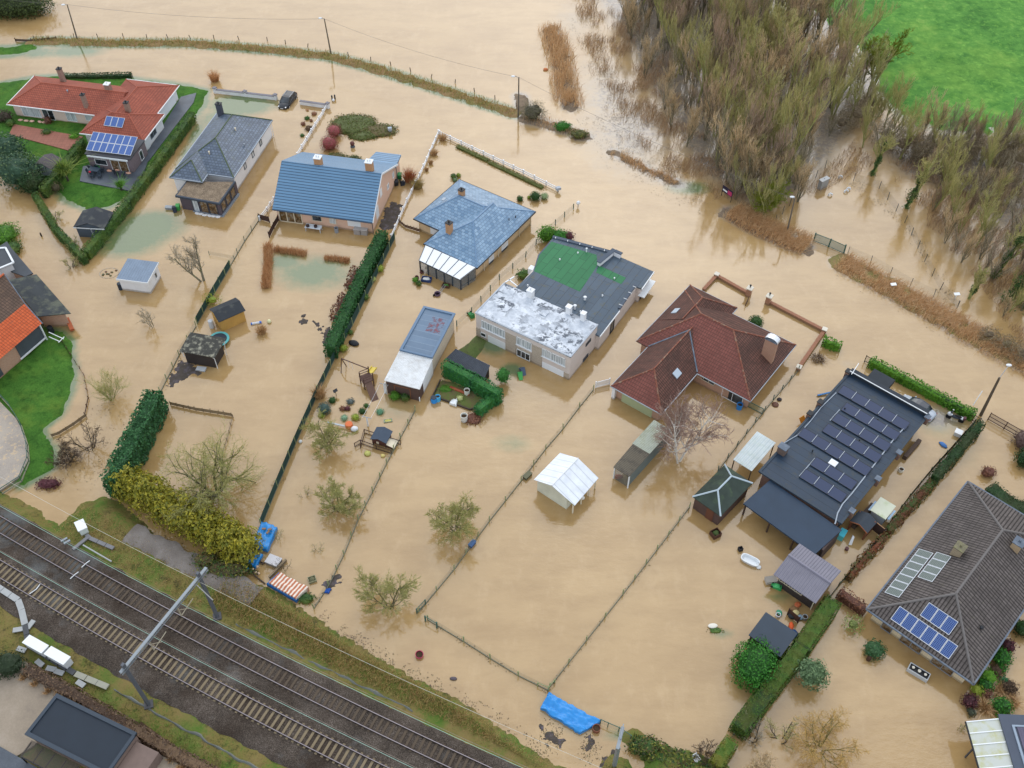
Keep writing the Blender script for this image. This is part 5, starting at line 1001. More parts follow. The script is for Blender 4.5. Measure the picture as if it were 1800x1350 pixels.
def hedge(label, pts, w, h, mat, zref=None, ls=.22, dens=40, bulge=.2, name='hedge', group=None, base=-.2, top=None, rnd=.12, core=True, kind=None):
    """clipped hedge along photograph pixels taken at height zref (default: its top)"""
    zr = h if zref is None else zref; C = [np.array(at(x, y, zr))[:2] for x, y in pts]; o0 = np.array([*C[0], 0])
    seg = [(a, b, np.linalg.norm(b-a)) for a, b in zip(C, C[1:])]; parts = []; m = MB()
    if core:
        for i, (a, b, L) in enumerate(seg): m.obox(tuple((a+b)/2-o0[:2]), math.atan2(*(b-a)[::-1]), L-.3, max(.2, w*.8-bulge*.8), base, h-.14-bulge*.9-.003*i)
        for c in C[1:-1]: m.box(c[0]-o0[0]-w*.36, c[0]-o0[0]+w*.36, c[1]-o0[1]-w*.36, c[1]-o0[1]+w*.36, base, h-.17-bulge*.9)
        parts.append((np.array(m.v), np.array(m.f)))
    per = w+2*h
    for a, b, L in seg:
        n = int(L*per*dens); t_ = RNG.uniform(-.0, 1.0, n); s_ = RNG.uniform(0, per, n); d = (b-a)/L; nn = np.array([-d[1], d[0]])
        side = np.where(s_ < h, -1, np.where(s_ < h+w, 0, 1)); zz = np.where(side == -1, s_, np.where(side == 0, h, per-s_)); off = np.where(side == 0, s_-h-w/2, side*w/2)
        rr = np.clip((zz-h+rnd*2)/(rnd*2), 0, 1)*rnd; off = np.where(side != 0, off-np.sign(off)*rr*.6, off)
        Q = a+d*(t_*L)[:, None]+nn*off[:, None]; k = np.array([mnoise.noise(Vector((x*.9, y*.9, z*.9)))+.6*mnoise.noise(Vector((x*2.7, y*2.7, z*2.7))) for (x, y), z in zip(Q, zz)])*bulge
        Nv = np.where((side == 0)[:, None], np.array([0, 0, 1.]), np.concatenate([nn*1.0, [0.25]])*np.where(side == 0, 1, side)[:, None]*np.array([1, 1, 1.])); Nv[:, 2] = np.abs(Nv[:, 2])
        P = np.concatenate([Q, zz[:, None]], 1)+Nv*k[:, None]-np.array([*o0[:2], 0]); parts.append(leafquads(P, Nv, ls))
    for c, d0 in ((C[0], C[0]-C[1]), (C[-1], C[-1]-C[-2])):    # closed ends
        d = d0/np.linalg.norm(d0); nn = np.array([-d[1], d[0]]); n = int(w*h*dens*1.1); u = RNG.uniform(-w/2, w/2, n); z = RNG.uniform(0, h, n)
        P = np.concatenate([c+nn*u[:, None]*.95+d*.02, z[:, None]], 1)-np.array([*o0[:2], 0]); parts.append(leafquads(P, np.tile([*d, .15], (n, 1)), ls))
    V, F = merge(parts); o = npmesh(name, V, F, mat); o.location = o0; return tag(o, label, name.replace('_', ' '), group, kind)
def blades_np(P, h, w, lean=.35, dirn=None, var=.4):
    """tapered, bent grass blades growing from points P"""
    n = len(P); a = RNG.uniform(0, 2*pi, n); l = np.abs(RNG.normal(0, lean, n)); D2 = np.stack([np.cos(a)*l, np.sin(a)*l], 1)
    if dirn is not None: D2 = D2+np.array(dirn)
    H = h*RNG.uniform(1-var, 1+var*.6, n); wv = np.stack([-np.sin(a+1.2), np.cos(a+1.2), 0*a], 1)*(w*RNG.uniform(.6, 1.4, n))[:, None]
    mid = P+np.concatenate([D2*H[:, None]*.4, (H*.58)[:, None]], 1); tip = P+np.concatenate([D2*H[:, None]*1.15, (H*(1-.25*np.minimum(1, np.hypot(*D2.T))))[:, None]], 1)
    V = np.stack([P-wv*.5, P+wv*.5, mid+wv*.5, mid-wv*.5, tip+wv*.12, tip-wv*.12], 1).reshape(-1, 3)
    b = np.arange(n)[:, None]*6; return V, np.concatenate([b+np.array([0, 1, 2, 3]), b+np.array([3, 2, 4, 5])])
def scatter(pts, n, width=None, world=False):
    V = np.array(pts) if world else W2(pts); out = []
    if width:
        L = np.linalg.norm(np.diff(V, axis=0), axis=1); c = RNG.choice(len(L), n, p=L/L.sum()); t_ = RNG.uniform(0, 1, n)[:, None]
        A = V[c]+(V[c+1]-V[c])*t_; d = (V[c+1]-V[c])/L[c][:, None]; return A+np.stack([-d[:, 1], d[:, 0]], 1)*np.clip(RNG.normal(0, width/4, n), -width/2, width/2)[:, None]
    lo, hi = V.min(0), V.max(0); q = RNG.uniform(lo, hi, (int(n*3.5)+50, 2)); return q[sdf_poly(q, V) < 0][:n]
def stuff(name, label, mat, groups):
    V, F = merge([blades_np(*g) for g in groups]); o = npmesh(name, V, F, mat); return tag(o, label, name.replace('_', ' '), None, 'stuff')
def patchy(Q, sc_=4.5, thr=-.05, seed=0): return Q[np.array([mnoise.noise(Vector((x/sc_, y/sc_, seed)))+.5*mnoise.noise(Vector((x/sc_*3, y/sc_*3, seed+3))) for x, y in Q]) > thr]
def P3(Q, z=0): return np.concatenate([Q, np.full((len(Q), 1), z)], 1)
def tuft(label, px, py, r, h, mat, n=160, z=0, name='grass_clump', group=None, lean=.55, w=.05):
    c = at(px, py, max(z, 0)); a = RNG.uniform(0, 2*pi, n); q = r*.45*np.sqrt(RNG.uniform(0, 1, n)); P = np.stack([q*np.cos(a), q*np.sin(a), np.zeros(n)-.05], 1)
    dirn = np.stack([np.cos(a), np.sin(a)], 1)*(q/(r*.45)*.55*r/h)[:, None]
    V, F = blades_np(P, h, w, lean*.4*r/h, dirn); o = npmesh(name, V, F, mat); o.location = c; return tag(o, label, name.replace('_', ' '), group)
# ------------------------------------------------------------------ bare trees
def gen_tree(seed, h, spread, n0=1, r0=.14, lev=3, nch=(7, 6, 5), up=.35, first=.2, twig=.016, droop=0, wig=.18, ratio=.55, fork=True, zb=-.3, lean=(0, 0), ang=.75, tl=1):
    rnd = random.Random(seed); T = MB(); Cw = MB()
    def vec(): return Vector((rnd.gauss(0, 1), rnd.gauss(0, 1), rnd.gauss(0, 1)))
    def go(p, d, L, r, lv):
        k = 5 if lv == 0 else (4 if lv < lev else 3); pts = [p]; q = p; dd = d.copy()
        for i in range(k):
            dd = (dd+vec()*wig*(.6 if lv == 0 else 1)+Vector((0, 0, (up if lv else .15)-droop*(lv >= 2)*(i+1)*.4))*.28).normalized(); q = q+dd*L/k; pts.append(q)
        rr = [max(r*(1-.62*i/k), twig*.6) for i in range(k+1)]
        if lv == lev: rr[-1] = twig*.4
        (T if lv <= tl else Cw).tube(pts, rr, 6 if lv == 0 else (5 if lv == 1 else 3), cap=lv == 0)
        if lv < lev:
            nc = nch[min(lv, len(nch)-1)]
            for j in range(nc):
                f = first+(1-first)*(j+rnd.random()*.8)/nc if lv == 0 else .2+.8*(j+rnd.random()*.7)/nc
                f = min(f, .99); i = int(f*k); b = pts[i]+(pts[i+1]-pts[i])*(f*k-i); ax = (pts[i+1]-pts[i]).normalized()
                s = ax.cross(vec()).normalized(); a = ang*rnd.uniform(.7, 1.25)
                nd = (ax*cos(a)+s*sin(a)); nd.x *= spread; nd.y *= spread; nd.normalize()
                go(b, nd, L*ratio*rnd.uniform(.7, 1.15)*(1-.35*f), max(r*(1-.6*f)*.62, twig), lv+1)
    for i in range(n0):
        a = 2*pi*i/n0+rnd.random(); s = .0 if n0 == 1 else .28
        d = Vector((cos(a)*s*spread+lean[0], sin(a)*s*spread+lean[1], 1)).normalized()
        go(Vector((cos(a)*.12*(n0 > 1), sin(a)*.12*(n0 > 1), zb)), d, (h-zb)*rnd.uniform(.8, 1)*(.62 if n0 == 1 and not fork else .8), r0*(1 if i == 0 else .8), 0)
    return T, Cw
def tree(label, px, py, args, tm, cm, name='bare_tree', group=None, sc_=1, rz=0):
    T, Cw = gen_tree(**args); e = empty(name, (*at(px, py)[:2], 0), rz, label, 'tree', group); T.build('trunk', tm, e); Cw.build('crown', cm, e); e.scale = (sc_,)*3; return e
BARK = plain('#7d7662', .25, 3, .9, stain='#8f9458', stain_amt=.6); MOSSB = plain('#9a9c62', .25, 3, .9, stain='#b2b65a', stain_amt=.6); DBARK = plain('#4a443c', .25, 3, .9, stain='#6c7048', stain_amt=.5)
BIRCH = plain('#d9d5cb', .1, 3, .8, stain='#6b6660', stain_amt=.35); IVY = leaf('ivy', ['#2d4a28', '#3c6232', '#4c7238', '#6a8044', '#7a7c4c'], trans=.3)
def twigm(n, cols): return leaf(n, cols, .8, .1, .5)
TW_OL = twigm('olive_twigs', ['#c4be86', '#d0ca92', '#b2ac74', '#d8d2a0']); TW_GR = twigm('grey_twigs', ['#c2b8a4', '#d2c8b4', '#aca492']); TW_BR = twigm('brown_twigs', ['#6e5a4c', '#84705c', '#5a4c40']); TW_RD = twigm('birch_twigs', ['#b59c90', '#c4aca0', '#a38a7e']); TW_GO = twigm('golden_twigs', ['#d2b674', '#e0c688', '#c0a260']); TW_YG = twigm('yellow_green_twigs', ['#8f9a3a', '#a3ac44', '#7d8a34']); TW_TN = twigm('tan_twigs', ['#e0cca8', '#ecdcbe', '#ceb894', '#d6c6a4'])
TW_AP = twigm('apple_twigs', ['#b2b070', '#c0be80', '#a09e60', '#cac88c']); APB = plain('#66624a', .25, 3, .9, stain='#8a8c50', stain_amt=.6)
tree('bare tree leaning left beside the green screen fence, with pale trunk base', 357, 494, dict(seed=3, h=7.4, spread=1.0, n0=2, r0=.17, nch=(9, 9, 7), up=.5, lean=(-.28, .1), twig=.02), BARK, TW_GR)
tree('small bare tree below the white lean-to shed', 268, 575, dict(seed=5, h=3.6, spread=1.2, n0=3, r0=.06, nch=(6, 6, 4), up=.3, lean=(-.2, 0)), BARK, TW_GR)
tree('multi stemmed olive shrub tree between the left lawn and the dark hedge', 196, 702, dict(seed=8, h=4.6, spread=1.3, n0=12, r0=.05, lev=2, nch=(10, 7), up=.5, twig=.016), MOSSB, TW_OL)
tree('bare dark tree at the end of the wattle fence, with crooked limbs', 160, 790, dict(seed=9, h=4.4, spread=1.6, n0=5, r0=.07, nch=(6, 6, 4), up=.35, wig=.25), DBARK, TW_BR)
tree('dense brown thicket at the edge of the small lawn strip', 118, 812, dict(seed=10, h=3.0, spread=1.8, n0=12, r0=.05, nch=(7, 6, 4), up=.25, wig=.25), DBARK, TW_BR, name='bare_shrub')
tree('very wide spreading bare tree with mossy limbs beside the yellow shrubs', 381, 866, dict(seed=12, h=8.2, spread=2.2, n0=5, r0=.2, nch=(10, 9, 7), up=.15, wig=.26, twig=.016, ratio=.66), APB, TW_AP)
tree('spreading apple tree next to the orange robot lawn toy and long screen fence', 578, 781, dict(seed=14, h=4.8, spread=1.7, n0=4, r0=.1, nch=(9, 9, 9), up=.22, wig=.24, twig=.018, ratio=.62, first=.3), APB, TW_AP)
tree('round topped apple tree between the screen fence and the wire fence', 597, 897, dict(seed=15, h=4.1, spread=1.7, n0=5, r0=.1, nch=(9, 9, 9), up=.22, wig=.24, twig=.018, ratio=.62, first=.3), APB, TW_AP)
tree('round apple tree alone in the middle garden water', 800, 928, dict(seed=16, h=4.9, spread=1.7, n0=5, r0=.1, nch=(9, 9, 9), up=.22, wig=.24, twig=.018, ratio=.62, first=.3), APB, TW_AP)
tree('apple tree nearest to the railway, beside the broken wire fence', 683, 1067, dict(seed=17, h=5.2, spread=1.7, n0=4, r0=.1, nch=(9, 9, 9), up=.22, wig=.24, twig=.018, ratio=.62, first=.3), APB, TW_AP)
tree('white barked birch with purple brown twigs behind the brown roofed house', 1192, 812, dict(seed=21, h=9.4, spread=1.15, n0=3, r0=.14, nch=(13, 10, 9), up=.25, wig=.2, twig=.02, lean=(.12, .3), ratio=.6, tl=1), BIRCH, TW_RD, name='birch_tree')
tree('golden twigged willow in the lower right water', 1438, 1318, dict(seed=23, h=4.2, spread=2.4, n0=6, r0=.09, nch=(7, 7, 5), up=.05, wig=.3, twig=.016, ratio=.7, droop=.2), plain('#7a7040', .2, 3, .9), TW_GO, name='willow_tree')
tree('leafless fruit tree with dark limbs left of the golden willow', 1372, 1304, dict(seed=24, h=2.6, spread=1.8, n0=3, r0=.08, nch=(7, 7, 5), up=.2, wig=.3), DBARK, TW_OL)
tree('low leafless fruit tree close to the trimmed lower hedge', 1322, 1300, dict(seed=25, h=2.4, spread=1.8, n0=3, r0=.07, nch=(7, 6, 5), up=.2, wig=.3), DBARK, TW_GR)
tree('grey leafless shrub by the white plastic chair at the lower edge', 1238, 1330, dict(seed=26, h=2.2, spread=1.8, n0=6, r0=.04, nch=(6, 6, 4), up=.1), DBARK, TW_BR, name='bare_shrub')
tree('thick pale bare shrub at the bottom edge by the hedge end', 1330, 1372, dict(seed=27, h=3.4, spread=1.6, n0=12, r0=.05, nch=(8, 7, 6), up=.3, twig=.02), BARK, TW_TN, name='bare_shrub')
for i, (x, y, l) in enumerate(((98, 386, 'upper leafless shrub outside the trimmed hedge'), (128, 438, 'middle leafless shrub outside the trimmed hedge'), (126, 470, 'lowest leafless shrub outside the trimmed hedge'))): tree(l, x, y, dict(seed=30+i, h=2.2, spread=2, n0=5, r0=.05, nch=(6, 6, 4), up=.1, wig=.3), DBARK, TW_OL, name='bare_shrub')
for x, y, l, s in ((155, 976+0, '', 0),): pass
for i, (x, y, l, s) in enumerate(((536, 872, 'thin sapling by the screen fence left of the round apple tree', 1), (557, 968, 'tiny leafless sapling standing alone in brown water', .9), (490, 945, 'small leafless sapling beside the larger blue tarpaulin', 1), (500, 1000, 'reddish leafless sapling beside the plank by the striped tarpaulin', 1.1))): tree(l, x, y, dict(seed=40+i, h=1.6*s, spread=1.6, n0=4, r0=.025, lev=2, nch=(6, 4), up=.3, twig=.012), BARK, TW_OL if i < 3 else TW_BR, name='sapling')
# the flooded wood: individual trees, each with its own trunk and crown
TW_PK = twigm('pinkish_twigs', ['#c6b09c', '#d6c2ae', '#b29c88', '#c0aa94'])
PRO = [(dict(seed=51, h=14, spread=.55, n0=2, r0=.17, nch=(11, 7, 5), up=.75, twig=.021, wig=.15, ang=.55, first=.12), MOSSB, TW_OL), (dict(seed=52, h=12.5, spread=.6, n0=3, r0=.13, nch=(11, 7, 5), up=.7, twig=.021, wig=.17, ang=.55, first=.1), BARK, TW_TN), (dict(seed=53, h=13.5, spread=.5, n0=3, r0=.14, nch=(11, 7, 4), up=.75, twig=.021, wig=.15, ang=.5, first=.15), BARK, TW_PK), (dict(seed=54, h=11, spread=.7, n0=4, r0=.11, nch=(8, 6, 4), up=.7, twig=.02, wig=.15, ang=.55, first=.15), BARK, TW_GR), (dict(seed=55, h=12, spread=.9, n0=1, r0=.22, nch=(13, 8, 5), up=.6, twig=.02, wig=.14, ang=.7, first=.25), MOSSB, TW_OL)]
KIN = ['tall olive twigged tree with mossy stems in', 'slender tan twigged multi stemmed tree in', 'upright pinkish tan crowned tree in', 'grey twigged coppiced tree in', 'broad mossy tree with olive crown in']
protos = [None]*5; wrnd = random.Random(99)
def wood_tree(p, k, where, s, group):
    lab = KIN[k]+' '+where
    if protos[k] is None:
        a, tm, cm = PRO[k]; T, Cw = gen_tree(**a); e = empty('bare_tree', (p[0], p[1], 0), 0, lab, 'tree', group); T.build('trunk', tm, e); Cw.build('crown', cm, e); protos[k] = e; e.scale = (s, s, s)
    else: copy_tree(protos[k], None, (p[0], p[1], 0), wrnd.uniform(0, 6.28), (s, s, s), lab, group)
def wood(poly, n, where, group, s=(.75, 1.12), dmin=1.4, ks=(0, 1, 2, 3, 4)):
    V = W2(poly); lo, hi = V.min(0), V.max(0); got = []
    for _ in range(n*40):
        q = np.array([wrnd.uniform(lo[0], hi[0]), wrnd.uniform(lo[1], hi[1])])
        if sdf_poly(q[None], V)[0] < 0 and all(np.hypot(*(q-g)) > dmin for g in got):
            got.append(q); wood_tree(q, wrnd.choice(ks), where, wrnd.uniform(*s), group)
            if len(got) >= n: break
wood([(1085,-20),(1140,60),(1205,170),(1240,260),(1262,330),(1330,368),(1400,330),(1440,290),(1470,220),(1500,120),(1460,60),(1380,20),(1300,-60),(1150,-60)], 165, 'the dense flooded wood', 'bare trees of the flooded wood')
wood([(1075,-20),(1130,80),(1190,170),(1240,270),(1290,350),(1340,372),(1405,335),(1450,290),(1480,220),(1510,130),(1470,60),(1390,0),(1300,-60),(1150,-60)], 80, 'the undergrowth of the dense flooded wood', 'low bare trees under the flooded wood', (.32, .55), 1.5, (1, 2, 3))
wood([(1560,220),(1660,240),(1800,250),(1830,420),(1800,600),(1740,540),(1690,470),(1640,400),(1610,320)], 55, 'the tangled flooded brush at the right edge', 'low bare trees in the right hand brush', (.3, .55), 1.5, (0, 1, 2, 3))
wood([(1262,330),(1300,362),(1345,388),(1415,350),(1395,310),(1300,310)], 14, 'the front of the wood', 'bare trees at the front of the wood', (.4, .75), 1.3, (0, 1, 2))
wood([(1110,20),(1170,110),(1240,230),(1215,290),(1150,180),(1085,60)], 14, 'the reedy edge of the flooded wood', 'bare trees at the reedy wood edge', (.45, .7), 2.0, (1, 3))
wood([(1470,150),(1500,255),(1540,300),(1600,290),(1660,262),(1800,300),(1800,262),(1700,240),(1620,225),(1560,190),(1520,120)], 26, 'the strip between the meadow and the flood', 'bare trees along the meadow edge', (.5, .85), 2.0, (0, 1, 3, 4))
wood([(1610,330),(1660,420),(1690,470),(1760,520),(1810,600),(1860,560),(1860,330),(1800,320),(1700,300)], 26, 'the open flooded wood at the right edge', 'bare trees at the right edge', (.5, .9), 2.2, (0, 3, 4))
tree('bright yellow green mossy tree at the front corner of the flooded wood', 1342, 372, dict(seed=61, h=6.0, spread=1.4, n0=6, r0=.12, nch=(9, 8, 6), up=.3, twig=.03, wig=.25), plain('#93a03c', .2, 3, .9), TW_YG)
tree('tall yellow lichen covered tree at the edge of the green meadow', 1535, 150, dict(seed=62, h=11, spread=.9, n0=2, r0=.3, nch=(13, 8, 6), up=.5, twig=.04, wig=.2), plain('#6b6a2e', .2, 3, .9, stain='#a3a23a', stain_amt=.8), TW_YG)
def ivytree(lbl, px, py, h, r, seed, lean=(0, 0)):
    e = tree(lbl, px, py, dict(seed=seed, h=h, spread=.9, n0=1, r0=.26, nch=(12, 8, 5), up=.6, twig=.022, first=.45, lean=lean), MOSSB, TW_OL, name='ivy_clad_tree')
    n = int(h*170); z = RNG.uniform(.1, h*.72, n); a = RNG.uniform(0, 2*pi, n); q = r*.85*(1-.5*z/(h*.72))*np.abs(RNG.normal(.75, .45, n))*(.7+.5*np.sin(z*2.3+seed)); N = np.stack([np.cos(a), np.sin(a), .3+0*a], 1)
    P = np.stack([q*np.cos(a)+z*lean[0]*.9, q*np.sin(a)+z*lean[1]*.9, z], 1); npmesh('ivy', *leafquads(P, N, .24, 1.2), IVY, e)
ivytree('ivy clad tree beside the fenced flooded yard, darker and slimmer', 1532, 308, 8, .45, 71, (.12, 0)); ivytree('ivy clad thick tree leaning right beside the fenced yard', 1592, 366, 10, .8, 72, (.2, .1)); ivytree('ivy clad tree by the yard corner with the white signs', 1703, 525, 6, .4, 73, (.15, .1)); ivytree('ivy clad tree in front of the dark wood at the right', 1742, 492, 10, .6, 74, (.22, .05)); ivytree('broad ivy clad tree at the far right picture edge', 1770, 530, 11, 1.0, 75, (.2, 0)); ivytree('lowest ivy clad tree at the right picture edge', 1798, 540, 10, .9, 76, (.2, 0))
# ------------------------------------------------------------------ hedges and shrubs
HG = leaf('hedge_green', ['#2f4a24', '#3a5a2a', '#486b30', '#5a7c38'], patch=('#7d8a38', .5, .4)); HD = leaf('dark_hedge', ['#1f3a1c', '#2a4a24', '#35582a'], patch=('#4a4a28', .5, .4)); HB = leaf('bright_hedge', ['#4a7a20', '#5c9128', '#6fa632', '#3f6b1e']); CY = leaf('cypress', ['#27522f', '#34653a', '#427845', '#1f4428', '#4d8450']); YL = leaf('yellow_leaves', ['#a09c30', '#b4aa36', '#c2b440', '#878a30', '#96903a', '#70782e'], patch=('#7d7c34', .4, .35), trans=.35); LG = leaf('laurel', ['#2f6b22', '#3c8028', '#4c9430', '#275a1e']); TH = leaf('thuja', ['#24502a', '#2f6030', '#3c7038']); BEECH = leaf('dry_beech', ['#6b4436', '#80543f', '#5a3a30', '#94684c'], trans=.1); HEATH = leaf('heather_mound', ['#56622a', '#667232', '#7a833c', '#454f24', '#6a5c34']); RED = leaf('red_shrub', ['#95484c', '#a85a5c', '#7a4440', '#7d6448', '#6b5a40'], trans=.1); RUST = leaf('rusty_grass', ['#bd8a5e', '#cc9e70', '#a87850', '#d8b488'], trans=.35); STRAW = leaf('straw', ['#b89468', '#c8a678', '#a68258', '#d4b68c'], trans=.1); OLV = leaf('olive_leaves', ['#5f7a54', '#6f8a60', '#4c6644', '#839c70']); EVG = leaf('evergreen_shrub', ['#33503a', '#40604a', '#4e6e50', '#2a4430', '#6a8258']); MIX = leaf('bramble', ['#3c5a2c', '#55702f', '#6b5a3a', '#2f4a28', '#8a8a3c']); MAR = leaf('maroon_shrub', ['#5a3038', '#6b3a40', '#48282e']); YGR = leaf('yellow_green_shrub', ['#8a9a34', '#9cab40', '#76882e']); BLD = leaf('brown_dead_hedge', ['#5a4636', '#6b5442', '#4a3a2e', '#7d654c'], trans=.1); DGR = leaf('box_ball', ['#2a4a20', '#365a28', '#44692e'])
hedge('long clipped hedge along the driveway of the orange roofed bungalow', [(336,196),(272,284),(222,350),(148,440)], 1.25, 1.6, HG, group=None)
hedge('narrow clipped hedge bounding the lawn on its left', [(60,338),(96,398),(146,450)], .9, 1.5, HG); hedge('ivy covered hedge between the two lawns and the grey extension', [(143,242),(108,288),(72,330)], 1.0, 1.9, HG)
hedge('low clipped hedge behind the orange roofed bungalow', [(108,130),(165,130),(230,128)], .9, .8, HD)
hedge('dense tall hedge between the pink house garden and the green screen fence', [(672,405),(640,470),(608,540),(578,608)], 1.5, 2.1, TH, ls=.26, bulge=.2)
hedge('big dark cypress hedge with rounded end', [(269,686),(234,757),(192,842)], 2.1, 3.5, CY, ls=.3, dens=40, bulge=.35, rnd=.7, name='cypress_hedge')
hedge('bright green bushy hedge behind the black iron fence', [(1532,629),(1590,659),(1658,694),(1716,725)], 1.05, 1.3, HB, ls=.22, bulge=.2)
hedge('dark clipped hedge starting at the iron gate', [(1727,739),(1690,783),(1645,836)], .95, 1.6, HD); hedge('rough green and brown hedge behind the bungalow carport, far part', [(1640,843),(1600,886),(1564,930)], .85, 1.3, leaf('mixed_hedge', ['#2f5a28', '#3c6b2c', '#55622e', '#6b4a34'], patch=('#7a4634', .8, .8)), bulge=.25); hedge('rough ragged hedge of green and rust shrubs, near part', [(1560,936),(1530,968),(1494,1012)], .75, 1.1, leaf('ragged_hedge', ['#4c5a2c', '#6b5a38', '#7a4a34', '#3c6a2a'], patch=('#8a4c34', .9, .8)), bulge=.35)
hedge('large clipped hedge beside the round laurel bush', [(1466,1052),(1412,1132),(1352,1210),(1300,1280)], 1.75, 1.9, leaf('moss_hedge', ['#3a5a1e', '#486a22', '#557828', '#2f4a1c'], patch=('#6b6a28', .8, .4)), ls=.15, dens=60, bulge=.06)
hedge('short clipped hedge piece after a gap at the lower edge', [(1288,1298),(1258,1344)], 1.3, 1.6, leaf('mossy_hedge_end', ['#4a6a22', '#587a28', '#6a7a2c'], patch=('#8a7a2c', .9, .5)), ls=.15, dens=60, bulge=.06)
hedge('dark rounded hedge curving away behind the grey tiled bungalow', [(1742,852),(1775,880),(1830,902)], 1.9, 1.6, HD, ls=.15, dens=60, bulge=.06, rnd=.5)
hedge('low mossy hedge along the white rail fence, upper piece', [(803,254),(858,280)], .75, .45, HEATH, ls=.14, dens=60, bulge=.05); hedge('low mossy hedge along the white rail fence, lower piece', [(859,282),(955,328)], .75, .4, HEATH, ls=.14, dens=60, bulge=.05)
NETH = leaf('netted_green_hedge', ['#2c6b3c', '#357a40', '#45893e', '#265c38'])
hedge('green hedge wrapped in netting beside the black tin roof', [(780,634),(830,660),(880,688)], 1.2, 2.3, NETH, ls=.2, bulge=.22); hedge('short netted hedge arm turning towards the white barrel', [(872,690),(838,716)], 1.1, 1.6, NETH, ls=.2, bulge=.25)
hedge('dry brown hydrangea row along the tall dense hedge, upper half', [(628,468),(612,500)], 1.2, .9, BEECH, ls=.26, bulge=.45, core=True); hedge('dry brown hydrangea row along the tall dense hedge, lower half', [(606,515),(588,556)], 1.3, .9, BEECH, ls=.26, bulge=.45)
hedge('rusty brown beech hedge at the corner of the grey tiled bungalow', [(1478,1036),(1524,1068)], 1.1, 1.3, BEECH, ls=.2, bulge=.2)
hedge('dark brown dead hedge between the embankment and the black roofed garage', [(44,1172),(120,1212),(220,1270),(300,1318),(380,1360)], 1.1, 1.9, BLD, ls=.2, bulge=.15, base=.6)
hedge('ragged bramble hedge at the bottom edge beside the catenary mast', [(1112,1300),(1170,1325),(1235,1350),(1280,1364)], 1.5, 1.0, MIX, ls=.26, bulge=.5)
bush('bushy end of the bramble hedge, nearest to the blue tarpaulin', 1135, 1312, (1.6, 1.0, .8), MIX)
for lbl, pts, w, h in (('rusty ornamental grass row running down from the brown gate', [(472,432),(471,470),(468,508)], .9, 1.0), ('rusty ornamental grass row along the patio, left piece', [(482,440),(538,448)], .8, .8), ('rusty ornamental grass row along the patio, right piece', [(571,455),(614,460)], .8, .7)):
    C = W2(pts); L = np.linalg.norm(np.diff(C, axis=0), axis=1).sum(); q = scatter(pts, int(L*260), w*1.3); V, F = blades_np(P3(q-C[0], -.05), h, .04, .45); o = npmesh('ornamental_grass', V, F, RUST); o.location = (*C[0], 0); tag(o, lbl, 'grass row', 'rusty grass rows behind the pink house')
# yellow leaved shrub row
for i, (x, y, r, l) in enumerate(((228,850,(1.9,1.8,1.9),'first beside the cypress hedge, tinged brown'), (262,868,(2.1,2.0,2.1),'second from the cypress hedge, partly bare'), (297,890,(2.0,1.9,2.0),'third, with green leaves between'), (330,906,(2.1,2.0,2.2),'middle one, broad'), (364,926,(2.1,2.0,2.1),'fifth, leaning over the bramble'), (398,946,(2.0,2.0,2.1),'sixth, brightest yellow'), (426,962,(1.8,1.8,1.9),'nearest to the blue tarpaulin'))):
    bush('yellow leaved shrub of the railway row: '+l, x, y, r, YL, z=1.9, ls=.3, dens=50, lump=.5, name='yellow_shrub', group='yellow shrubs along the railway', core=.5)
bush('low dark bramble under the yellow shrubs', 400, 1000, (2.6, 1.2, .8), MIX, z=.9, ls=.25, lump=.4); bush('low bramble mound at the pole foot', 360, 985, (1.4, 1.0, .6), MIX, z=1.0, lump=.4)
bush('large glossy round laurel bush covering the felt shed corner', 1328, 1168, (2.15, 2.7, 1.7), LG, z=1.5, ls=.2, dens=60, lump=.14, rz=-.5)
bush('grey green olive tree crown beside the large hedge', 1428, 1184, (1.5, 1.5, 1.3), OLV, z=1.7, ls=.24, dens=40, lump=.3, name='olive_tree'); bush('dark evergreen bush leaning on a brown stump in front of the bungalow', 1538, 1142, (1.1, 1.0, .9), leaf('bay', ['#2f5a34', '#3c6a3c', '#274c2c', '#557a50']), ls=.2, lump=.35); bush('pale yellow green loose shrub in front of the bungalow wall', 1500, 1098, (1.1, 1.1, .9), leaf('pale_willow', ['#8a9a54', '#9aa860', '#747f48']), ls=.16, dens=24, lump=.4, core=.4)
bush('dark evergreen mass at the left edge beside the tool shed', 30, 300, (3.4, 3.0, 2.6), EVG, z=2.2, ls=.3, lump=.35, dens=22); bush('grey green evergreen at the left edge above the dark mass', 14, 262, (2.6, 2.4, 2.2), EVG, z=1.9, ls=.3, lump=.35, dens=22); bush('dense dark evergreen next to the tool shed', 55, 320, (1.9, 1.9, 1.7), HD, z=1.6, ls=.26, lump=.3)
bush('dark brown shrub at the left corner of the bungalow', 8, 205, (1.3, 1.2, 1.0), leaf('brown_shrub', ['#4a3a34', '#5a4a40', '#3c4a30']), ls=.22); bush('small dark shrub at the terrace corner', 18, 216, .8, HG, ls=.18); bush('small clipped bush on the lawn by the terrace', 82, 232, (.9, .7, .5), HG, ls=.16); bush('dry maroon shrub in front of the bungalow wall', 84, 212, (.7, .6, .7), BEECH, ls=.18, lump=.4); bush('small green shrubs at the end of the terrace', 130, 240, (.8, .6, .5), HB, ls=.18, lump=.4); bush('reddish bare bush beside the palm', 98, 330, (1.1, 1.0, .9), leaf('reddish_bare_bush', ['#6b5a44', '#7d6c50', '#55503a']), ls=.12, dens=40, core=.55)
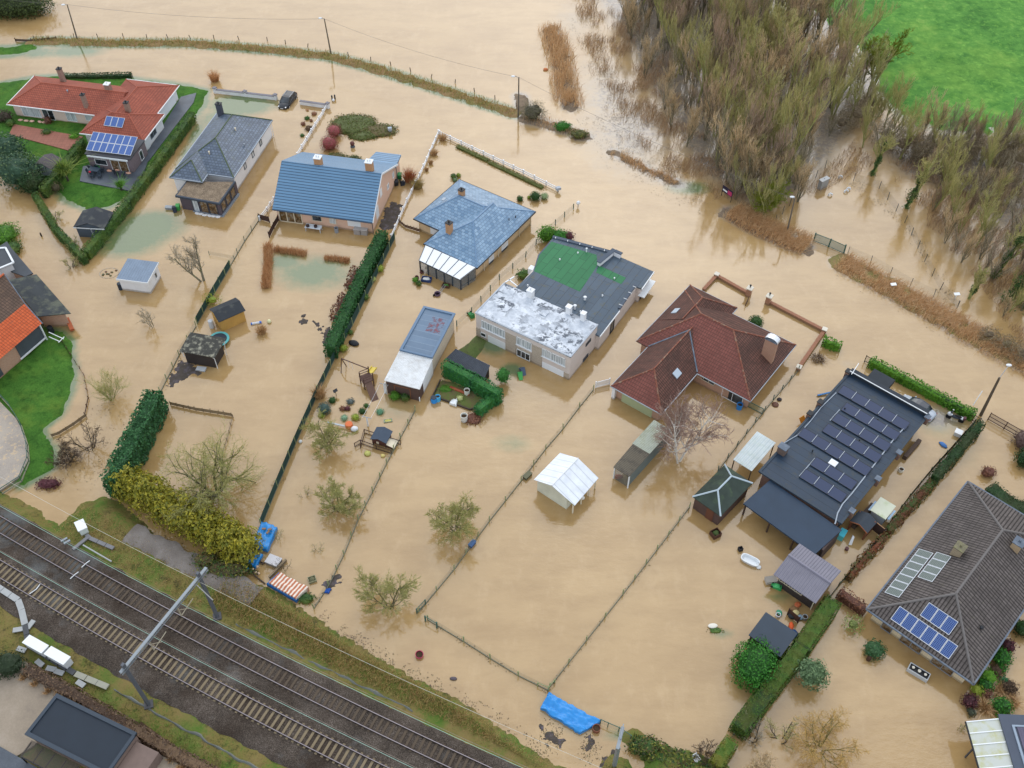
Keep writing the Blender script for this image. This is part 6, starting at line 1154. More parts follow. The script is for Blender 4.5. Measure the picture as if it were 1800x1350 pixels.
def palm(lbl, px, py, r, h, n, mat):
    e = empty('palm', (*at(px, py, .15)[:2], .1), 0, lbl, 'palm'); part(e, 'trunk', DBARK, lambda m: m.cyl((0,0), .16, -.2, h*.75, 8)); q = n*9
    P = np.concatenate([RNG.normal(0, r*.13, (q, 2)), RNG.uniform(h*.55, h*.8, (q, 1))], 1); npmesh('crown', *blades_np(P, r*.95, .13, .95, None, .35), mat, e); return e
PALM = leaf('palm_leaf', ['#5f7a34', '#7a9040', '#94a04c', '#4c6a30']); palm('fan palm with yellowish fronds beside the grey extension patio', 120, 318, 1.9, 2.2, 30, PALM); palm('small fan palm at the end of the dark patio', 214, 334, 1.1, .9, 16, leaf('young_palm', ['#5a8a34', '#6f9c40']))
bush('large heather green ground cover mound in front of the pink house', 622, 219, (3.9, 2.9, .55), HEATH, z=.1, ls=.2, dens=45, lump=.22, zmin=-.1, core=.9); bush('right lobe of the heather mound by the grey stone', 662, 229, (3.3, 1.9, .45), HEATH, z=.08, ls=.2, dens=45, lump=.25, zmin=-.1, core=.9); bush('front lobe of the heather mound', 638, 238, (2.4, 1.4, .4), HEATH, z=.08, ls=.2, dens=45, zmin=-.1, core=.9)
bush('red twigged round shrub, upper of the pair', 587, 230, (1.25, 1.25, 1.05), RED, ls=.11, dens=90, lump=.15); bush('red twigged round shrub, lower and larger of the pair', 579, 252, (1.45, 1.4, 1.15), RED, ls=.11, dens=90, lump=.15)
bush('low green shrub behind the blue gable roof, left', 592, 275, (1.7, .9, .5), HEATH, ls=.2, lump=.3); bush('low green shrub behind the blue gable roof, right', 622, 279, (1.2, .8, .5), HEATH, ls=.2, lump=.3)
for i, (x, y, r, mt, l) in enumerate(((552,200,.5,BEECH,'round brown plant near the white wall'), (540,208,.5,DGR,'round green plant in the flooded flower bed'), (533,218,.45,BEECH,'brown flattened plant beside the round green plant'), (547,212,.25,BEECH,'tiny brown plant beside the larger round brown plant'), (531,238,.4,DGR,'low green plant nearest to the blue gable roof'), (543,226,.7,TW_BR,'thin purple grey shrub by the white rail fence'), (540,193,.25,RUST,'pale rusty tuft below the white wall'))): bush(l, x, y, r, mt, ls=.14, dens=40, z=.1)
tuft('orange twigged dogwood bush behind the pink house corner', 720, 318, 1.4, 1.8, leaf('orange_twigs', ['#a8603a', '#b8744c', '#8d5034'], trans=0), 420, w=.035, name='twiggy_shrub'); tuft('straw coloured twiggy shrub along the white rail fence', 735, 330, 1.2, 1.4, leaf('straw_twigs', ['#a3905c', '#b5a26c', '#8d7c4c'], trans=0), 320, w=.035, name='twiggy_shrub')
for x, y, r, h_, l in ((778,246,.9,.9,'pale ornamental grass in the white fence corner'), (763,272,.8,.8,'pale ornamental grass second from the white fence corner'), (757,288,.5,.6,'small pale grass tuft along the white fence'), (378,142,1.3,1.6,'tall straw pampas grass at the start of the white wall'), (562,697,1.2,1.4,'tan pampas grass by the screen fence near the flooded flower bed'), (460,585,1.0,1.1,'tan grass clump beside the blue and white float'), (750,300,.4,.5,'smallest pale tuft along the white fence')): tuft(l, x, y, r, h_, STRAW if x != 378 else RUST, 260)
for x, y, r, mt, l in ((941,345,.85,DGR,'larger dark box ball by the end of the white rail fence'), (914,349,.5,DGR,'smaller dark box ball left of the larger one'), (1329,566,1.0,DGR,'dark box ball behind the brown roofed house'), (930,347,.3,YGR,'pale yellow cushion between the box balls'), (957,345,.6,leaf('pale_plant', ['#8a9c70', '#9cae80']),'flat pale green plant beside the larger box ball'), (797,310,.5,HG,'dark green shrub peeking over the blue slate roof ridge'), (806,308,.4,YGR,'yellow shrub peeking over the blue slate roof ridge'), (800,316,.4,OLV,'pale shrub peeking over the blue slate roof ridge')): bush(l, x, y, r, mt, ls=.13, dens=80, lump=.08)
bush('bright green clipped shrub behind the green felt roof', 962, 412, (1.5, 1.1, 1.4), HB, z=1.2, ls=.2, lump=.25); bush('green leafy shrub next to the clipped shrub behind the felt roof', 982, 416, (1.3, 1.1, 1.1), LG, z=1.0, ls=.22, lump=.35); bush('dark maroon bush behind the green felt roof', 998, 416, (1.0, .9, .8), MAR, ls=.18)
bush('green shrub under the white canopy beam', 921, 482, (1.1, .9, .7), HG, ls=.18, lump=.35); bush('leafy shrub at the end of the netted hedge', 884, 660, (.9, .9, 1.0), leaf('fresh_leaves', ['#3c7a34', '#4c8c3c', '#2f642c']), z=1.3, ls=.2, lump=.4); bush('rusty fern pile beside the large white barrel', 832, 736, (1.1, 1.0, .35), BEECH, z=.1, ls=.2, lump=.4)
hedge('green conifer row at the corner of the low brick wall', [(1449,594),(1480,604)], 1.0, 1.3, HB, ls=.24, bulge=.3); tuft('brown twig heap beside the low brick wall corner', 1438, 632, 1.3, .5, TW_BR, 200, name='twig_heap')
for x, y, r, mt, l in ((584,704,.55,DGR,'dark green ball plant nearest the solar lantern'), (570,718,.85,leaf('blue_shrub', ['#48605a', '#586f66', '#3c5048']),'blue grey dome shrub beside the pampas grass'), (566,730,.45,YGR,'olive round plant under the apple tree'), (616,706,.5,leaf('grey_plant', ['#5c6663', '#6b7570'], trans=0),'slate grey round plant in the flooded flower bed'), (602,718,.4,BEECH,'brown green cushion in the middle of the flower bed'), (611,718,.4,MAR,'dark maroon cushion in the flower bed'), (637,723,.5,DGR,'dark ball plant beside the laundry line'), (644,713,.35,DGR,'small dark ball plant nearest the laundry line'), (625,734,.55,YGR,'yellow green ball plant in the flower bed'), (694,696,.7,HB,'bright green shrub at the brown garage front'), (712,698,.65,HG,'dark shrub at the brown garage front'), (604,664,.0,None,''), (668,724,.5,leaf('sea_green', ['#6a9c7a', '#7aac88']),'sea green leafy plant right of the laundry line'), (605,735,.45,leaf('pale_sea_green', ['#8ab090', '#9cbc9c']),'pale sea green plant left of the yellow green ball')):
    if mt: bush(l, x, y, r, mt, ls=.13, dens=70, lump=.12, z=.12 if r < .6 else None)
for x, y, r, mt, l in ((668,472,.6,YGR,'olive cushion right of the screen fence, uppermost'), (655,490,.5,leaf('variegated', ['#a3b060', '#b8c27a']),'pale yellow shrub along the screen fence'), (643,522,.5,HG,'green shrub along the screen fence by the yellow flowers'), (616,584,.4,HG,'low green shrub at the screen fence'), (604,612,.55,YGR,'bright yellow green shrub at the end of the dense hedge'), (730,492,.45,HB,'upper green cushion left of the conservatory'), (736,498,.45,HG,'lower green cushion left of the conservatory'), (742,386,.4,DGR,'small green plant between the white fence and the blue slate roof')): bush(l, x, y, r, mt, ls=.14, dens=60)
for x, y, r, mt, l in ((1762,1156,1.0,LG,'bright green bush at the right eave of the grey tiled bungalow'), (1772,1135,.8,MAR,'dull maroon shrub above the bright green bush'), (1738,1190,.9,HB,'large light green shrub in the lower right garden bed'), (1732,1205,.8,LG,'mid green shrub under the light green one'), (1718,1213,.65,YGR,'yellow green shrub at the eave corner'), (1735,1218,.6,BEECH,'brown dome plant in the garden bed'), (1762,1175,.5,LG,'small green ball under the bright bush'), (1765,1197,.5,leaf('deep_green', ['#2a6a40', '#357a4a']),'deep green ball plant in the garden bed'), (1762,1242,1.0,LG,'dark leafy bush next to the glass veranda'), (1705,1232,.8,MAR,'maroon plant at the left of the garden bed'), (1708,1252,.45,leaf('murky', ['#4a5040', '#55604a']),'half drowned dark plant at the garden bed front'), (1775,1208,.8,TW_BR,'twiggy brown green shrub at the right of the garden bed'), (1750,1180,.7,TW_BR,'thin brown shrub between the green ones')): bush(l, x, y, r, mt, ls=.18, dens=45, lump=.35)
for x, y, l in ((1760,1217,'pale fountain grass beside the brown dome'), (1776,1234,'pale fountain grass nearest the right edge'), (1730,1245,'pale fountain grass at the front of the bed')): tuft(l, x, y, 1.05, .8, STRAW, 300, group='pale fountain grasses by the glass veranda', lean=1.2)
tree('tiny yellow sapling above the glass veranda corner', 1690, 1280, dict(seed=81, h=1.1, spread=1.4, n0=3, r0=.02, lev=2, nch=(6, 4), up=.3, twig=.014), BARK, TW_YG, name='sapling')
bush('brown dry bush beside the curved dark hedge', 1738, 830, (.9, .8, .7), BEECH, ls=.16, lump=.35); bush('dark purple brown bush at the right edge below the iron gate', 1800, 775, (1.2, 1.5, 1.1), leaf('purple_brown', ['#4f3a38', '#5f4844', '#45332f', '#6b5850']), ls=.16, lump=.4); bush('dark green bush at the right edge behind the purple one', 1806, 806, (1.4, 1.3, 1.2), HD, ls=.2); bush('dark green bush at the right edge beside the grey roof', 1800, 1105, (1.0, 1.0, .9), HD, ls=.2)
bush('grey brown thicket beside the lamp post on the verge', 937, 196, (2.2, 1.8, 1.7), leaf('grey_thicket', ['#6b6450', '#7d7660', '#5a5644', '#7a8058']), z=1.2, ls=.12, dens=60, lump=.4, core=.6); bush('fresh green shrub on the verge spur', 990, 222, (1.4, .9, .8), LG, ls=.2, lump=.35); bush('darker shrub at the tip of the verge spur', 1018, 236, (1.6, .9, .7), MIX, ls=.18, lump=.4)
bush('tall clipped conifer hedge block at the upper left corner', 22, 8, (7.0, 3.6, 2.6), leaf('upper_hedge', ['#3c4a24', '#4a5a2c', '#586a34', '#303c1e']), z=1.5, ls=.3, dens=24, lump=.2)
bush('green hedge plants at the left edge above the brick outhouse', 6, 412, (1.9, 2.4, 1.0), HB, ls=.22, lump=.3); bush('dark shrub behind the brick outhouse wall', 24, 436, (1.1, 1.6, .7), HG, ls=.2, lump=.3)
bush('dark round bush at the left edge above the gravel yard', 14, 1168, (1.7, 1.4, 1.1), leaf('night_green', ['#2a3a24', '#34462c']), z=1.8, ls=.18); bush('maroon creeper heap at the water edge of the small lawn strip', 84, 850, (1.5, .8, .4), MAR, ls=.18, lump=.45); bush('yellow green shrub beside the yellow timber shed', 373, 527, (1.3, 1.1, .9), YGR, ls=.12, dens=36, lump=.4, core=.4); bush('overgrown weeds behind the striped tarpaulin', 538, 1052, (.9, .7, .4), HG, z=.2, ls=.16, lump=.4)
# ------------------------------------------------------------------ reeds, dry grass and marsh plants (uncountable)
RE = leaf('reed', ['#d2ac7c', '#e0bf94', '#c29a6c', '#b48e66', '#e6cca4'], trans=.5); DG = leaf('dry_grass', ['#a58858', '#b89a68', '#a08a5e', '#cdb07c', '#949450', '#74823e'], trans=.45); MR = leaf('marsh_reed', ['#ab8c6a', '#c8aa88', '#a38668', '#a58e74'], trans=.5)
stuff('reeds', 'tan reed beds lying along the flooded road and by the wood', RE, [(P3(patchy(scatter([(968,50),(985,100),(992,150),(1003,190)], 4200, 4.6), 2.5, -.3)), 1.6, .045, .45), (P3(patchy(scatter([(1285,372),(1335,400),(1418,434)], 5600, 4.2), 2, -.35, 2)), 1.2, .045, .65, (.3, -.1)), (P3(patchy(scatter([(1478,460),(1560,505),(1640,548),(1720,597),(1835,658)], 9500, 4.0), 2.2, -.3, 4)), 1.0, .045, .7, (.35, .1)), (P3(patchy(scatter([(1078,268),(1120,290),(1190,322)], 1500, 2.4), 1.5, -.2)), .6, .045, .7), (P3(scatter([(925,205),(975,222),(1030,242)], 600, 3)), .7, .045, .6)])
stuff('marsh_reeds', 'brown sparse reeds standing in the flooded marsh beside the wood', MR, [(P3(patchy(scatter([(1000,-30),(1120,20),(1190,150),(1260,280),(1330,372),(1250,350),(1190,318),(1120,250),(1075,170),(1030,80)], 14000), 5, 0)), 1.3, .04, .55, (.15, -.1)), (P3(patchy(scatter([(1010,60),(1060,190),(1100,270),(1190,310),(1260,340),(1180,200),(1090,80)], 2600), 3, .05, 6)), .8, .035, .7), (P3(patchy(scatter([(1560,250),(1800,240),(1800,620),(1700,470),(1620,390),(1560,300)], 13000), 4, -.1, 8)), 1.0, .04, .6), (P3(scatter([(1410,340),(1500,250),(1540,290),(1430,345)], 900)), .9, .04, .6)])
THK = leaf('thicket', ['#8a7c66', '#9d8e78', '#7b6e5a', '#958a60', '#aa9a84'], trans=.5)
for i, (x, y, r) in enumerate(((1560,235,2.2),(1590,252,2.4),(1620,262,2.6),(1650,255,2.2),(1682,268,2.6),(1712,258,2.4),(1742,270,2.8),(1772,262,2.6),(1800,275,2.8),(1655,300,2.0),(1700,312,2.2),(1745,320,2.4),(1785,335,2.4),(1480,215,2.0),(1510,200,2.2),(1535,180,2.0),(1770,604,1.3),(1800,622,1.5),(1740,588,1.2))): bush('dense brown grey thicket of leafless twigs beside the flooded trees', x, y, (r*1.2, r, r*.8), THK, z=r*.7, ls=.13, dens=70, lump=.5, name='thicket', group='thickets at the flooded wood', core=.35)
q = scatter([(60,73),(100,72),(180,76),(330,76),(480,88),(582,100),(650,118),(740,146),(820,172),(905,200)], 6500, 2.6)
stuff('verge_grass', 'dry and green grass on the narrow verge of the flooded road', DG, [(P3(q, .1), .55, .06, .6)])
qe = np.array([trk(s, n)[:2] for s, n in zip(RNG.uniform(26, 64, 14000), 2.2+np.abs(RNG.normal(2.1, 1.5, 14000)))]); V = np.array(emb); qe = qe[sdf_poly(qe, V) < -.2]
q2 = np.array([trk(s, n)[:2] for s, n in zip(RNG.uniform(6, 26, 2600), RNG.uniform(1.6, 5.5, 2600))]); q2 = q2[sdf_poly(q2, V) < -.2]; q3 = np.array([trk(s, n)[:2] for s, n in zip(RNG.uniform(18, 66, 5200), RNG.uniform(-12.5, -9.1, 5200))])
stuff('dry_grass', 'tufted dry grass on the railway embankment', DG, [(P3(qe, .84), .42, .055, .7), (P3(q2, .82), .25, .05, .7)]); stuff('green_grass', 'short green grass on the lower railway verge', leaf('verge_green', ['#4f7a28', '#648c30', '#7a9638', '#8a8a44'], trans=.1), [(P3(q3, .84), .2, .05, .7)])
for i, (x, y) in enumerate(((42,1192),(62,1203),(84,1216),(104,1222),(255,1322),(300,1336),(325,1345),(318,1352))): tuft(('tan grass tuft beside the gravel yard, %s' if i < 4 else 'tan grass tuft in the garden bed, %s') % ['by the dark bush', 'second in the row', 'third in the row', 'by the garage roof corner', 'beside the boarded wall', 'in the middle', 'right of the middle', 'rightmost'][i], x, y, .5, .5, STRAW, 110, z=1.02, group='tan tufts by the garage')
LT = leaf('drift_litter', ['#5a4c3c', '#6e5e4a', '#4a4038', '#8a7858', '#56603c'], trans=0)
dl = [([(690,424),(620,574),(560,692),(488,858),(458,928)], 350, 1.2), ([(728,724),(680,816),(605,976),(552,1072)], 160, .8), ([(1043,688),(916,848),(736,1078)], 130, .7), ([(1212,894),(1095,1047),(964,1212)], 100, .7), ([(752,1092),(862,1160),(964,1216)], 100, .7), ([(146,446),(222,356),(282,280)], 500, 1.0), ([(560,1085),(700,1180),(860,1270),(960,1335)], 1600, 2.6), ([(110,930),(200,880),(330,975),(420,1015)], 700, 1.6), ([(1060,200),(1120,290),(1260,350)], 2600, 9), ([(1010,30),(1060,120),(1120,230)], 1800, 7), ([(1480,470),(1640,556),(1800,645)], 900, 5), ([(1500,320),(1600,400),(1680,540)], 900, 2.5), ([(120,830),(180,840),(190,700)], 350, 4), ([(655,400),(690,372)], 250, 3), ([(950,1290),(1040,1310),(1060,1340)], 450, 3)]
Q = np.concatenate([patchy(scatter(p, n, w), 1.6, -.1, 7) for p, n, w in dl]); tag(npmesh('drift_litter', *leafquads(P3(Q, .03), np.tile([0, 0, 1.], (len(Q), 1)), .13, .15, .4), LT), 'small twigs and leaves drifting in lines along fences and banks', 'litter', None, 'stuff')
# water weeds, low debris mats that break the surface
DEB = plain('#4d4640', .3, 2, .9, stain='#6b6470', stain_amt=.6)
def mat_patch(lbl, pts, z=.05, wob=.6): o = land('debris_mat', pts, DEB, z, .4, .16, wob, rough=.06, ws=.7, kind=None); return tag(o, lbl, 'debris mat')
mat_patch('dark floating debris mat in front of the open shed', [(300,660),(318,634),(345,642),(356,655),(330,662),(312,672),(295,688)]); mat_patch('dark debris drifting at the corner of the dense hedge', [(572,578),(580,574),(585,590),(576,606),(566,596)]); mat_patch('ragged dark debris streak in the pink house garden, left', [(531,555),(537,552),(538,568),(530,575)]); mat_patch('ragged dark debris streak in the pink house garden, right', [(552,566),(560,570),(568,584),(560,580)])
mat_patch('black mulch strip between the pink house and the white rail fence', [(675,372),(690,355),(706,362),(700,382),(690,405),(668,402)]); mat_patch('dark silt bank by the blue sack at the wire fence', [(575,1022),(590,1010),(602,1012),(596,1024),(578,1036),(570,1042)]); mat_patch('dark silt streak by the catenary mast, left', [(950,1275),(957,1290),(990,1300),(985,1310),(958,1306)]); mat_patch('grey mud bank at the foot of the catenary mast', [(1058,1335),(1075,1325),(1085,1340),(1080,1360),(1055,1360)]); mat_patch('small dark silt patch under the blue tarpaulin corner', [(1028,1300),(1040,1296),(1042,1318),(1030,1318)])
# ------------------------------------------------------------------ fences, walls, gates
GPOST = plain('#8f9a70', .15, 3, .8); GREENM = plain('#3f6258', .1, 2, .5); NETG = netting('green_wire_netting', '#5f7064', .2); NETD = netting('dark_wire_netting', '#3a403c', .16); SCREEN = plain('#24433f', .12, 2, .8); WPVC = plain('#e6e8ea', .03, 1, .5); DKW = plain('#4a3630', .15, 3, .8); OLDW = plain('#8a7a62', .2, 3, .9); RUSTW = plain('#6b5245', .15, 3, .8)
def fence(label, pts, h, pm, pw=.09, sp=None, panel=None, ph=None, rails=(), rm=None, rw=.05, board=None, base=-.3, cat='fence', name='garden_fence', group=None, cap=None, z0=0, panel_z=.05, lean=0, zt=None):
    C = [Vector((*at(x, y, z0 if zt is None else zt)[:2], z0)) for x, y in pts]; o0 = C[0]; e = empty(name, (o0.x, o0.y, z0), 0, label, cat, group); P = [C[0]]
    for a, b in zip(C, C[1:]):
        n = max(1, round((b-a).length/sp)) if sp else 1
        P += [a+(b-a)*(i+1)/n for i in range(n)]
    m = MB(); m.box(-pw/2, pw/2, -pw/2, pw/2, base, h); 
    if cap: m.box(-pw/2-.04, pw/2+.04, -pw/2-.04, pw/2+.04, h, h+.07)
    first = None
    for i, p in enumerate(P):
        loc = (p.x-o0.x, p.y-o0.y, 0); d = (P[min(i+1, len(P)-1)]-P[max(0, i-1)]); rz = math.atan2(d.y, d.x)
        if first is None: first = m.build('post', pm, e, loc, rz)
        else: c = first.copy(); COL.objects.link(c); c.parent = e; c.location = loc; c.rotation_euler = (RNG.normal(0, .03+lean), RNG.normal(0, .03+lean), rz)
    L = [(p.x-o0.x, p.y-o0.y) for p in P]
    if panel: part(e, 'panel', panel, lambda m: [m.face([(*a, panel_z), (*b, panel_z), (*b, ph or h*.95), (*a, ph or h*.95)]) for a, b in zip(L, L[1:])])
    if rails: part(e, 'rail', rm or pm, lambda m: [m.bar((*a, z), (*b, z), rw, rw*1.6) for z in rails for a, b in zip(L, L[1:])])
    if board: part(e, 'base_board', board, lambda m: [m.bar((*a, .02), (*b, .02), .06, .22) for a, b in zip(L, L[1:])])
    return e
WG = 'wire mesh fences between the flooded gardens'
CB = plain('#77796a', .2, 3, .9)
fence('dark green screen fence with pale posts beside the dense hedge down to the yellow shrubs', [(694,420),(655,500),(620,572),(592,624),(560,690),(520,780),(488,856),(460,925)], 1.35, GPOST, .1, 2.3, SCREEN, 1.3, board=CB)
fence('short dark green screen fence above the yellow timber shed', [(405,470),(378,515),(347,570)], 1.3, GPOST, .1, 2.0, SCREEN, 1.25, board=CB)
fence('wire fence with green posts running down from the brown gate', [(455,388),(430,425),(405,468)], 1.0, GREENM, .06, 3, NETG, board=CB, group=WG); fence('wire fence post row past the open shed to the cypress hedge', [(345,574),(315,625),(282,690)], 1.0, GPOST, .08, 2.4, NETG, board=CB, group=WG); fence('short wire fence across the lawn to the leaning bare tree', [(368,448),(412,456)], .7, GREENM, .05, 2.5, NETG, group=WG)
fence('wire fence from the brown garage down to the silt bank', [(730,722),(704,770),(680,815),(655,865),(630,914),(605,975),(578,1030),(552,1070)], 1.0, GPOST, .09, 2.0, NETG, board=CB, group=WG)
fence('wire fence from the white picket gate past the bench', [(1043,686),(1018,717),(990,754),(959,790),(916,846),(860,917),(798,1002),(736,1076)], 1.0, GPOST, .08, 2.6, NETG, board=CB, group=WG)
fence('wire fence from the hip roofed shed to the blue tarpaulin', [(1212,892),(1155,967),(1095,1045),(1031,1126),(966,1208)], 1.0, GPOST, .09, 2.6, NETG, board=CB, group=WG)
fence('wire fence along the railway side from the green gate post', [(752,1090),(815,1128),(862,1158),(911,1188),(964,1214)], 1.0, GPOST, .1, 3.2, NETG, board=CB, group=WG)
fence('wire fence between the brick wall corner and the hip roofed shed', [(1403,652),(1359,704),(1311,764),(1262,828)], 1.0, GREENM, .08, 2.2, NETG, board=CB, group=WG)
fence('wire fence between the blue slate house and the pale house', [(1008,368),(960,410),(924,452),(878,492),(829,550),(803,573)], 1.0, GREENM, .09, 2.6, NETG, group=WG)
fence('sagging green wire fence with sign beside the blue tarpaulin', [(1055,1272),(1068,1278),(1087,1286),(1108,1300)], 1.0, GREENM, .08, None, NETG, rails=(.95,), group=WG)
fence('broken green gate frame at the fence corner by the apple tree', [(733,1078),(748,1062)], .9, GREENM, .1, None, NETG, rails=(.85, .15)); fence('broken green gate post with stay at the railway side fence', [(748,1092),(768,1104)], 1.1, GREENM, .12, None, None, rails=(1.0,)); fence('fence corner frame with struts above the blue tarpaulin', [(945,1206),(964,1214),(975,1200)], .8, GPOST, .1, None, None, rails=(.7,))
fence('mossy low panel fence along the clipped hedge on the right, upper half', [(1712,744),(1676,784),(1636,828),(1598,874),(1552,936)], .75, plain('#5a6450', .2, 3), .12, 2.0, plain('#4f5a4a', .25, 2, .9), .7, board=CB); fence('mossy low panel fence along the sheds on the right, lower half', [(1545,946),(1510,988),(1474,1030),(1438,1078)], .8, plain('#55604a', .2, 3), .12, 2.0, plain('#45523f', .25, 2, .9), .75, board=CB); fence('low concrete panel fence in the water along the large hedge', [(1372,1180),(1325,1248),(1290,1292),(1255,1330)], .45, CB, .1, 2.0, CB, .35)
fence('dark wire fence around the flooded yard, left side', [(1362,392),(1400,348),(1450,296)], 1.5, plain('#4a504a', .1, 2), .06, 2.6, NETD); fence('dark wire fence around the flooded yard, road side', [(1490,446),(1530,462),(1600,502),(1682,542)], 1.3, plain('#4a504a', .1, 2), .06, 3.0, netting('thin_wire_netting', '#55605a', .12)); fence('dark wire fence around the flooded yard, wood side', [(1500,318),(1545,332),(1590,392),(1625,460),(1652,510),(1682,542)], 1.4, plain('#4a504a', .1, 2), .06, 3.0, NETD)
fence('green steel double gate of the flooded yard', [(1430,424),(1456,434),(1483,446)], 1.5, GREENM, .16, None, netting('gate_bars', '#4f7468', .55), 1.35, rails=(1.35, .1), rm=GREENM, cat='gate', name='site_gate')
fence('white rail fence in front of the blue gable house, by the flower bed', [(575,190),(548,234),(523,276)], .75, WPVC, .14, 1.9, None, rails=(.62, .28), rm=WPVC, rw=.08, cap=1, name='rail_fence'); fence('white rail fence left of the blue gable house, by the brown gate', [(482,354),(470,372),(457,388)], .75, WPVC, .14, 1.6, None, rails=(.62, .28), rm=WPVC, rw=.08, cap=1, name='rail_fence')
fence('long white rail fence between the pink house and the blue slate house', [(771,236),(745,296),(716,356),(688,420)], .75, WPVC, .14, 1.9, None, rails=(.62, .28), rm=WPVC, rw=.08, cap=1, name='rail_fence'); fence('long white rail fence along the road above the low mossy hedge', [(773,237),(850,273),(920,306),(980,336)], .75, WPVC, .14, 1.95, None, rails=(.62, .28), rm=WPVC, rw=.08, cap=1, name='rail_fence')
fence('brown wooden gate beside the patio doors, closed leaf', [(456,386),(474,391)], 1.1, DKW, .1, None, DKW, 1.0, cat='gate', name='wooden_gate'); fence('brown curved wooden gate leaves opening to the patio', [(490,388),(482,402),(474,418)], 1.1, DKW, .1, None, DKW, 1.0, cat='gate', name='wooden_gate'); fence('brown wattle fence between the white rail fence and the blue slate house', [(698,388),(712,400),(738,408)], .7, OLDW, .06, .5, RUSTW, .55, name='wattle_fence')
fence('rustic low picket fence behind the big spreading tree', [(300,712),(345,722),(408,732)], .75, OLDW, .07, .9, plain('#94836a', .2, 3), .6, lean=.08, name='picket_fence'); fence('rustic collapsed fence beside the big spreading tree', [(410,734),(400,775),(388,810)], .6, OLDW, .07, 1.0, netting('twigs', '#8a7864', .6), .5, lean=.1, name='picket_fence'); fence('dark low plank fence along the left lawn edge', [(104,592),(125,625),(148,660),(156,700),(150,730)], .5, RUSTW, .08, 1.3, RUSTW, .35, lean=.06, name='plank_fence'); fence('grey wattle fence at the foot of the left lawn', [(152,732),(130,748),(104,764),(92,768)], .6, OLDW, .06, .8, OLDW, .5, name='wattle_fence')
fence('green railing on concrete around the gravel yard', [(-10,686),(18,716),(38,748),(50,784),(52,812),(38,846),(4,868)], 1.0, GREENM, .06, 1.6, NETG, rails=(.9,), rm=GREENM, board=plain('#9a9680', .1, 2), z0=.2)
fence('black iron railing in front of the bright hedge', [(1524,624),(1560,644),(1625,678),(1690,714),(1726,735)], 1.2, BLACKM, .08, 2.6, netting('iron_bars', '#24282c', .25), rails=(1.1, .2), rm=BLACKM, rw=.04, zt=1.25); fence('wrought iron double gate between the dark hedge and the purple bush', [(1736,738),(1764,754),(1792,770)], 1.3, plain('#5a463c', .1, 2), .1, None, netting('gate_iron', '#5a463c', .4), 1.2, rails=(1.2, .65, .15), rm=plain('#5a463c', .1, 2), rw=.05, cat='gate', name='iron_gate')
fence('row of old wooden posts along the flooded field edge', [(-20,72),(60,70),(130,66),(172,66),(217,66),(258,67),(295,67),(335,68),(376,68),(420,70),(470,72),(502,77),(541,83),(612,98),(652,107),(687,115),(722,126),(758,136),(800,146),(834,161),(870,174),(908,188)], .75, plain('#5a5046', .2, 3), .1, None, None, name='fence_post_row', lean=.08); fence('broken old plank fence at the upper left field corner', [(28,73),(55,74),(88,71),(100,70)], .7, plain('#5a4a40', .2, 3), .12, None, plain('#5f5046', .2, 3), .5, lean=.08, name='plank_fence')
fence('dark timber run of the chicken coop, rear frame', [(634,788),(641,762),(704,782)], .8, DKW, .07, None, netting('coop_wire', '#5a5048', .18), rails=(.75, .1), rw=.05); fence('dark timber run of the chicken coop, front fence', [(624,786),(634,780),(662,790),(688,798)], .75, DKW, .07, None, netting('coop_wire_front', '#5a5048', .22), rails=(.7, .1), rw=.05)
fence('white picket gate leaf with arched top at the wire fence', [(1047,682),(1071,676)], 1.15, WPVC, .12, None, netting('white_pickets', '#e4e6e8', .7), 1.0, rails=(1.0, .2), rm=WPVC, cat='gate', name='picket_gate'); fence('green mesh garden gate at the corner of the brown roofed house', [(1312,714),(1340,728)], 1.0, GREENM, .08, None, netting('gate_mesh', '#4f7a66', .4), rails=(.95, .08), rw=.05, cat='gate', name='garden_gate')
COPE = plain('#7d7a80', .12, 2, .8); STC = plain('#d5cfc0', .06, 2, .8)
GWH = plain('#e6e8ea', .05, .8, .7, stain='#b5ada0', stain_amt=.3)
def lowwall(label, pts, h, w, mat, cope, pillars=(), ph=1.0, pw=.45, pmat=None, pcap=None):
    C = [at(x, y, 0) for x, y in pts]; o0 = C[0]; e = empty('garden_wall', (o0.x, o0.y, 0), 0, label, 'wall'); L = [(p.x-o0.x, p.y-o0.y) for p in C]
    part(e, 'wall', mat, lambda m: [m.bar((*a, (h-.3)/2-.003*i), (*b, (h-.3)/2-.003*i), w, h+.3) for i, (a, b) in enumerate(zip(L, L[1:]))]); part(e, 'coping', cope, lambda m: [m.bar((*a, h+.04+.003*i), (*b, h+.04+.003*i), w+.1, .07) for i, (a, b) in enumerate(zip(L, L[1:]))])
    for (x, y) in pillars:
        p = at(x, y, 0); q = part(e, 'pillar', pmat or mat, lambda m: m.obox((p.x-o0.x, p.y-o0.y), -.5, pw, pw, -.3, ph)); m = MB(); m.obox((p.x-o0.x, p.y-o0.y), -.5, pw+.14, pw+.14, ph+.003, ph+.14); m.build('pillar_cap', pcap or cope, q)
    return e
lowwall('long white garden wall with grey coping left of the parked black car', [(378,163),(432,169),(484,175)], .6, .35, GWH, COPE, [(379,163),(432,169),(485,175)], .85); lowwall('short white garden wall with grey coping right of the parked black car', [(528,183),(577,190)], .6, .35, GWH, COPE, [(577,190)], .85)
RB = brickm('wall_red_brick', '#9c6a50', '#ab775c', '#b09a86')
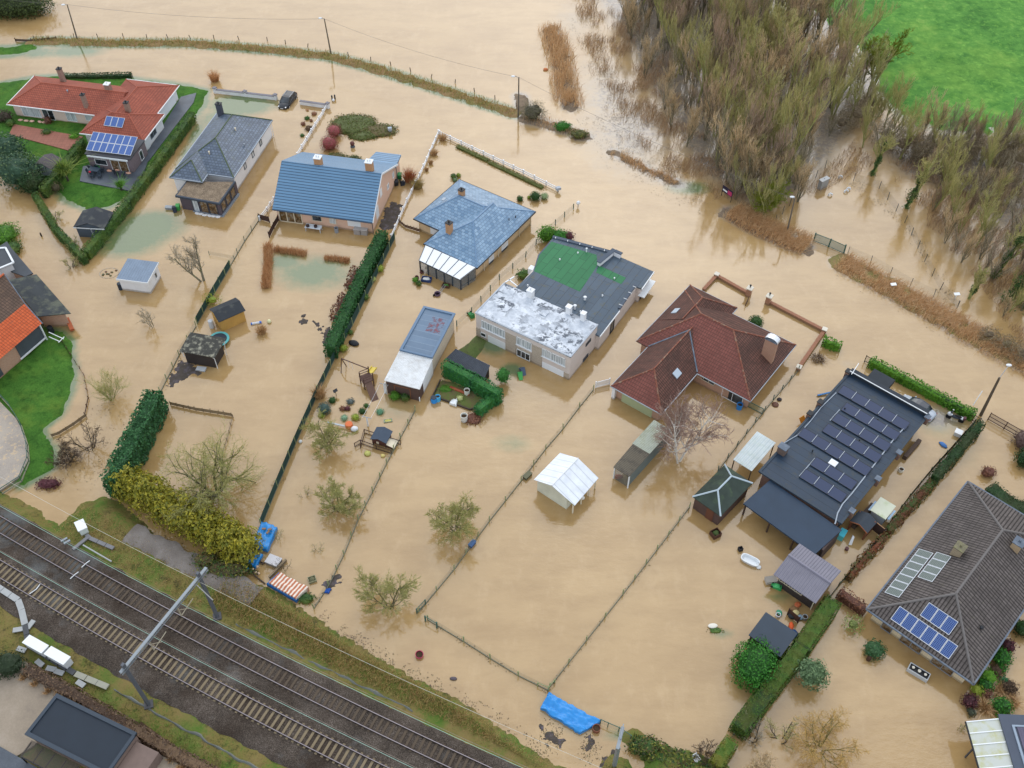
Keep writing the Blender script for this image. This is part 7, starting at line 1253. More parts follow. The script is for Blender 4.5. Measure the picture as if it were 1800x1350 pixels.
lowwall('low red brick wall corner with stone pillar behind the brown roofed house', [(1236,512),(1259,487),(1312,517)], .35, .35, RB, plain('#94674f', .2, 4), [(1259,487)], .5, .5, RB, STC); lowwall('low red brick wall in front of the brown roofed house, right of the gateway', [(1352,534),(1448,584),(1404,648)], .35, .35, RB, plain('#94674f', .2, 4), [(1448,584),(1403,650)], .5, .5, RB, STC)
for l, x, y in (('brick gate pillar with white cap and lantern, left of the gateway', 1315, 520), ('brick gate pillar with white cap and lantern, right of the gateway', 1349, 534)):
    p = at(x, y); e = empty('gate_pillar', p, -.6, l, 'pillar'); part(e, 'pillar', RB, lambda m: m.box(-.3, .3, -.3, .3, -.4, 1.3)); part(e, 'cap', STC, lambda m: m.box(-.4, .4, -.4, .4, 1.303, 1.45)); part(e, 'lantern', BLACKM, lambda m: (m.cyl((0,0), .05, 1.45, 1.65, 6), m.cyl((0,0), .09, 1.65, 1.9, 6, .14), m.cyl((0,0), .16, 1.9, 2.0, 6, .02)))
p = at(1315, 528); m = MB(); m.bar((0,0,.35), (-.6,-1.3,.45), .07, .5); tag(m.build('gate_leaf', DKW, None, p), 'dark open gate leaf beside the left brick pillar', 'gate')
# ------------------------------------------------------------------ vehicles
TYRE = plain('#1c1d1f', .1, 3, .8); RIM = plain('#a3a8ae', .05, 2, .35, .5, .5); LIGHT = plain('#e8eaec', .02, 1, .15, .6)
def car(label, px, py, hd, paint, roofc=None, z=-.28, L=4.4, estate=True):
    p = at(px, py, .5); e = empty('parked_car', (p.x, p.y, z), hd, label, 'car'); h = L/2
    # half sections (x, halfwidth, sill z, belt z)
    st = [(-h,.62,.45,.72),(-h+.12,.78,.32,.9),(-h+.6,.87,.26,.95),(-.9,.9,.25,.97),(.6,.9,.25,.95),(1.15,.88,.26,.92),(h-.45,.82,.28,.8),(h-.12,.7,.32,.68),(h,.5,.42,.58)]
    V = []; 
    for x, w, z0, z1 in st: V += [(x,-w*.9,z0),(x,-w,z0+.14),(x,-w*.98,(z0+z1)/2+.08),(x,-w*.86,z1),(x,w*.86,z1),(x,w*.98,(z0+z1)/2+.08),(x,w,z0+.14),(x,w*.9,z0)]
    F = [(i*8+j, i*8+(j+1) % 8, (i+1)*8+(j+1) % 8, (i+1)*8+j) for i in range(len(st)-1) for j in range(8)]+[tuple(range(7,-1,-1)), tuple(len(V)-8+j for j in range(8))]
    m = MB(); m.s = True; m.idx(V, F); part_ = m.build('body', paint, e)
    rb = -h+.22 if estate else -h+.75; rt = -h+.65 if estate else -1.0
    g = [(rb,.78,.9),(rt,.66,1.42),(-.1,.67,1.47),(.35,.65,1.42),(1.25,.76,.9)]
    Vg = []
    for x, w, zz in g: Vg += [(x,-w,zz),(x,w,zz)]
    lo = [(rb,.8,.88),(rt,.82,.9),(-.1,.83,.9),(.35,.83,.9),(1.25,.8,.88)]; n = len(Vg)
    for x, w, zz in lo: Vg += [(x,-w,zz),(x,w,zz)]
    Fg = [(0,2,3,1),(6,8,9,7)]; Ft = [(2,4,5,3),(4,6,7,5)]
    Fs = [(n+2*i, n+2*i+2, 2*i+2, 2*i) for i in range(4)]+[(2*i+1, 2*i+3, n+2*i+3, n+2*i+1) for i in range(4)]
    m = MB(); m.idx(Vg, Fg+Fs); m.build('windows', GLASS, e)
    m = MB(); m.idx([(x, y, z_+.015) for x, y, z_ in Vg[:n]], Ft)
    for x0, x1, sgn in ((rt, -.1, 1), (-.1, .35, 1)): pass
    for s in (-1, 1):
        for (xa, wa, za), (xb, wb, zb) in ((g[0], g[1]), (g[3], g[4])): m.bar((xa, s*wa, za), (xb, s*wb, zb), .09, .07)
        for (xa, wa, za), (xb, wb, zb) in ((g[1], g[2]), (g[2], g[3])): m.bar((xa, s*wa, za), (xb, s*wb, zb), .07, .07)
        m.bar((-.15, s*.83, .9), (-.15, s*.67, 1.45), .08, .06)
    m.build('roof', roofc or paint, e)
    for x in (-1.35, 1.35):
        for s in (-1, 1):
            q = MB(); q.tube([(x, s*.72, .31), (x, s*.91, .31)], .32, 14); w = q.build('wheel', TYRE, e); q = MB(); q.tube([(x, s*.9, .31), (x, s*.925, .31)], .2, 10); q.build('rim', RIM, w)
    for s in (-1, 1):
        part(e, 'headlight', LIGHT, lambda m: m.ball((h-.2, s*.6, .66), .18, .12, .09, 8, 5)); part(e, 'tail_light', plain('#8a2a2a', .05, 2, .3), lambda m: m.ball((-h+.1, s*.7, .8), .07, .1, .14, 8, 5)); part(e, 'mirror', paint, lambda m: m.ball((.95, s*1.0, .98), .09, .13, .08, 8, 5))
    part(e, 'number_plate', plain('#d8dadc', .02, 1), lambda m: m.box(h-.03, h+.02, -.26, .26, .42, .53))
    if estate: part(e, 'roof_rail', RIM, lambda m: [m.bar((rt+.1, s*.6, 1.5), (.3, s*.6, 1.48), .04, .05) for s in (-1, 1)])
    return e
a, b = at(495,184,.4), at(514,160,.4); car('black estate car with silver roof rails parked in the gap of the white wall', 505, 175, math.atan2(a.y-b.y, a.x-b.x), plain('#22262c', .05, 1, .2, .6))
a, b = at(1640,732,.5), at(1588,698,.5); car('silver grey car with dark roof half hidden behind the solar panel house', 1613, 715, math.atan2(b.y-a.y, b.x-a.x), plain('#b6bec8', .04, 1, .3, .5), plain('#2e3540', .05, 1, .25, .6), estate=False)
a, b = at(1662,731), at(1692,742); m = MB(); a, b = at(1709,714), at(1727,687,1.6); m.tube([(0,0,-.3), b-a], .05, 6); tag(m.build('signal_post', WFRAME, None, a), 'thin pale post with white top behind the bright hedge end', 'post')
a, b = at(1662,731), at(1692,742); e = empty('motorcycle', at(1677,738,0), math.atan2(a.y-b.y, a.x-b.x), 'white and dark motorcycle standing in shallow water by the bright hedge', 'motorcycle'); WP = plain('#c9ced4', .04, 1, .3, .5)
for x in (-.72, .72): part(e, 'wheel', TYRE, lambda m: m.tube([(x,-.08,.25),(x,.08,.25)], .32, 14))
part(e, 'body', plain('#3a4350', .1, 2, .4), lambda m: (m.ball((0,0,.55), .55, .2, .25, 10, 6), m.bar((-.9,0,.62), (-.2,0,.6), .24, .14))); part(e, 'seat', TYRE, lambda m: m.ball((-.25,0,.78), .45, .16, .1, 10, 6)); part(e, 'front_fairing', WP, lambda m: (m.ball((.68,0,.72), .3, .26, .26, 10, 6), m.ball((-.75,.0,.66), .25, .24, .14, 8, 5), m.ball((-.6,-.25,.5), .3, .1, .18, 8, 5))); part(e, 'handlebar', BLACKM, lambda m: (m.tube([(.45,-.42,.95),(.55,0,1.0),(.45,.42,.95)], .03, 6), m.tube([(.72,0,.3),(.5,0,.95)], .05, 6))); part(e, 'mirror', WFRAME, lambda m: (m.ball((.5,.42,1.1), .1, .06, .08, 6, 4), m.ball((.5,-.42,1.1), .1, .06, .08, 6, 4))); part(e, 'windscreen', GLASS, lambda m: m.bar((.7,0,.95), (.55,0,1.25), .3, .03)); part(e, 'top_box', plain('#5a3a40', .1, 2), lambda m: m.box(-1.1,-.8,-.2,.2,.65,.95))
# ------------------------------------------------------------------ smaller things
def wbin(label, px, py, col, rz=0, tilt=(0, 0), group='wheeled bins', sz=1):
    e = empty('wheeled_bin', at(px, py, 0), 0, label, 'bin', group); e.rotation_euler = (*tilt, rz); mt = plain(col, .06, 2, .5); z = -.25 if tilt == (0, 0) else -.25
    part(e, 'body', mt, lambda m: m.idx([(-.22,-.26,z),(.22,-.26,z),(.22,.24,z),(-.22,.24,z),(-.29,-.36,z+.95),(.29,-.36,z+.95),(.29,.32,z+.95),(-.29,.32,z+.95)], [(0,3,2,1),(0,1,5,4),(1,2,6,5),(2,3,7,6),(3,0,4,7),(4,5,6,7)])); part(e, 'lid', mt, lambda m: m.idx([(-.32,-.42,z+.953),(.32,-.42,z+.953),(.32,.36,z+.953),(-.32,.36,z+.953),(-.26,-.3,z+1.03),(.26,-.3,z+1.03),(.28,.32,z+1.07),(-.28,.32,z+1.07)], [(0,3,2,1),(0,1,5,4),(1,2,6,5),(2,3,7,6),(3,0,4,7),(4,5,6,7)])); part(e, 'handle', BLACKM, lambda m: m.bar((-.24,.4,z+.93), (.24,.4,z+.93), .05, .05)); part(e, 'wheel', BLACKM, lambda m: [m.tube([(s*.2,.28,z+.1), (s*.29,.28,z+.1)], .13, 10) for s in (-1, 1)])
wbin('green wheeled bin fallen over in the water beside the long garage', 826, 553, '#3c8a4c', .6, (1.25, 0)); wbin('green wheeled bin leaning in the water before the garage doors of the pale house', 915, 665, '#45a050', .2, (-.9, 0)); wbin('slate blue wheeled bin leaning behind the green one before the pale house', 920, 657, '#4a5a70', .4, (-.8, 0)); wbin('black wheeled bin at the corner of the gravel roofed sun room', 308, 372, '#2b3340', .2, (-.4, 0)); wbin('green wheeled bin at the corner of the gravel roofed sun room', 314, 368, '#3f9a4c', .1); wbin('green wheeled bin at the gable end of the pink house', 703, 313, '#2f8a54'); wbin('black wheeled bin upright at the gable end of the pink house', 697, 325, '#23282f', .3); wbin('black wheeled bin lying down at the gable end of the pink house', 706, 321, '#262c36', .3, (1.2, .3)); wbin('green wheeled bin lying in the water beside the violet metal roofed shed', 1360, 1031, '#3aa05a', 1.2, (1.35, 0))
def drum(label, px, py, col, r=.3, h=.8, z=0, tilt=(0, 0), lid=None, name='barrel', openc=None):
    e = empty(name, at(px, py, z), 0, label, name.replace('_', ' ')); e.rotation_euler = (*tilt, 0)
    part(e, 'body', plain(col, .06, 2, .5), lambda m: (m.pot((0,0), r, -.2, h, 16, .05, h*.5) if lid is None else (m.cyl((0,0), r*.93, -.2, h*.25, 16, r), m.cyl((0,0), r, h*.25, h, 16, r*.94))))
    if lid: part(e, 'lid', plain(lid, .05, 2, .5), lambda m: m.cyl((0,0), r*.98, h+.003, h+.06, 16, r*.9))
    else: part(e, 'contents', SOIL, lambda m: m.cyl((0,0), r*.84, h*.45, h*.72, 16))
drum('blue barrel at the patio corner of the brown roofed house', 1299, 718, '#2f7fc4', .36, .8); drum('black rain barrel at the corner of the white lean-to shed', 213, 508, '#2d3844', .32, .95, lid='#2a333e'); drum('bright blue barrel at the netted garden corner', 763, 706, '#2f8fdc', .38, .75, lid='#2c3848'); drum('light blue open barrel beside the bright blue one', 770, 704, '#4fb0e0', .32, .8); drum('large white open barrel standing in water below the netted hedge', 816, 739, '#d2d3cc', .42, .95); drum('white open barrel inside the netted garden plot', 821, 692, '#dadad0', .36, .7, .1); drum('white rain tank with dark base beside the yellow timber shed', 373, 575, '#c9ced2', .33, 1.1, lid='#b9bfc4'); drum('black barrel at the barn corner post', 91, 584, '#23282e', .36, .9, .1, lid='#1e2226'); drum('pink red tub floating alone near the railway', 737, 1152, '#b03a5c', .4, .4, 0, (.2, .1), name='tub'); drum('rust brown barrel at the end of the blue tarpaulin', 1048, 1283, '#7a4a38', .38, .5, .05); drum('white bucket floating beside the solar panel house', 1583, 828, '#d9d6c8', .3, .4, name='bucket'); drum('white bucket between the felt roofed shed and the junk pile', 1367, 1083, '#d3d6d8', .26, .35, name='bucket'); drum('grey bucket at the fence by the large hedge', 1414, 1087, '#aab0b4', .28, .4, name='bucket')
for i, (x, y, c) in enumerate(((146,410,'#1f5fb8'),(152,411,'#2467c0'),(158,408,'#b9bfc4'))): drum(('blue barrel under the dark cabin eave, left one', 'blue barrel under the dark cabin eave, right one', 'grey white barrel under the dark cabin eave')[i], x, y, c, .42, .85, lid=c)
def box(label, px, py, l, w, h, col, rz=0, z=0, name='crate', lid=None, inner=None, rough=.6):
    e = empty(name, at(px, py, z), rz, label, name.replace('_', ' ')); mt = plain(col, .12, 3, rough)
    def f(m):
        t_ = .05; m.box(-l/2,l/2,-w/2,-w/2+t_,-.15,h); m.box(-l/2,l/2,w/2-t_,w/2,-.15,h); m.box(-l/2,-l/2+t_,-w/2+t_,w/2-t_,-.15,h); m.box(l/2-t_,l/2,-w/2+t_,w/2-t_,-.15,h); m.box(-l/2+t_,l/2-t_,-w/2+t_,w/2-t_,-.1,h*.4)
    part(e, 'body', mt, f)
    if lid: part(e, 'lid', plain(lid, .08, 2), lambda m: m.box(-l/2-.04,l/2+.04,-w/2-.04,w/2+.04,h+.003,h+.08))
    if inner: part(e, 'contents', plain(inner, .3, 4, .9), lambda m: m.ball((0,0,h*.55), l*.4, w*.4, h*.5, 10, 6, .5, len(D.objects)))
    return e
box('square brown planter with green plants in front of the hip roofed shed', 1257, 941, .95, .85, .65, '#4f3328', .5, name='planter', inner='#4a5a30'); box('small black box floating by the white bathtub', 1301, 967, .45, .4, .45, '#2a2a2e', .3); box('grey white cooler floating beside the violet metal roofed shed', 1354, 1022, 1.1, .65, .4, '#b9b4ac', .15, lid='#8d8880'); box('dark green wooden bench box floating beside the wire fence', 927, 838, 1.0, .5, .35, '#5c5c48', .85, name='bench_box', lid='#6a6a54'); box('slate blue float at the wire fence post', 830, 958, .8, .4, .35, '#3f5a80', .95, name='float_box', lid='#4a6690'); box('grey plastic storage box on the patio of the pink house, left', 629, 410, .9, .7, .8, '#a09a96', -.2, name='storage_box', lid='#aaa4a0'); box('grey plastic storage box on the patio of the pink house, right', 641, 411, .9, .7, .8, '#a5a09c', -.2, name='storage_box', lid='#aeaaa6'); box('long grey box beside the bins of the sun room', 299, 367, 1.2, .5, .3, '#8d9296', -.1, lid='#9aa0a4'); box('pale grey flat crate tied below the open shed', 354, 650, 1.1, .6, .15, '#a9adb0', -.15, name='pallet_box', lid='#b4b8ba'); box('grey pallet with white packages beside the striped tarpaulin', 482, 989, 1.4, 1.0, .45, '#8a8680', -.4, name='pallet', lid='#c4c3c6'); box('weathered square planter floating by the striped tarpaulin', 549, 1020, .8, .7, .3, '#8a8a6c', .4, name='planter', inner='#6a6a50'); box('white cube with dark window floating by the mossy fence', 1683, 764, .75, .7, .5, '#d8dadb', -.6, name='white_box', lid='#e2e4e5'); box('turquoise play kitchen beside the brown wall', 1478, 944, 1.0, .6, .8, '#5cc0c0', .95, name='toy_kitchen', lid='#4ab4c4'); box('white crate with wilted flowers floating in the flower bed pond', 682, 740, 1.0, .45, .12, '#9aa58a', .2, name='flower_tray', inner='#c8c06a')
# conservatory side items, patio furniture
e = box('dark blue cart loaded with white sacks before the conservatory', 750, 493, 1.3, .8, .4, '#2c4270', -.2, name='garden_cart', inner='#d5d6d2'); box('planter with green plant at the conservatory corner', 784, 504, 1.0, .6, .4, '#5a4030', -.3, name='planter', inner='#4f7a34')
e = empty('wheelbarrow', at(769,518), .5, 'tipped purple brown wheelbarrow in the water below the conservatory', 'wheelbarrow'); part(e, 'tray', plain('#6a5568', .12, 2), lambda m: m.pot((0,0), .42, -.1, .3, 12, .05, .1)); part(e, 'handle', GALV, lambda m: (m.tube([(.3,.2,.2),(1.5,1.0,.4)], .04, 5), m.tube([(.3,-.1,.2),(1.6,.7,.4)], .04, 5))); part(e, 'wheel', TYRE, lambda m: m.tube([(-.45,-.06,.12),(-.45,.06,.12)], .2, 10))
for l, x, y in (('maroon flower pot nearest to the conservatory corner post', 741, 479), ('maroon flower pot floating alone left of the cart', 732, 489)): drum(l, x, y, '#6a3c44', .28, .3, 0, (.2, .3), name='flower_pot')
def chair(label, px, py, col, rz, z=0, group=None, tilt=(0,0)):
    e = empty('garden_chair', at(px, py, z), rz, label, 'chair', group); e.rotation_euler = (*tilt, rz); mt = plain(col, .06, 2, .5); part(e, 'seat', mt, lambda m: m.box(-.24,.24,-.24,.24,.38,.43)); part(e, 'backrest', mt, lambda m: m.bar((0,.25,.44), (0,.38,.88), .46, .04))
    for x in (-.2, .2):
        for y in (-.2, .2): part(e, 'leg', mt, lambda m: m.box(x-.025, x+.025, y-.025, y+.025, -.05, .38))
    part(e, 'armrest', mt, lambda m: [m.box(s*.26-.03, s*.26+.03, -.24, .26, .6, .64) for s in (-1, 1)])
def table(label, px, py, l, w, col, rz, z=0, h=.7):
    e = empty('garden_table', at(px, py, z), rz, label, 'table'); mt = plain(col, .06, 2, .5); part(e, 'tabletop', mt, lambda m: m.box(-l/2,l/2,-w/2,w/2,h-.05,h))
    for x in (-l/2+.1, l/2-.1):
        for y in (-w/2+.1, w/2-.1): part(e, 'leg', mt, lambda m: m.box(x-.04,x+.04,y-.04,y+.04,-.2,h-.05))
table('white patio table behind the pink house with dark pots on it', 552, 405, 2.3, .9, '#c4ccd2', -.2)
for l, x, y in (('dark pot at the left on the white patio table', 541, 398), ('dark pot in the middle on the white patio table', 555, 399)): drum(l, x, y, '#3a3038', .25, .25, .72, name='flower_pot')
drum('grey vase with yellow plant at the pink house wall', 592, 408, '#8f959c', .3, .8, name='vase'); table('dark patio table with red and green things beside the grey extension', 168, 304, 1.6, 1.0, '#3c4a58', -.2, .24)
for i, (x, y, r) in enumerate(((158,306,1.4),(163,312,.2),(176,312,.1),(180,303,-1.6),(172,296,3.0),(160,297,2.8))): chair('dark patio chair around the table by the grey extension: %s' % ('left end', 'front left', 'front right', 'right end', 'back right', 'back left')[i], x, y, '#2f3a46', r, .24, 'patio chairs by the grey extension')
for l, x, y, r in (('black garden armchair of the patio pair, left', 206, 308, 1.2), ('black garden armchair of the patio pair, right', 217, 311, -1.2)): chair(l, x, y, '#262c34', r, .24)
def blob(label, px, py, r, col, z=0, name='sack', cat=None, lump=.25, rz=0, rough=.7): m = MB(); m.s = True; m.ball((0,0,0), r[0], r[1], r[2], 12, 8, lump, len(D.objects)); o = m.build(name, plain(col, .08, 2, rough), None, at(px, py, z+r[2]*.5), rz); return tag(o, label, cat or name.replace('_', ' '))
blob('green sack on the dark patio behind the table', 171, 293, (.45,.3,.3), '#3a9a50', .3); blob('small red cushion on the dark patio table', 158, 302, (.2,.2,.12), '#b03040', .95, 'cushion')
def bags(label, pts, z, group, col='#cfc3b0'):
    for i, (x, y) in enumerate(pts): o = blob(label % ('first', 'second', 'third', 'fourth', 'fifth', 'sixth', 'seventh')[i], x, y, (.42,.24,.14), col, z, 'sandbag', None, .3, RNG.uniform(-.6, .2)); o['group'] = group
bags('pinkish sandbag at the patio door of the grey extension, %s from the left', [(192,300),(206,299),(226,304)], .25, 'sandbags at the grey extension', '#d9a890'); bags('white sandbag along the sun room doors, %s from the left', [(347,375),(353,376),(360,378),(368,379),(375,380),(383,381)], .0, 'sandbags at the sun room', '#d8d8d8'); bags('pinkish sandbag along the bungalow front, %s from the left', [(36,211),(46,212),(56,213),(70,214),(78,215)], .14, 'sandbags at the bungalow front', '#d8b09c')
# playground
e = empty('play_tower', at(646,676), -1.05, 'brown timber play tower with ramp, swing beam and yellow slide', 'play tower'); PT = plain('#5a443c', .15, 3, .8)
for x in (-.6, .6):
    for y in (-.6, .6): part(e, 'post', PT, lambda m: m.box(x-.06,x+.06,y-.06,y+.06,-.4,2.3 if y > 0 else 1.9))
part(e, 'platform', PT, lambda m: m.box(-.7,.7,-.7,.7,1.1,1.2)); part(e, 'ramp', plain('#6b5348', .2, 4, .8), lambda m: m.idx([(.65,-.55,1.15),(.65,.35,1.15),(3.0,.2,-.1),(3.0,-.7,-.1),(.65,-.55,1.07),(.65,.35,1.07),(3.0,.2,-.18),(3.0,-.7,-.18)], [(0,3,2,1),(4,5,6,7),(0,1,5,4),(1,2,6,5),(2,3,7,6),(3,0,4,7)])); part(e, 'railing', PT, lambda m: [m.bar((x,-.6,z), (x,.6,z), .05, .08) for x in (-.6, .6) for z in (1.6, 2.0)]); part(e, 'slide', plain('#d2bc4e', .06, 2, .4), lambda m: (m.bar((-.5,.7,1.2), (-1.6,1.7,.6), .5, .07), m.bar((-.75,.5,1.3), (-1.85,1.5,.7), .07, .22), m.bar((-.25,.9,1.3), (-1.35,1.9,.7), .07, .22)))
sa, sb = at(600,630,2.0), at(646,648,2.0); R_ = Matrix.Rotation(1.05, 3, 'Z'); o = Vector(e.location); sa, sb = R_ @ (sa-o), R_ @ (sb-o); part(e, 'swing_beam', PT, lambda m: (m.tube([sa, sb], .07, 6), m.tube([sa, sa+Vector((.4,-.5,-2.2))], .06, 6), m.tube([sa, sa+Vector((-.4,.6,-2.2))], .06, 6))); part(e, 'swing', WFRAME, lambda m: (m.tube([sa+(sb-sa)*.25, sa+(sb-sa)*.25-Vector((0,0,1.3))], .02, 4), m.tube([sa+(sb-sa)*.4, sa+(sb-sa)*.4-Vector((0,0,1.3))], .02, 4), m.box(-.0,.0,0,0,0,0)))
e = empty('trampoline', at(386,600), 0, 'teal rimmed trampoline half hidden behind the open shed', 'trampoline'); TEAL = plain('#5aa8a8', .06, 2, .5); m = MB(); n = 24; V = [(rr*cos(2*pi*j/n), rr*sin(2*pi*j/n), .45) for rr in (1.3, 1.0) for j in range(n)]; m.idx(V, [(j, (j+1) % n, n+(j+1) % n, n+j) for j in range(n)]); m.idx([(x, y, .38) for x, y, z in V], [(n+j, n+(j+1) % n, (j+1) % n, j) for j in range(n)]); m.build('pad_ring', TEAL, e); part(e, 'mat', plain('#2c3440', .08, 2, .6), lambda m: m.cyl((0,0), 1.02, .39, .42, 24)); part(e, 'leg', GALV, lambda m: [m.tube([(1.2*cos(a), 1.2*sin(a), .4), (1.2*cos(a), 1.2*sin(a), -.3)], .04, 5) for a in (0, 1.26, 2.5, 3.8, 5)])
for l, x, y in (('white laundry pole at the brown garage corner', 677, 691), ('white laundry pole by the chicken coop', 647, 749)): e = empty('laundry_pole', at(x, y), -.3, l, 'laundry pole', 'laundry poles'); part(e, 'pole', WFRAME, lambda m: m.box(-.07,.07,-.07,.07,-.3,1.6)); part(e, 'cross_bar', GALV, lambda m: m.bar((-.6,0,1.62), (.6,0,1.62), .06, .06))
for dx, l in ((-.5, 'left'), (.5, 'right')): a, b = at(677,691)+Vector((dx,-.1,1.64)), at(647,749)+Vector((dx,-.1,1.64)); line('laundry_line', f'pale laundry line between the two white poles, {l} one', [a, b], .015, WFRAME, .12, 'laundry lines', 8)
e = empty('solar_lantern', at(591,695), .4, 'black solar lantern on a stake in the flower bed', 'lantern'); part(e, 'stake', BLACKM, lambda m: m.box(-.03,.03,-.03,.03,-.2,.75)); part(e, 'panel', BLACKM, lambda m: m.bar((-.25,0,.75), (.25,0,.95), .45, .06))
m = MB(); a, b = at(575,742,.35), at(606,749,.35); m.bar(a, b, .22, .08); tag(m.build('ladder', plain('#aab0b4', .05, 3, .4)), 'pale ladder pointing at the orange tub by the apple tree', 'ladder'); drum('orange tub at the end of the pale ladder', 614, 750, '#dc7440', .45, .5, lid='#d06a3a', name='tub'); blob('white plastic bag beside the orange tub', 623, 754, (.45,.4,.3), '#d5d8da', .1, 'plastic_bag')
m = MB(); m.tube([(-.45,0,.1),(.45,0,.1)], .16, 10); o = m.build('float_roller', plain('#cdd3da', .05, 2), None, at(450,569), .25); tag(o, 'white and blue float roller near the tan grass clump', 'float'); m = MB(); m.tube([(-.62,0,.1),(-.46,0,.1)], .17, 10); m.tube([(.46,0,.1),(.7,0,.1)], .17, 10); m.build('end_cap', plain('#3a6ac0', .05, 2), o)
blob('pale yellow ball beside the tan grass clump', 473, 565, (.28,.28,.28), '#d5d2a8', 0, 'ball', None, 0); blob('small white ball at the screen fence by the apple tree', 528, 776, (.22,.22,.2), '#d8dcdc', 0, 'ball', None, 0); blob('black tub like boat with seat beside the screen fence', 622, 603, (.7,.45,.25), '#23252a', 0, 'inflatable', None, .2, -.4); blob('yellow and green toy heap at the coop fence', 646, 797, (.4,.35,.25), '#b9b86a', 0, 'toy_heap'); blob('yellow plastic toy at the wire fence', 673, 801, (.28,.22,.2), '#d2c07a', 0, 'toy')
# white bathtub, junk, tarps
e = empty('bathtub', at(1318,987), -.55, 'white bathtub floating in the garden of the solar panel house', 'bathtub'); WB = plain('#d5dadd', .05, 1, .3, .5); m = MB(); n = 20
def ell(a, b, z): return [(a*(abs(cos(2*pi*j/n))**.6)*(1 if cos(2*pi*j/n) > 0 else -1), b*(abs(sin(2*pi*j/n))**.6)*(1 if sin(2*pi*j/n) > 0 else -1), z) for j in range(n)]
V = ell(.85,.42,-.1)+ell(1.0,.52,.38)+ell(.9,.42,.38)+ell(.7,.3,.08); m.idx(V, [(i*n+j, i*n+(j+1) % n, (i+1)*n+(j+1) % n, (i+1)*n+j) for i in range(3) for j in range(n)]+[tuple(3*n+j for j in range(n))]); m.build('tub', WB, e); part(e, 'tap', GALV, lambda m: m.tube([(.95,0,.38),(.95,0,.5),(.8,0,.5)], .03, 5))
blob('small white plastic jug at the foot of the bathtub', 1334, 997, (.26,.24,.18), '#dde0e0', 0, 'plastic_jug')
JK = [('orange red plastic tray on the junk pile', 1402, 1063, (.4,.3,.15), '#b8623c'), ('brown wooden crate lid on the junk pile', 1397, 1070, (.4,.35,.12), '#8a6a48'), ('white yellow basin on the junk pile', 1399, 1077, (.35,.35,.15), '#d8c890'), ('dark blue bag behind the felt roofed shed', 1396, 1115, (.5,.4,.35), '#23406a'), ('orange dinghy end at the felt roofed shed', 1391, 1101, (.5,.25,.2), '#d25a2c'), ('green basin by the felt roofed shed corner', 1370, 1077, (.35,.3,.15), '#3f8a6a'), ('black rubbish bag on the junk pile', 1392, 1082, (.4,.35,.25), '#33363a'), ('pale blue tray on the junk pile', 1406, 1085, (.35,.3,.12), '#8aa0b0')]
for l, x, y, r, c in JK: blob(l, x, y, r, c, .1, 'junk_item', 'junk', .3, RNG.uniform(0, 2))
fence('brown board wall behind the junk pile', [(1384,1080),(1402,1095)], 1.2, DKW, .1, None, plain('#5a4038', .15, 3), 1.1, name='board_wall', cat='board wall'); fence('brown board wall beside the timber hut, with light top edge', [(1528,928),(1548,944)], 1.6, DKW, .1, None, plain('#40302c', .12, 3), 1.5, rails=(1.55,), rm=plain('#b08a68', .1, 2), name='board_wall', cat='board wall')
def sheet(label, pts, z, mat, nx=16, ny=10, wr=.12, name='tarpaulin', seed=0, sag=0):
    c = [at(x, y, z) for x, y in pts]; V = []
    for j in range(ny+1):
        for i in range(nx+1):
            u, v = i/nx, j/ny; p = (c[0]*(1-u)+c[1]*u)*(1-v)+(c[3]*(1-u)+c[2]*u)*v
            w = wr*(mnoise.noise(Vector((u*5+seed, v*4, seed)))+.6*mnoise.noise(Vector((u*14, v*10, seed+4)))); V.append((p.x+w*.6, p.y+w*.4, p.z+w+sag*4*u*(1-u)*v*(1-v)*4))
    m = MB(); m.s = True; k = nx+1; F = [(j*k+i, j*k+i+1, (j+1)*k+i+1, (j+1)*k+i) for j in range(ny) for i in range(nx)]; m.idx(V, F)
    bd = [i for i in range(nx+1)]+[(j+1)*k-1 for j in range(1, ny+1)]+[ny*k+i for i in range(nx-1, -1, -1)]+[j*k for j in range(ny-1, 0, -1)]
    n0 = len(m.v); m.v += [(V[b][0], V[b][1], -.12) for b in bd]
    for q in range(len(bd)): m.f.append((bd[q], n0+q, n0+(q+1) % len(bd), bd[(q+1) % len(bd)])); m.mi.append(0); m.sm.append(False)
    return tag(m.build(name, mat), label, name)
TBL = plain('#1f86cf', .12, 2, .4, .5)
sheet('large bright blue tarpaulin over a low frame at the railway side fence', [(965,1216),(1056,1268),(1020,1288),(950,1244)], .45, TBL, 46, 20, .2, seed=1); sheet('crumpled blue tarpaulin weighted with bricks beside the yellow shrubs', [(460,916),(487,926),(469,966),(443,957)], .6, TBL, 14, 12, .22, seed=2); sheet('small blue tarpaulin heap below the crumpled one', [(440,968),(462,974),(449,996),(433,990)], .4, TBL, 10, 8, .2, seed=3); sheet('smallest blue tarpaulin scrap at the yellow shrub edge', [(430,996),(438,998),(434,1004),(428,1002)], .2, plain('#35a0d0', .1, 2), 6, 5, .1, seed=4); sheet('dark blue sack cloth by the silt bank', [(574,1034),(582,1034),(578,1042),(570,1041)], .2, plain('#2050a0', .1, 2), 6, 5, .15, seed=5)
t = NT('striped_tarpaulin'); t.set(.5, .4); sx = t.new('SeparateXYZ'); t.link(t.tc('Object'), sx.inputs[0]); k = t.math('FRACT', t.math('MULTIPLY', t.math('ADD', t.math('MULTIPLY', sx.outputs[0], .83), t.math('MULTIPLY', sx.outputs[1], -.56)), 2.5)); t.col(t.mix(t.ramp(k, [(.42, (0,0,0)), (.5, (1,1,1))]), srgb('#ddd0c2'), srgb('#b06a48')))
sheet('orange and white striped tarpaulin over a raised bed', [(492,1006),(542,1032),(520,1052),(472,1024)], .7, t.m, 22, 12, .12, seed=6)
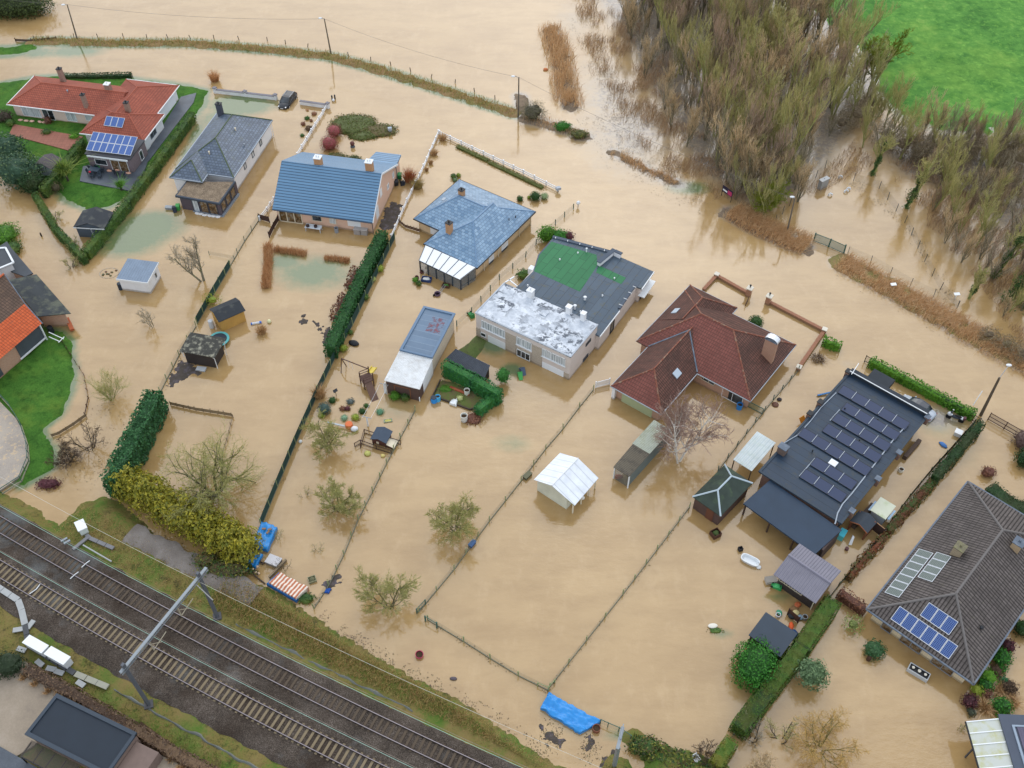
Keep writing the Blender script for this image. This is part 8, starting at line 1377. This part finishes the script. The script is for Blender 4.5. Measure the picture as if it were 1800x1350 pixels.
sheet('blue under sheet showing along the striped tarpaulin edge', [(490,1006),(540,1032),(520,1056),(468,1026)], .45, plain('#2a6ab0', .1, 2), 12, 6, .1, seed=7)
m = MB(); a, b = at(473,1015,.25), at(503,984,.25); m.bar(a, b, .2, .3); tag(m.build('plank_edging', OLDW), 'weathered plank edging leading to the striped tarpaulin', 'plank'); m = MB(); [m.bar(at(x0,y0,.12), at(x1,y1,.12), .12, .12) for x0, y0, x1, y1 in ((436,994,448,1012),(448,1012,466,1026),(440,992,454,1010),(452,988,466,990),(456,984,462,992))]; tag(m.build('driftwood_pile', plain('#4a3f38', .2, 3)), 'dark timber pile curving between the tarpaulins', 'timber pile')
for i, (x, y) in enumerate(((444,1000),(450,1006),(455,1008),(452,996))): o = blob('pale stone on the dark timber pile, %s' % ('left', 'middle', 'right', 'top')[i], x, y, (.14,.12,.1), '#d2b89c', .2, 'stone', None, .3)
for i, (x, y) in enumerate(((464,930),(474,931),(471,936),(458,942))): m = MB(); m.box(-.2,.2,-.1,.1,0,.1); tag(m.build('brick', RB, None, at(x, y, .72), .5*i), 'brick weighing down the crumpled blue tarpaulin, %s' % ('top left', 'top right', 'centre right', 'lower left')[i], 'brick', 'bricks on the blue tarpaulin')
# road side and yard objects
e = empty('estate_sign', at(1276,350), -.95, 'dark estate sign board with pink panel on two posts in the flood', 'sign'); part(e, 'board', plain('#2a2338', .05, 2), lambda m: m.box(-1.0,1.0,-.04,.04,.9,1.9)); part(e, 'panel', plain('#b03a64', .05, 2), lambda m: m.box(.1,.9,-.052,-.041,1.0,1.7)); part(e, 'stripe', WFRAME, lambda m: m.box(-.85,.0,-.052,-.041,1.15,1.4)); part(e, 'post', BLACKM, lambda m: (m.box(-1.0,-.93,-.03,.03,-.4,.9), m.box(.93,1.0,-.03,.03,-.4,.9)))
e = empty('switch_cabinet', at(1445,330), R(35), 'tall grey electrical cabinet in the flooded yard', 'cabinet'); part(e, 'body', plain('#9a9c9c', .06, 2, .5), lambda m: m.box(-.75,.75,-.3,.3,-.4,1.5)); part(e, 'lid', plain('#b4b6b6', .05, 2, .5), lambda m: m.box(-.82,.82,-.36,.36,1.503,1.6)); part(e, 'handle', BLACKM, lambda m: m.box(-.05,.05,-.02,.02,1.603,1.7))
for l, x, y in (('white capped vent pipe nearest the grey cabinet', 1477, 313), ('white capped vent pipe, left of the three in the flooded yard', 1459, 344), ('white capped vent pipe, front of the pair', 1487, 338), ('white capped vent pipe, rear of the pair', 1491, 334)): e = empty('vent_pipe', at(x, y), 0, l, 'vent pipe', 'vent pipes in the flooded yard'); part(e, 'pipe', WFRAME, lambda m: m.tube([(-.25,0,-.2),(-.22,0,.3),(0,0,.45),(.22,0,.3),(.25,0,.15)], .12, 8))
for l, x, y in (('white road sign panel lying in the reeds by the yard fence', 1567, 509), ('white notice on the yard fence corner', 1678, 526)): m = MB(); m.bar((-.35,0,.9),(.35,0,1.0), .5, .05); m.bar((0,0,-.2),(0,0,.9), .06, .06); tag(m.build('notice_sign', WFRAME, None, at(x, y)), l, 'sign')
e = empty('letter_box', at(1016,364), .4, 'white letter box on a post at the blue slate house gate', 'letter box'); part(e, 'post', GALV, lambda m: m.box(-.04,.04,-.04,.04,-.3,.5)); part(e, 'box', WFRAME, lambda m: m.ball((0,0,.75), .32, .25, .32, 8, 6)); e = empty('letter_box', at(981,338), .4, 'grey letter box at the end of the white rail fence', 'letter box'); part(e, 'post', GALV, lambda m: m.box(-.05,.05,-.05,.05,-.3,.5)); part(e, 'box', plain('#a9b0b8', .06, 2), lambda m: (m.box(-.35,.35,-.25,.25,.5,.85), m.bar((0,-.25,.85),(0,.25,.85), .5, .12))); e = empty('letter_box', at(686,234), .2, 'grey letter box stone beside the heather mound', 'letter box'); part(e, 'post', plain('#8f969c', .1, 2), lambda m: m.box(-.2,.2,-.15,.15,-.3,.6)); part(e, 'box', plain('#a9b4bd', .06, 2), lambda m: m.box(-.3,.3,-.22,.22,.603,1.0))
for l, x, y in (('black bollard beside the road, left of the pair', 584, 175), ('black bollard beside the road, right of the pair', 589, 174)): m = MB(); m.cyl((0,0), .12, -.3, .75, 10); m.cyl((0,0), .13, .5, .62, 10); tag(m.build('bollard', BLACKM, None, at(x, y)), l, 'bollard', 'bollards at the white wall'); 
blob('small white lamp globe between the two bollards', 586, 176, (.22,.22,.25), '#dfe2e4', .1, 'lamp_globe', None, 0)
e = empty('stone_fountain', at(620,258), 0, 'dark stone fountain with ball in the flooded front garden', 'fountain'); part(e, 'basin', plain('#5a626a', .12, 2), lambda m: m.cyl((0,0), .42, -.2, .25, 12, .3)); part(e, 'ball', plain('#6a4440', .12, 2), lambda m: m.ball((0,0,.6), .36, .36, .36, 12, 8))
blob('orange buoy at the edge of the reed bed', 959, 122, (.4,.25,.25), '#c87a4c', 0, 'buoy'); m = MB(); m.bar((0,0,.25),(.9,-.2,.3), .8, .06); m.bar((0,0,.3),(-.1,.4,.8), .8, .06); o = m.build('garden_chair', plain('#d08a2c', .08, 2), None, at(1411,744), .4); tag(o, 'orange garden chair at the left eave of the solar panel house', 'chair'); chair('white plastic chair on the bank at the lower edge', 1223, 1338, '#d8dadc', .5, .15); m = MB(); m.bar(at(1437,695,.15), at(1472,687,.3), .18, .12); tag(m.build('blue_beam', plain('#4a80b8', .08, 2)), 'blue beam floating beside the solar panel house', 'beam'); blob('blue and white float drifting by the mossy fence', 1658, 782, (.55,.28,.18), '#4a78b4', 0, 'float', None, .3, -.9); blob('brown cable reel in the water by the wire fence', 1363, 711, (.42,.42,.15), '#6a4a3c', 0, 'cable_reel', None, .1); blob('dark floating box near the brown cable reel', 1370, 702, (.3,.26,.2), '#3c363a', 0, 'floating_box', None, .1); blob('white sheet of foam on weeds in the open water', 1253, 1100, (.5,.28,.1), '#dcd8cc', .1, 'foam_sheet', None, .05, .1); bush('weeds drifting under the white foam sheet', 1258, 1108, (.8, .4, .15), HG, z=.05, ls=.14, dens=40); blob('orange logs stacked inside the long shelter', 1088, 838, (.5,.3,.2), '#a8553a', .2, 'log_pile', None, .3); blob('dark clod pair floating near the railway fence', 797, 1193, (.35,.2,.12), '#5a5258', 0, 'clod', None, .4); blob('white pot on the veranda rail of the summer house', 1024, 875, (.25,.22,.25), '#e2e2de', .3, 'pot')
e = empty('table_planter', at(1613,1184), -.65, 'rectangular black planter table with three white pots before the bungalow', 'planter'); part(e, 'frame', plain('#b4b8ba', .05, 2), lambda m: (m.box(-1.0,1.0,-.42,-.34,-.3,.5), m.box(-1.0,1.0,.34,.42,-.3,.5), m.box(-1.0,-.92,-.34,.34,-.3,.5), m.box(.92,1.0,-.34,.34,-.3,.5))); part(e, 'top', plain('#15181c', .05, 2, .3), lambda m: m.box(-.92,.92,-.34,.34,-.3,.46)); part(e, 'pot', STC, lambda m: (m.cyl((-.6,0), .1, .463, .6, 10, .14), m.cyl((.6,0), .1, .463, .6, 10, .14), m.cyl((0,0), .13, .463, .6, 10, .16)))
blob('brown tree stump beside the dark evergreen bush', 1527, 1158, (.22,.22,.5), '#4a3428', 0, 'tree_stump'); e = empty('flag', at(1488,966), .3, 'white beach flag leaning out of the water', 'flag'); part(e, 'pole', GALV, lambda m: m.tube([(0,0,-.2),(.5,.5,1.8)], .03, 5)); part(e, 'cloth', WFRAME, lambda m: m.idx([(.15,.15,.6),(.5,.5,1.8),(.62,.3,1.7),(.4,-.02,.7)], [(0,1,2,3),(3,2,1,0)])); part(e, 'base', plain('#6a4a48', .1, 2), lambda m: m.cyl((0,0), .2, -.2, .3, 10))
e = empty('garden_cabin', at(1545,908), R(48), 'small flat roofed cabin with mossy white roof and pale blue shutters by the hedge', 'cabin'); part(e, 'wall', plain('#9aa6b0', .08, 2), lambda m: m.box(-1.0,1.0,-.75,.75,-.4,1.5)); part(e, 'roof', plain('#c2c6b2', .1, 1, .6, stain='#8fa066', stain_amt=.6), lambda m: m.box(-1.15,1.15,-.9,.9,1.503,1.62)); part(e, 'shutter', plain('#a9c4dc', .05, 2), lambda m: (m.box(-.9,.6,.93,1.15,1.1,1.2), m.box(-.6,.9,-1.15,-.93,1.1,1.2)))
m = MB(); [m.bar(at(1534-i*0, 888, .3)+Vector((0,0,0)), at(1500,926,.3), .5, .6) for i in range(1)]; tag(m.build('timber_edging', plain('#5a4a40', .2, 2)), 'dark raised timber bed along the right wall of the solar panel house, lower', 'raised bed'); m = MB(); m.bar(at(1616,775,.3), at(1590,805,.3), .45, .6); tag(m.build('timber_edging', plain('#5a4a40', .2, 2)), 'dark raised timber bed along the right wall of the solar panel house, upper', 'raised bed')
m = MB(); m.bar(at(162,398,.2), at(172,412,.2)+Vector((0,0,0)), .05, .05); p, q = at(160,400,1.9), at(168,418,.1); d = (q-p).normalized(); s = d.cross(Vector((0,0,1))).normalized()*.2; m = MB(); m.bar(p+s, q+s, .06, .06); m.bar(p-s, q-s, .06, .06); [m.bar(p+(q-p)*k/6+s, p+(q-p)*k/6-s, .04, .04) for k in range(1, 6)]; tag(m.build('ladder', plain('#b4b9bd', .05, 2)), 'aluminium ladder leaning on the dark cabin eave', 'ladder'); m = MB(); a, b, c_ = at(84,586,2.4), at(110,598,.9), at(112,592,1.2); m.bar(at(86,584,1.2), at(112,596,.9), .08, .08); m.bar(at(86,592,1.0), at(104,600,.8), .08, .08); m.bar(at(103,602,.8), at(113,592,1.0), .08, .08); tag(m.build('timber_trestle', WFRAME), 'white timber trestle sticking out at the barn corner', 'frame')
m = MB(); m.bar(at(118,560,.35), at(127,580,.3), .5, .3); tag(m.build('tile_stack', plain('#a85a38', .15, 3)), 'stack of orange roof tiles at the annexe end', 'tile stack'); e = empty('stone_circle', at(192,480), 0, 'round stone bordered flower bed just under the water by the white shed', 'flower bed'); part(e, 'ring', plain('#a89a86', .15, 3), lambda m: [m.obox((1.25*cos(a), 1.0*sin(a)), a+pi/2, .42, .12, -.1, .03) for a in np.arange(0, 6.28, .42)]); part(e, 'plants', leaf('bed_plants', ['#4a5a3a', '#7a5a4a', '#6a6a4a']), lambda m: [m.ball((RNG.uniform(-.8,.8), RNG.uniform(-.6,.6), .03), .18, .15, .1, 6, 4) for _ in range(9)])
blob('dark pipe stump in the water left of the trimmed hedge', 72, 413, (.12,.1,.45), '#3a3430', 0, 'stump'); e = empty('plot_border', at(762,704), 0, 'dark timber border of the netted garden plot', 'plot border'); o = Vector(e.location); part(e, 'plank', plain('#4a4038', .15, 3), lambda m: [m.bar(at(*a, .12)-o, at(*b, .12)-o, .12, .3) for a, b in (((774,668),(757,704)),((772,700),(826,720)),((826,720),(838,716)))])
land('garden_plot', [(778,668),(872,702),(838,726),(818,716),(770,700),(760,700)], ground('plot_soil', ['#4f4636', '#6a5f44', '#5f6a38', '#4a6a30'], .8, 5, .5), .12, .5, .3, .15); land('garden_plot', [(838,590),(854,600),(832,634),(806,618)], ground('rockery', ['#4f4a3a', '#5c6a3c', '#4a5a30'], .8, 5, .5), .18, .5, .3, .25)
box('row of terracotta pots and stones under the netted hedge', 808, 688, 2.6, .3, .18, '#a8553c', -.48, .1, 'pot_row', inner='#b06a4c'); bush('pale yellow green cabbage plant in the netted garden plot', 809, 700, .5, leaf('cabbage', ['#b4b878', '#c8cc90', '#9aa860']), z=.2, ls=.16); bush('leek and weed patch in the netted garden plot', 784, 684, (1.0, .7, .25), HB, z=.15, ls=.14, dens=30, lump=.5); sheet('white crumpled plastic sheet at the plot entrance', [(794,702),(804,700),(802,712),(790,708)], .35, WFRAME, 8, 6, .2, 'plastic_sheet', 8)
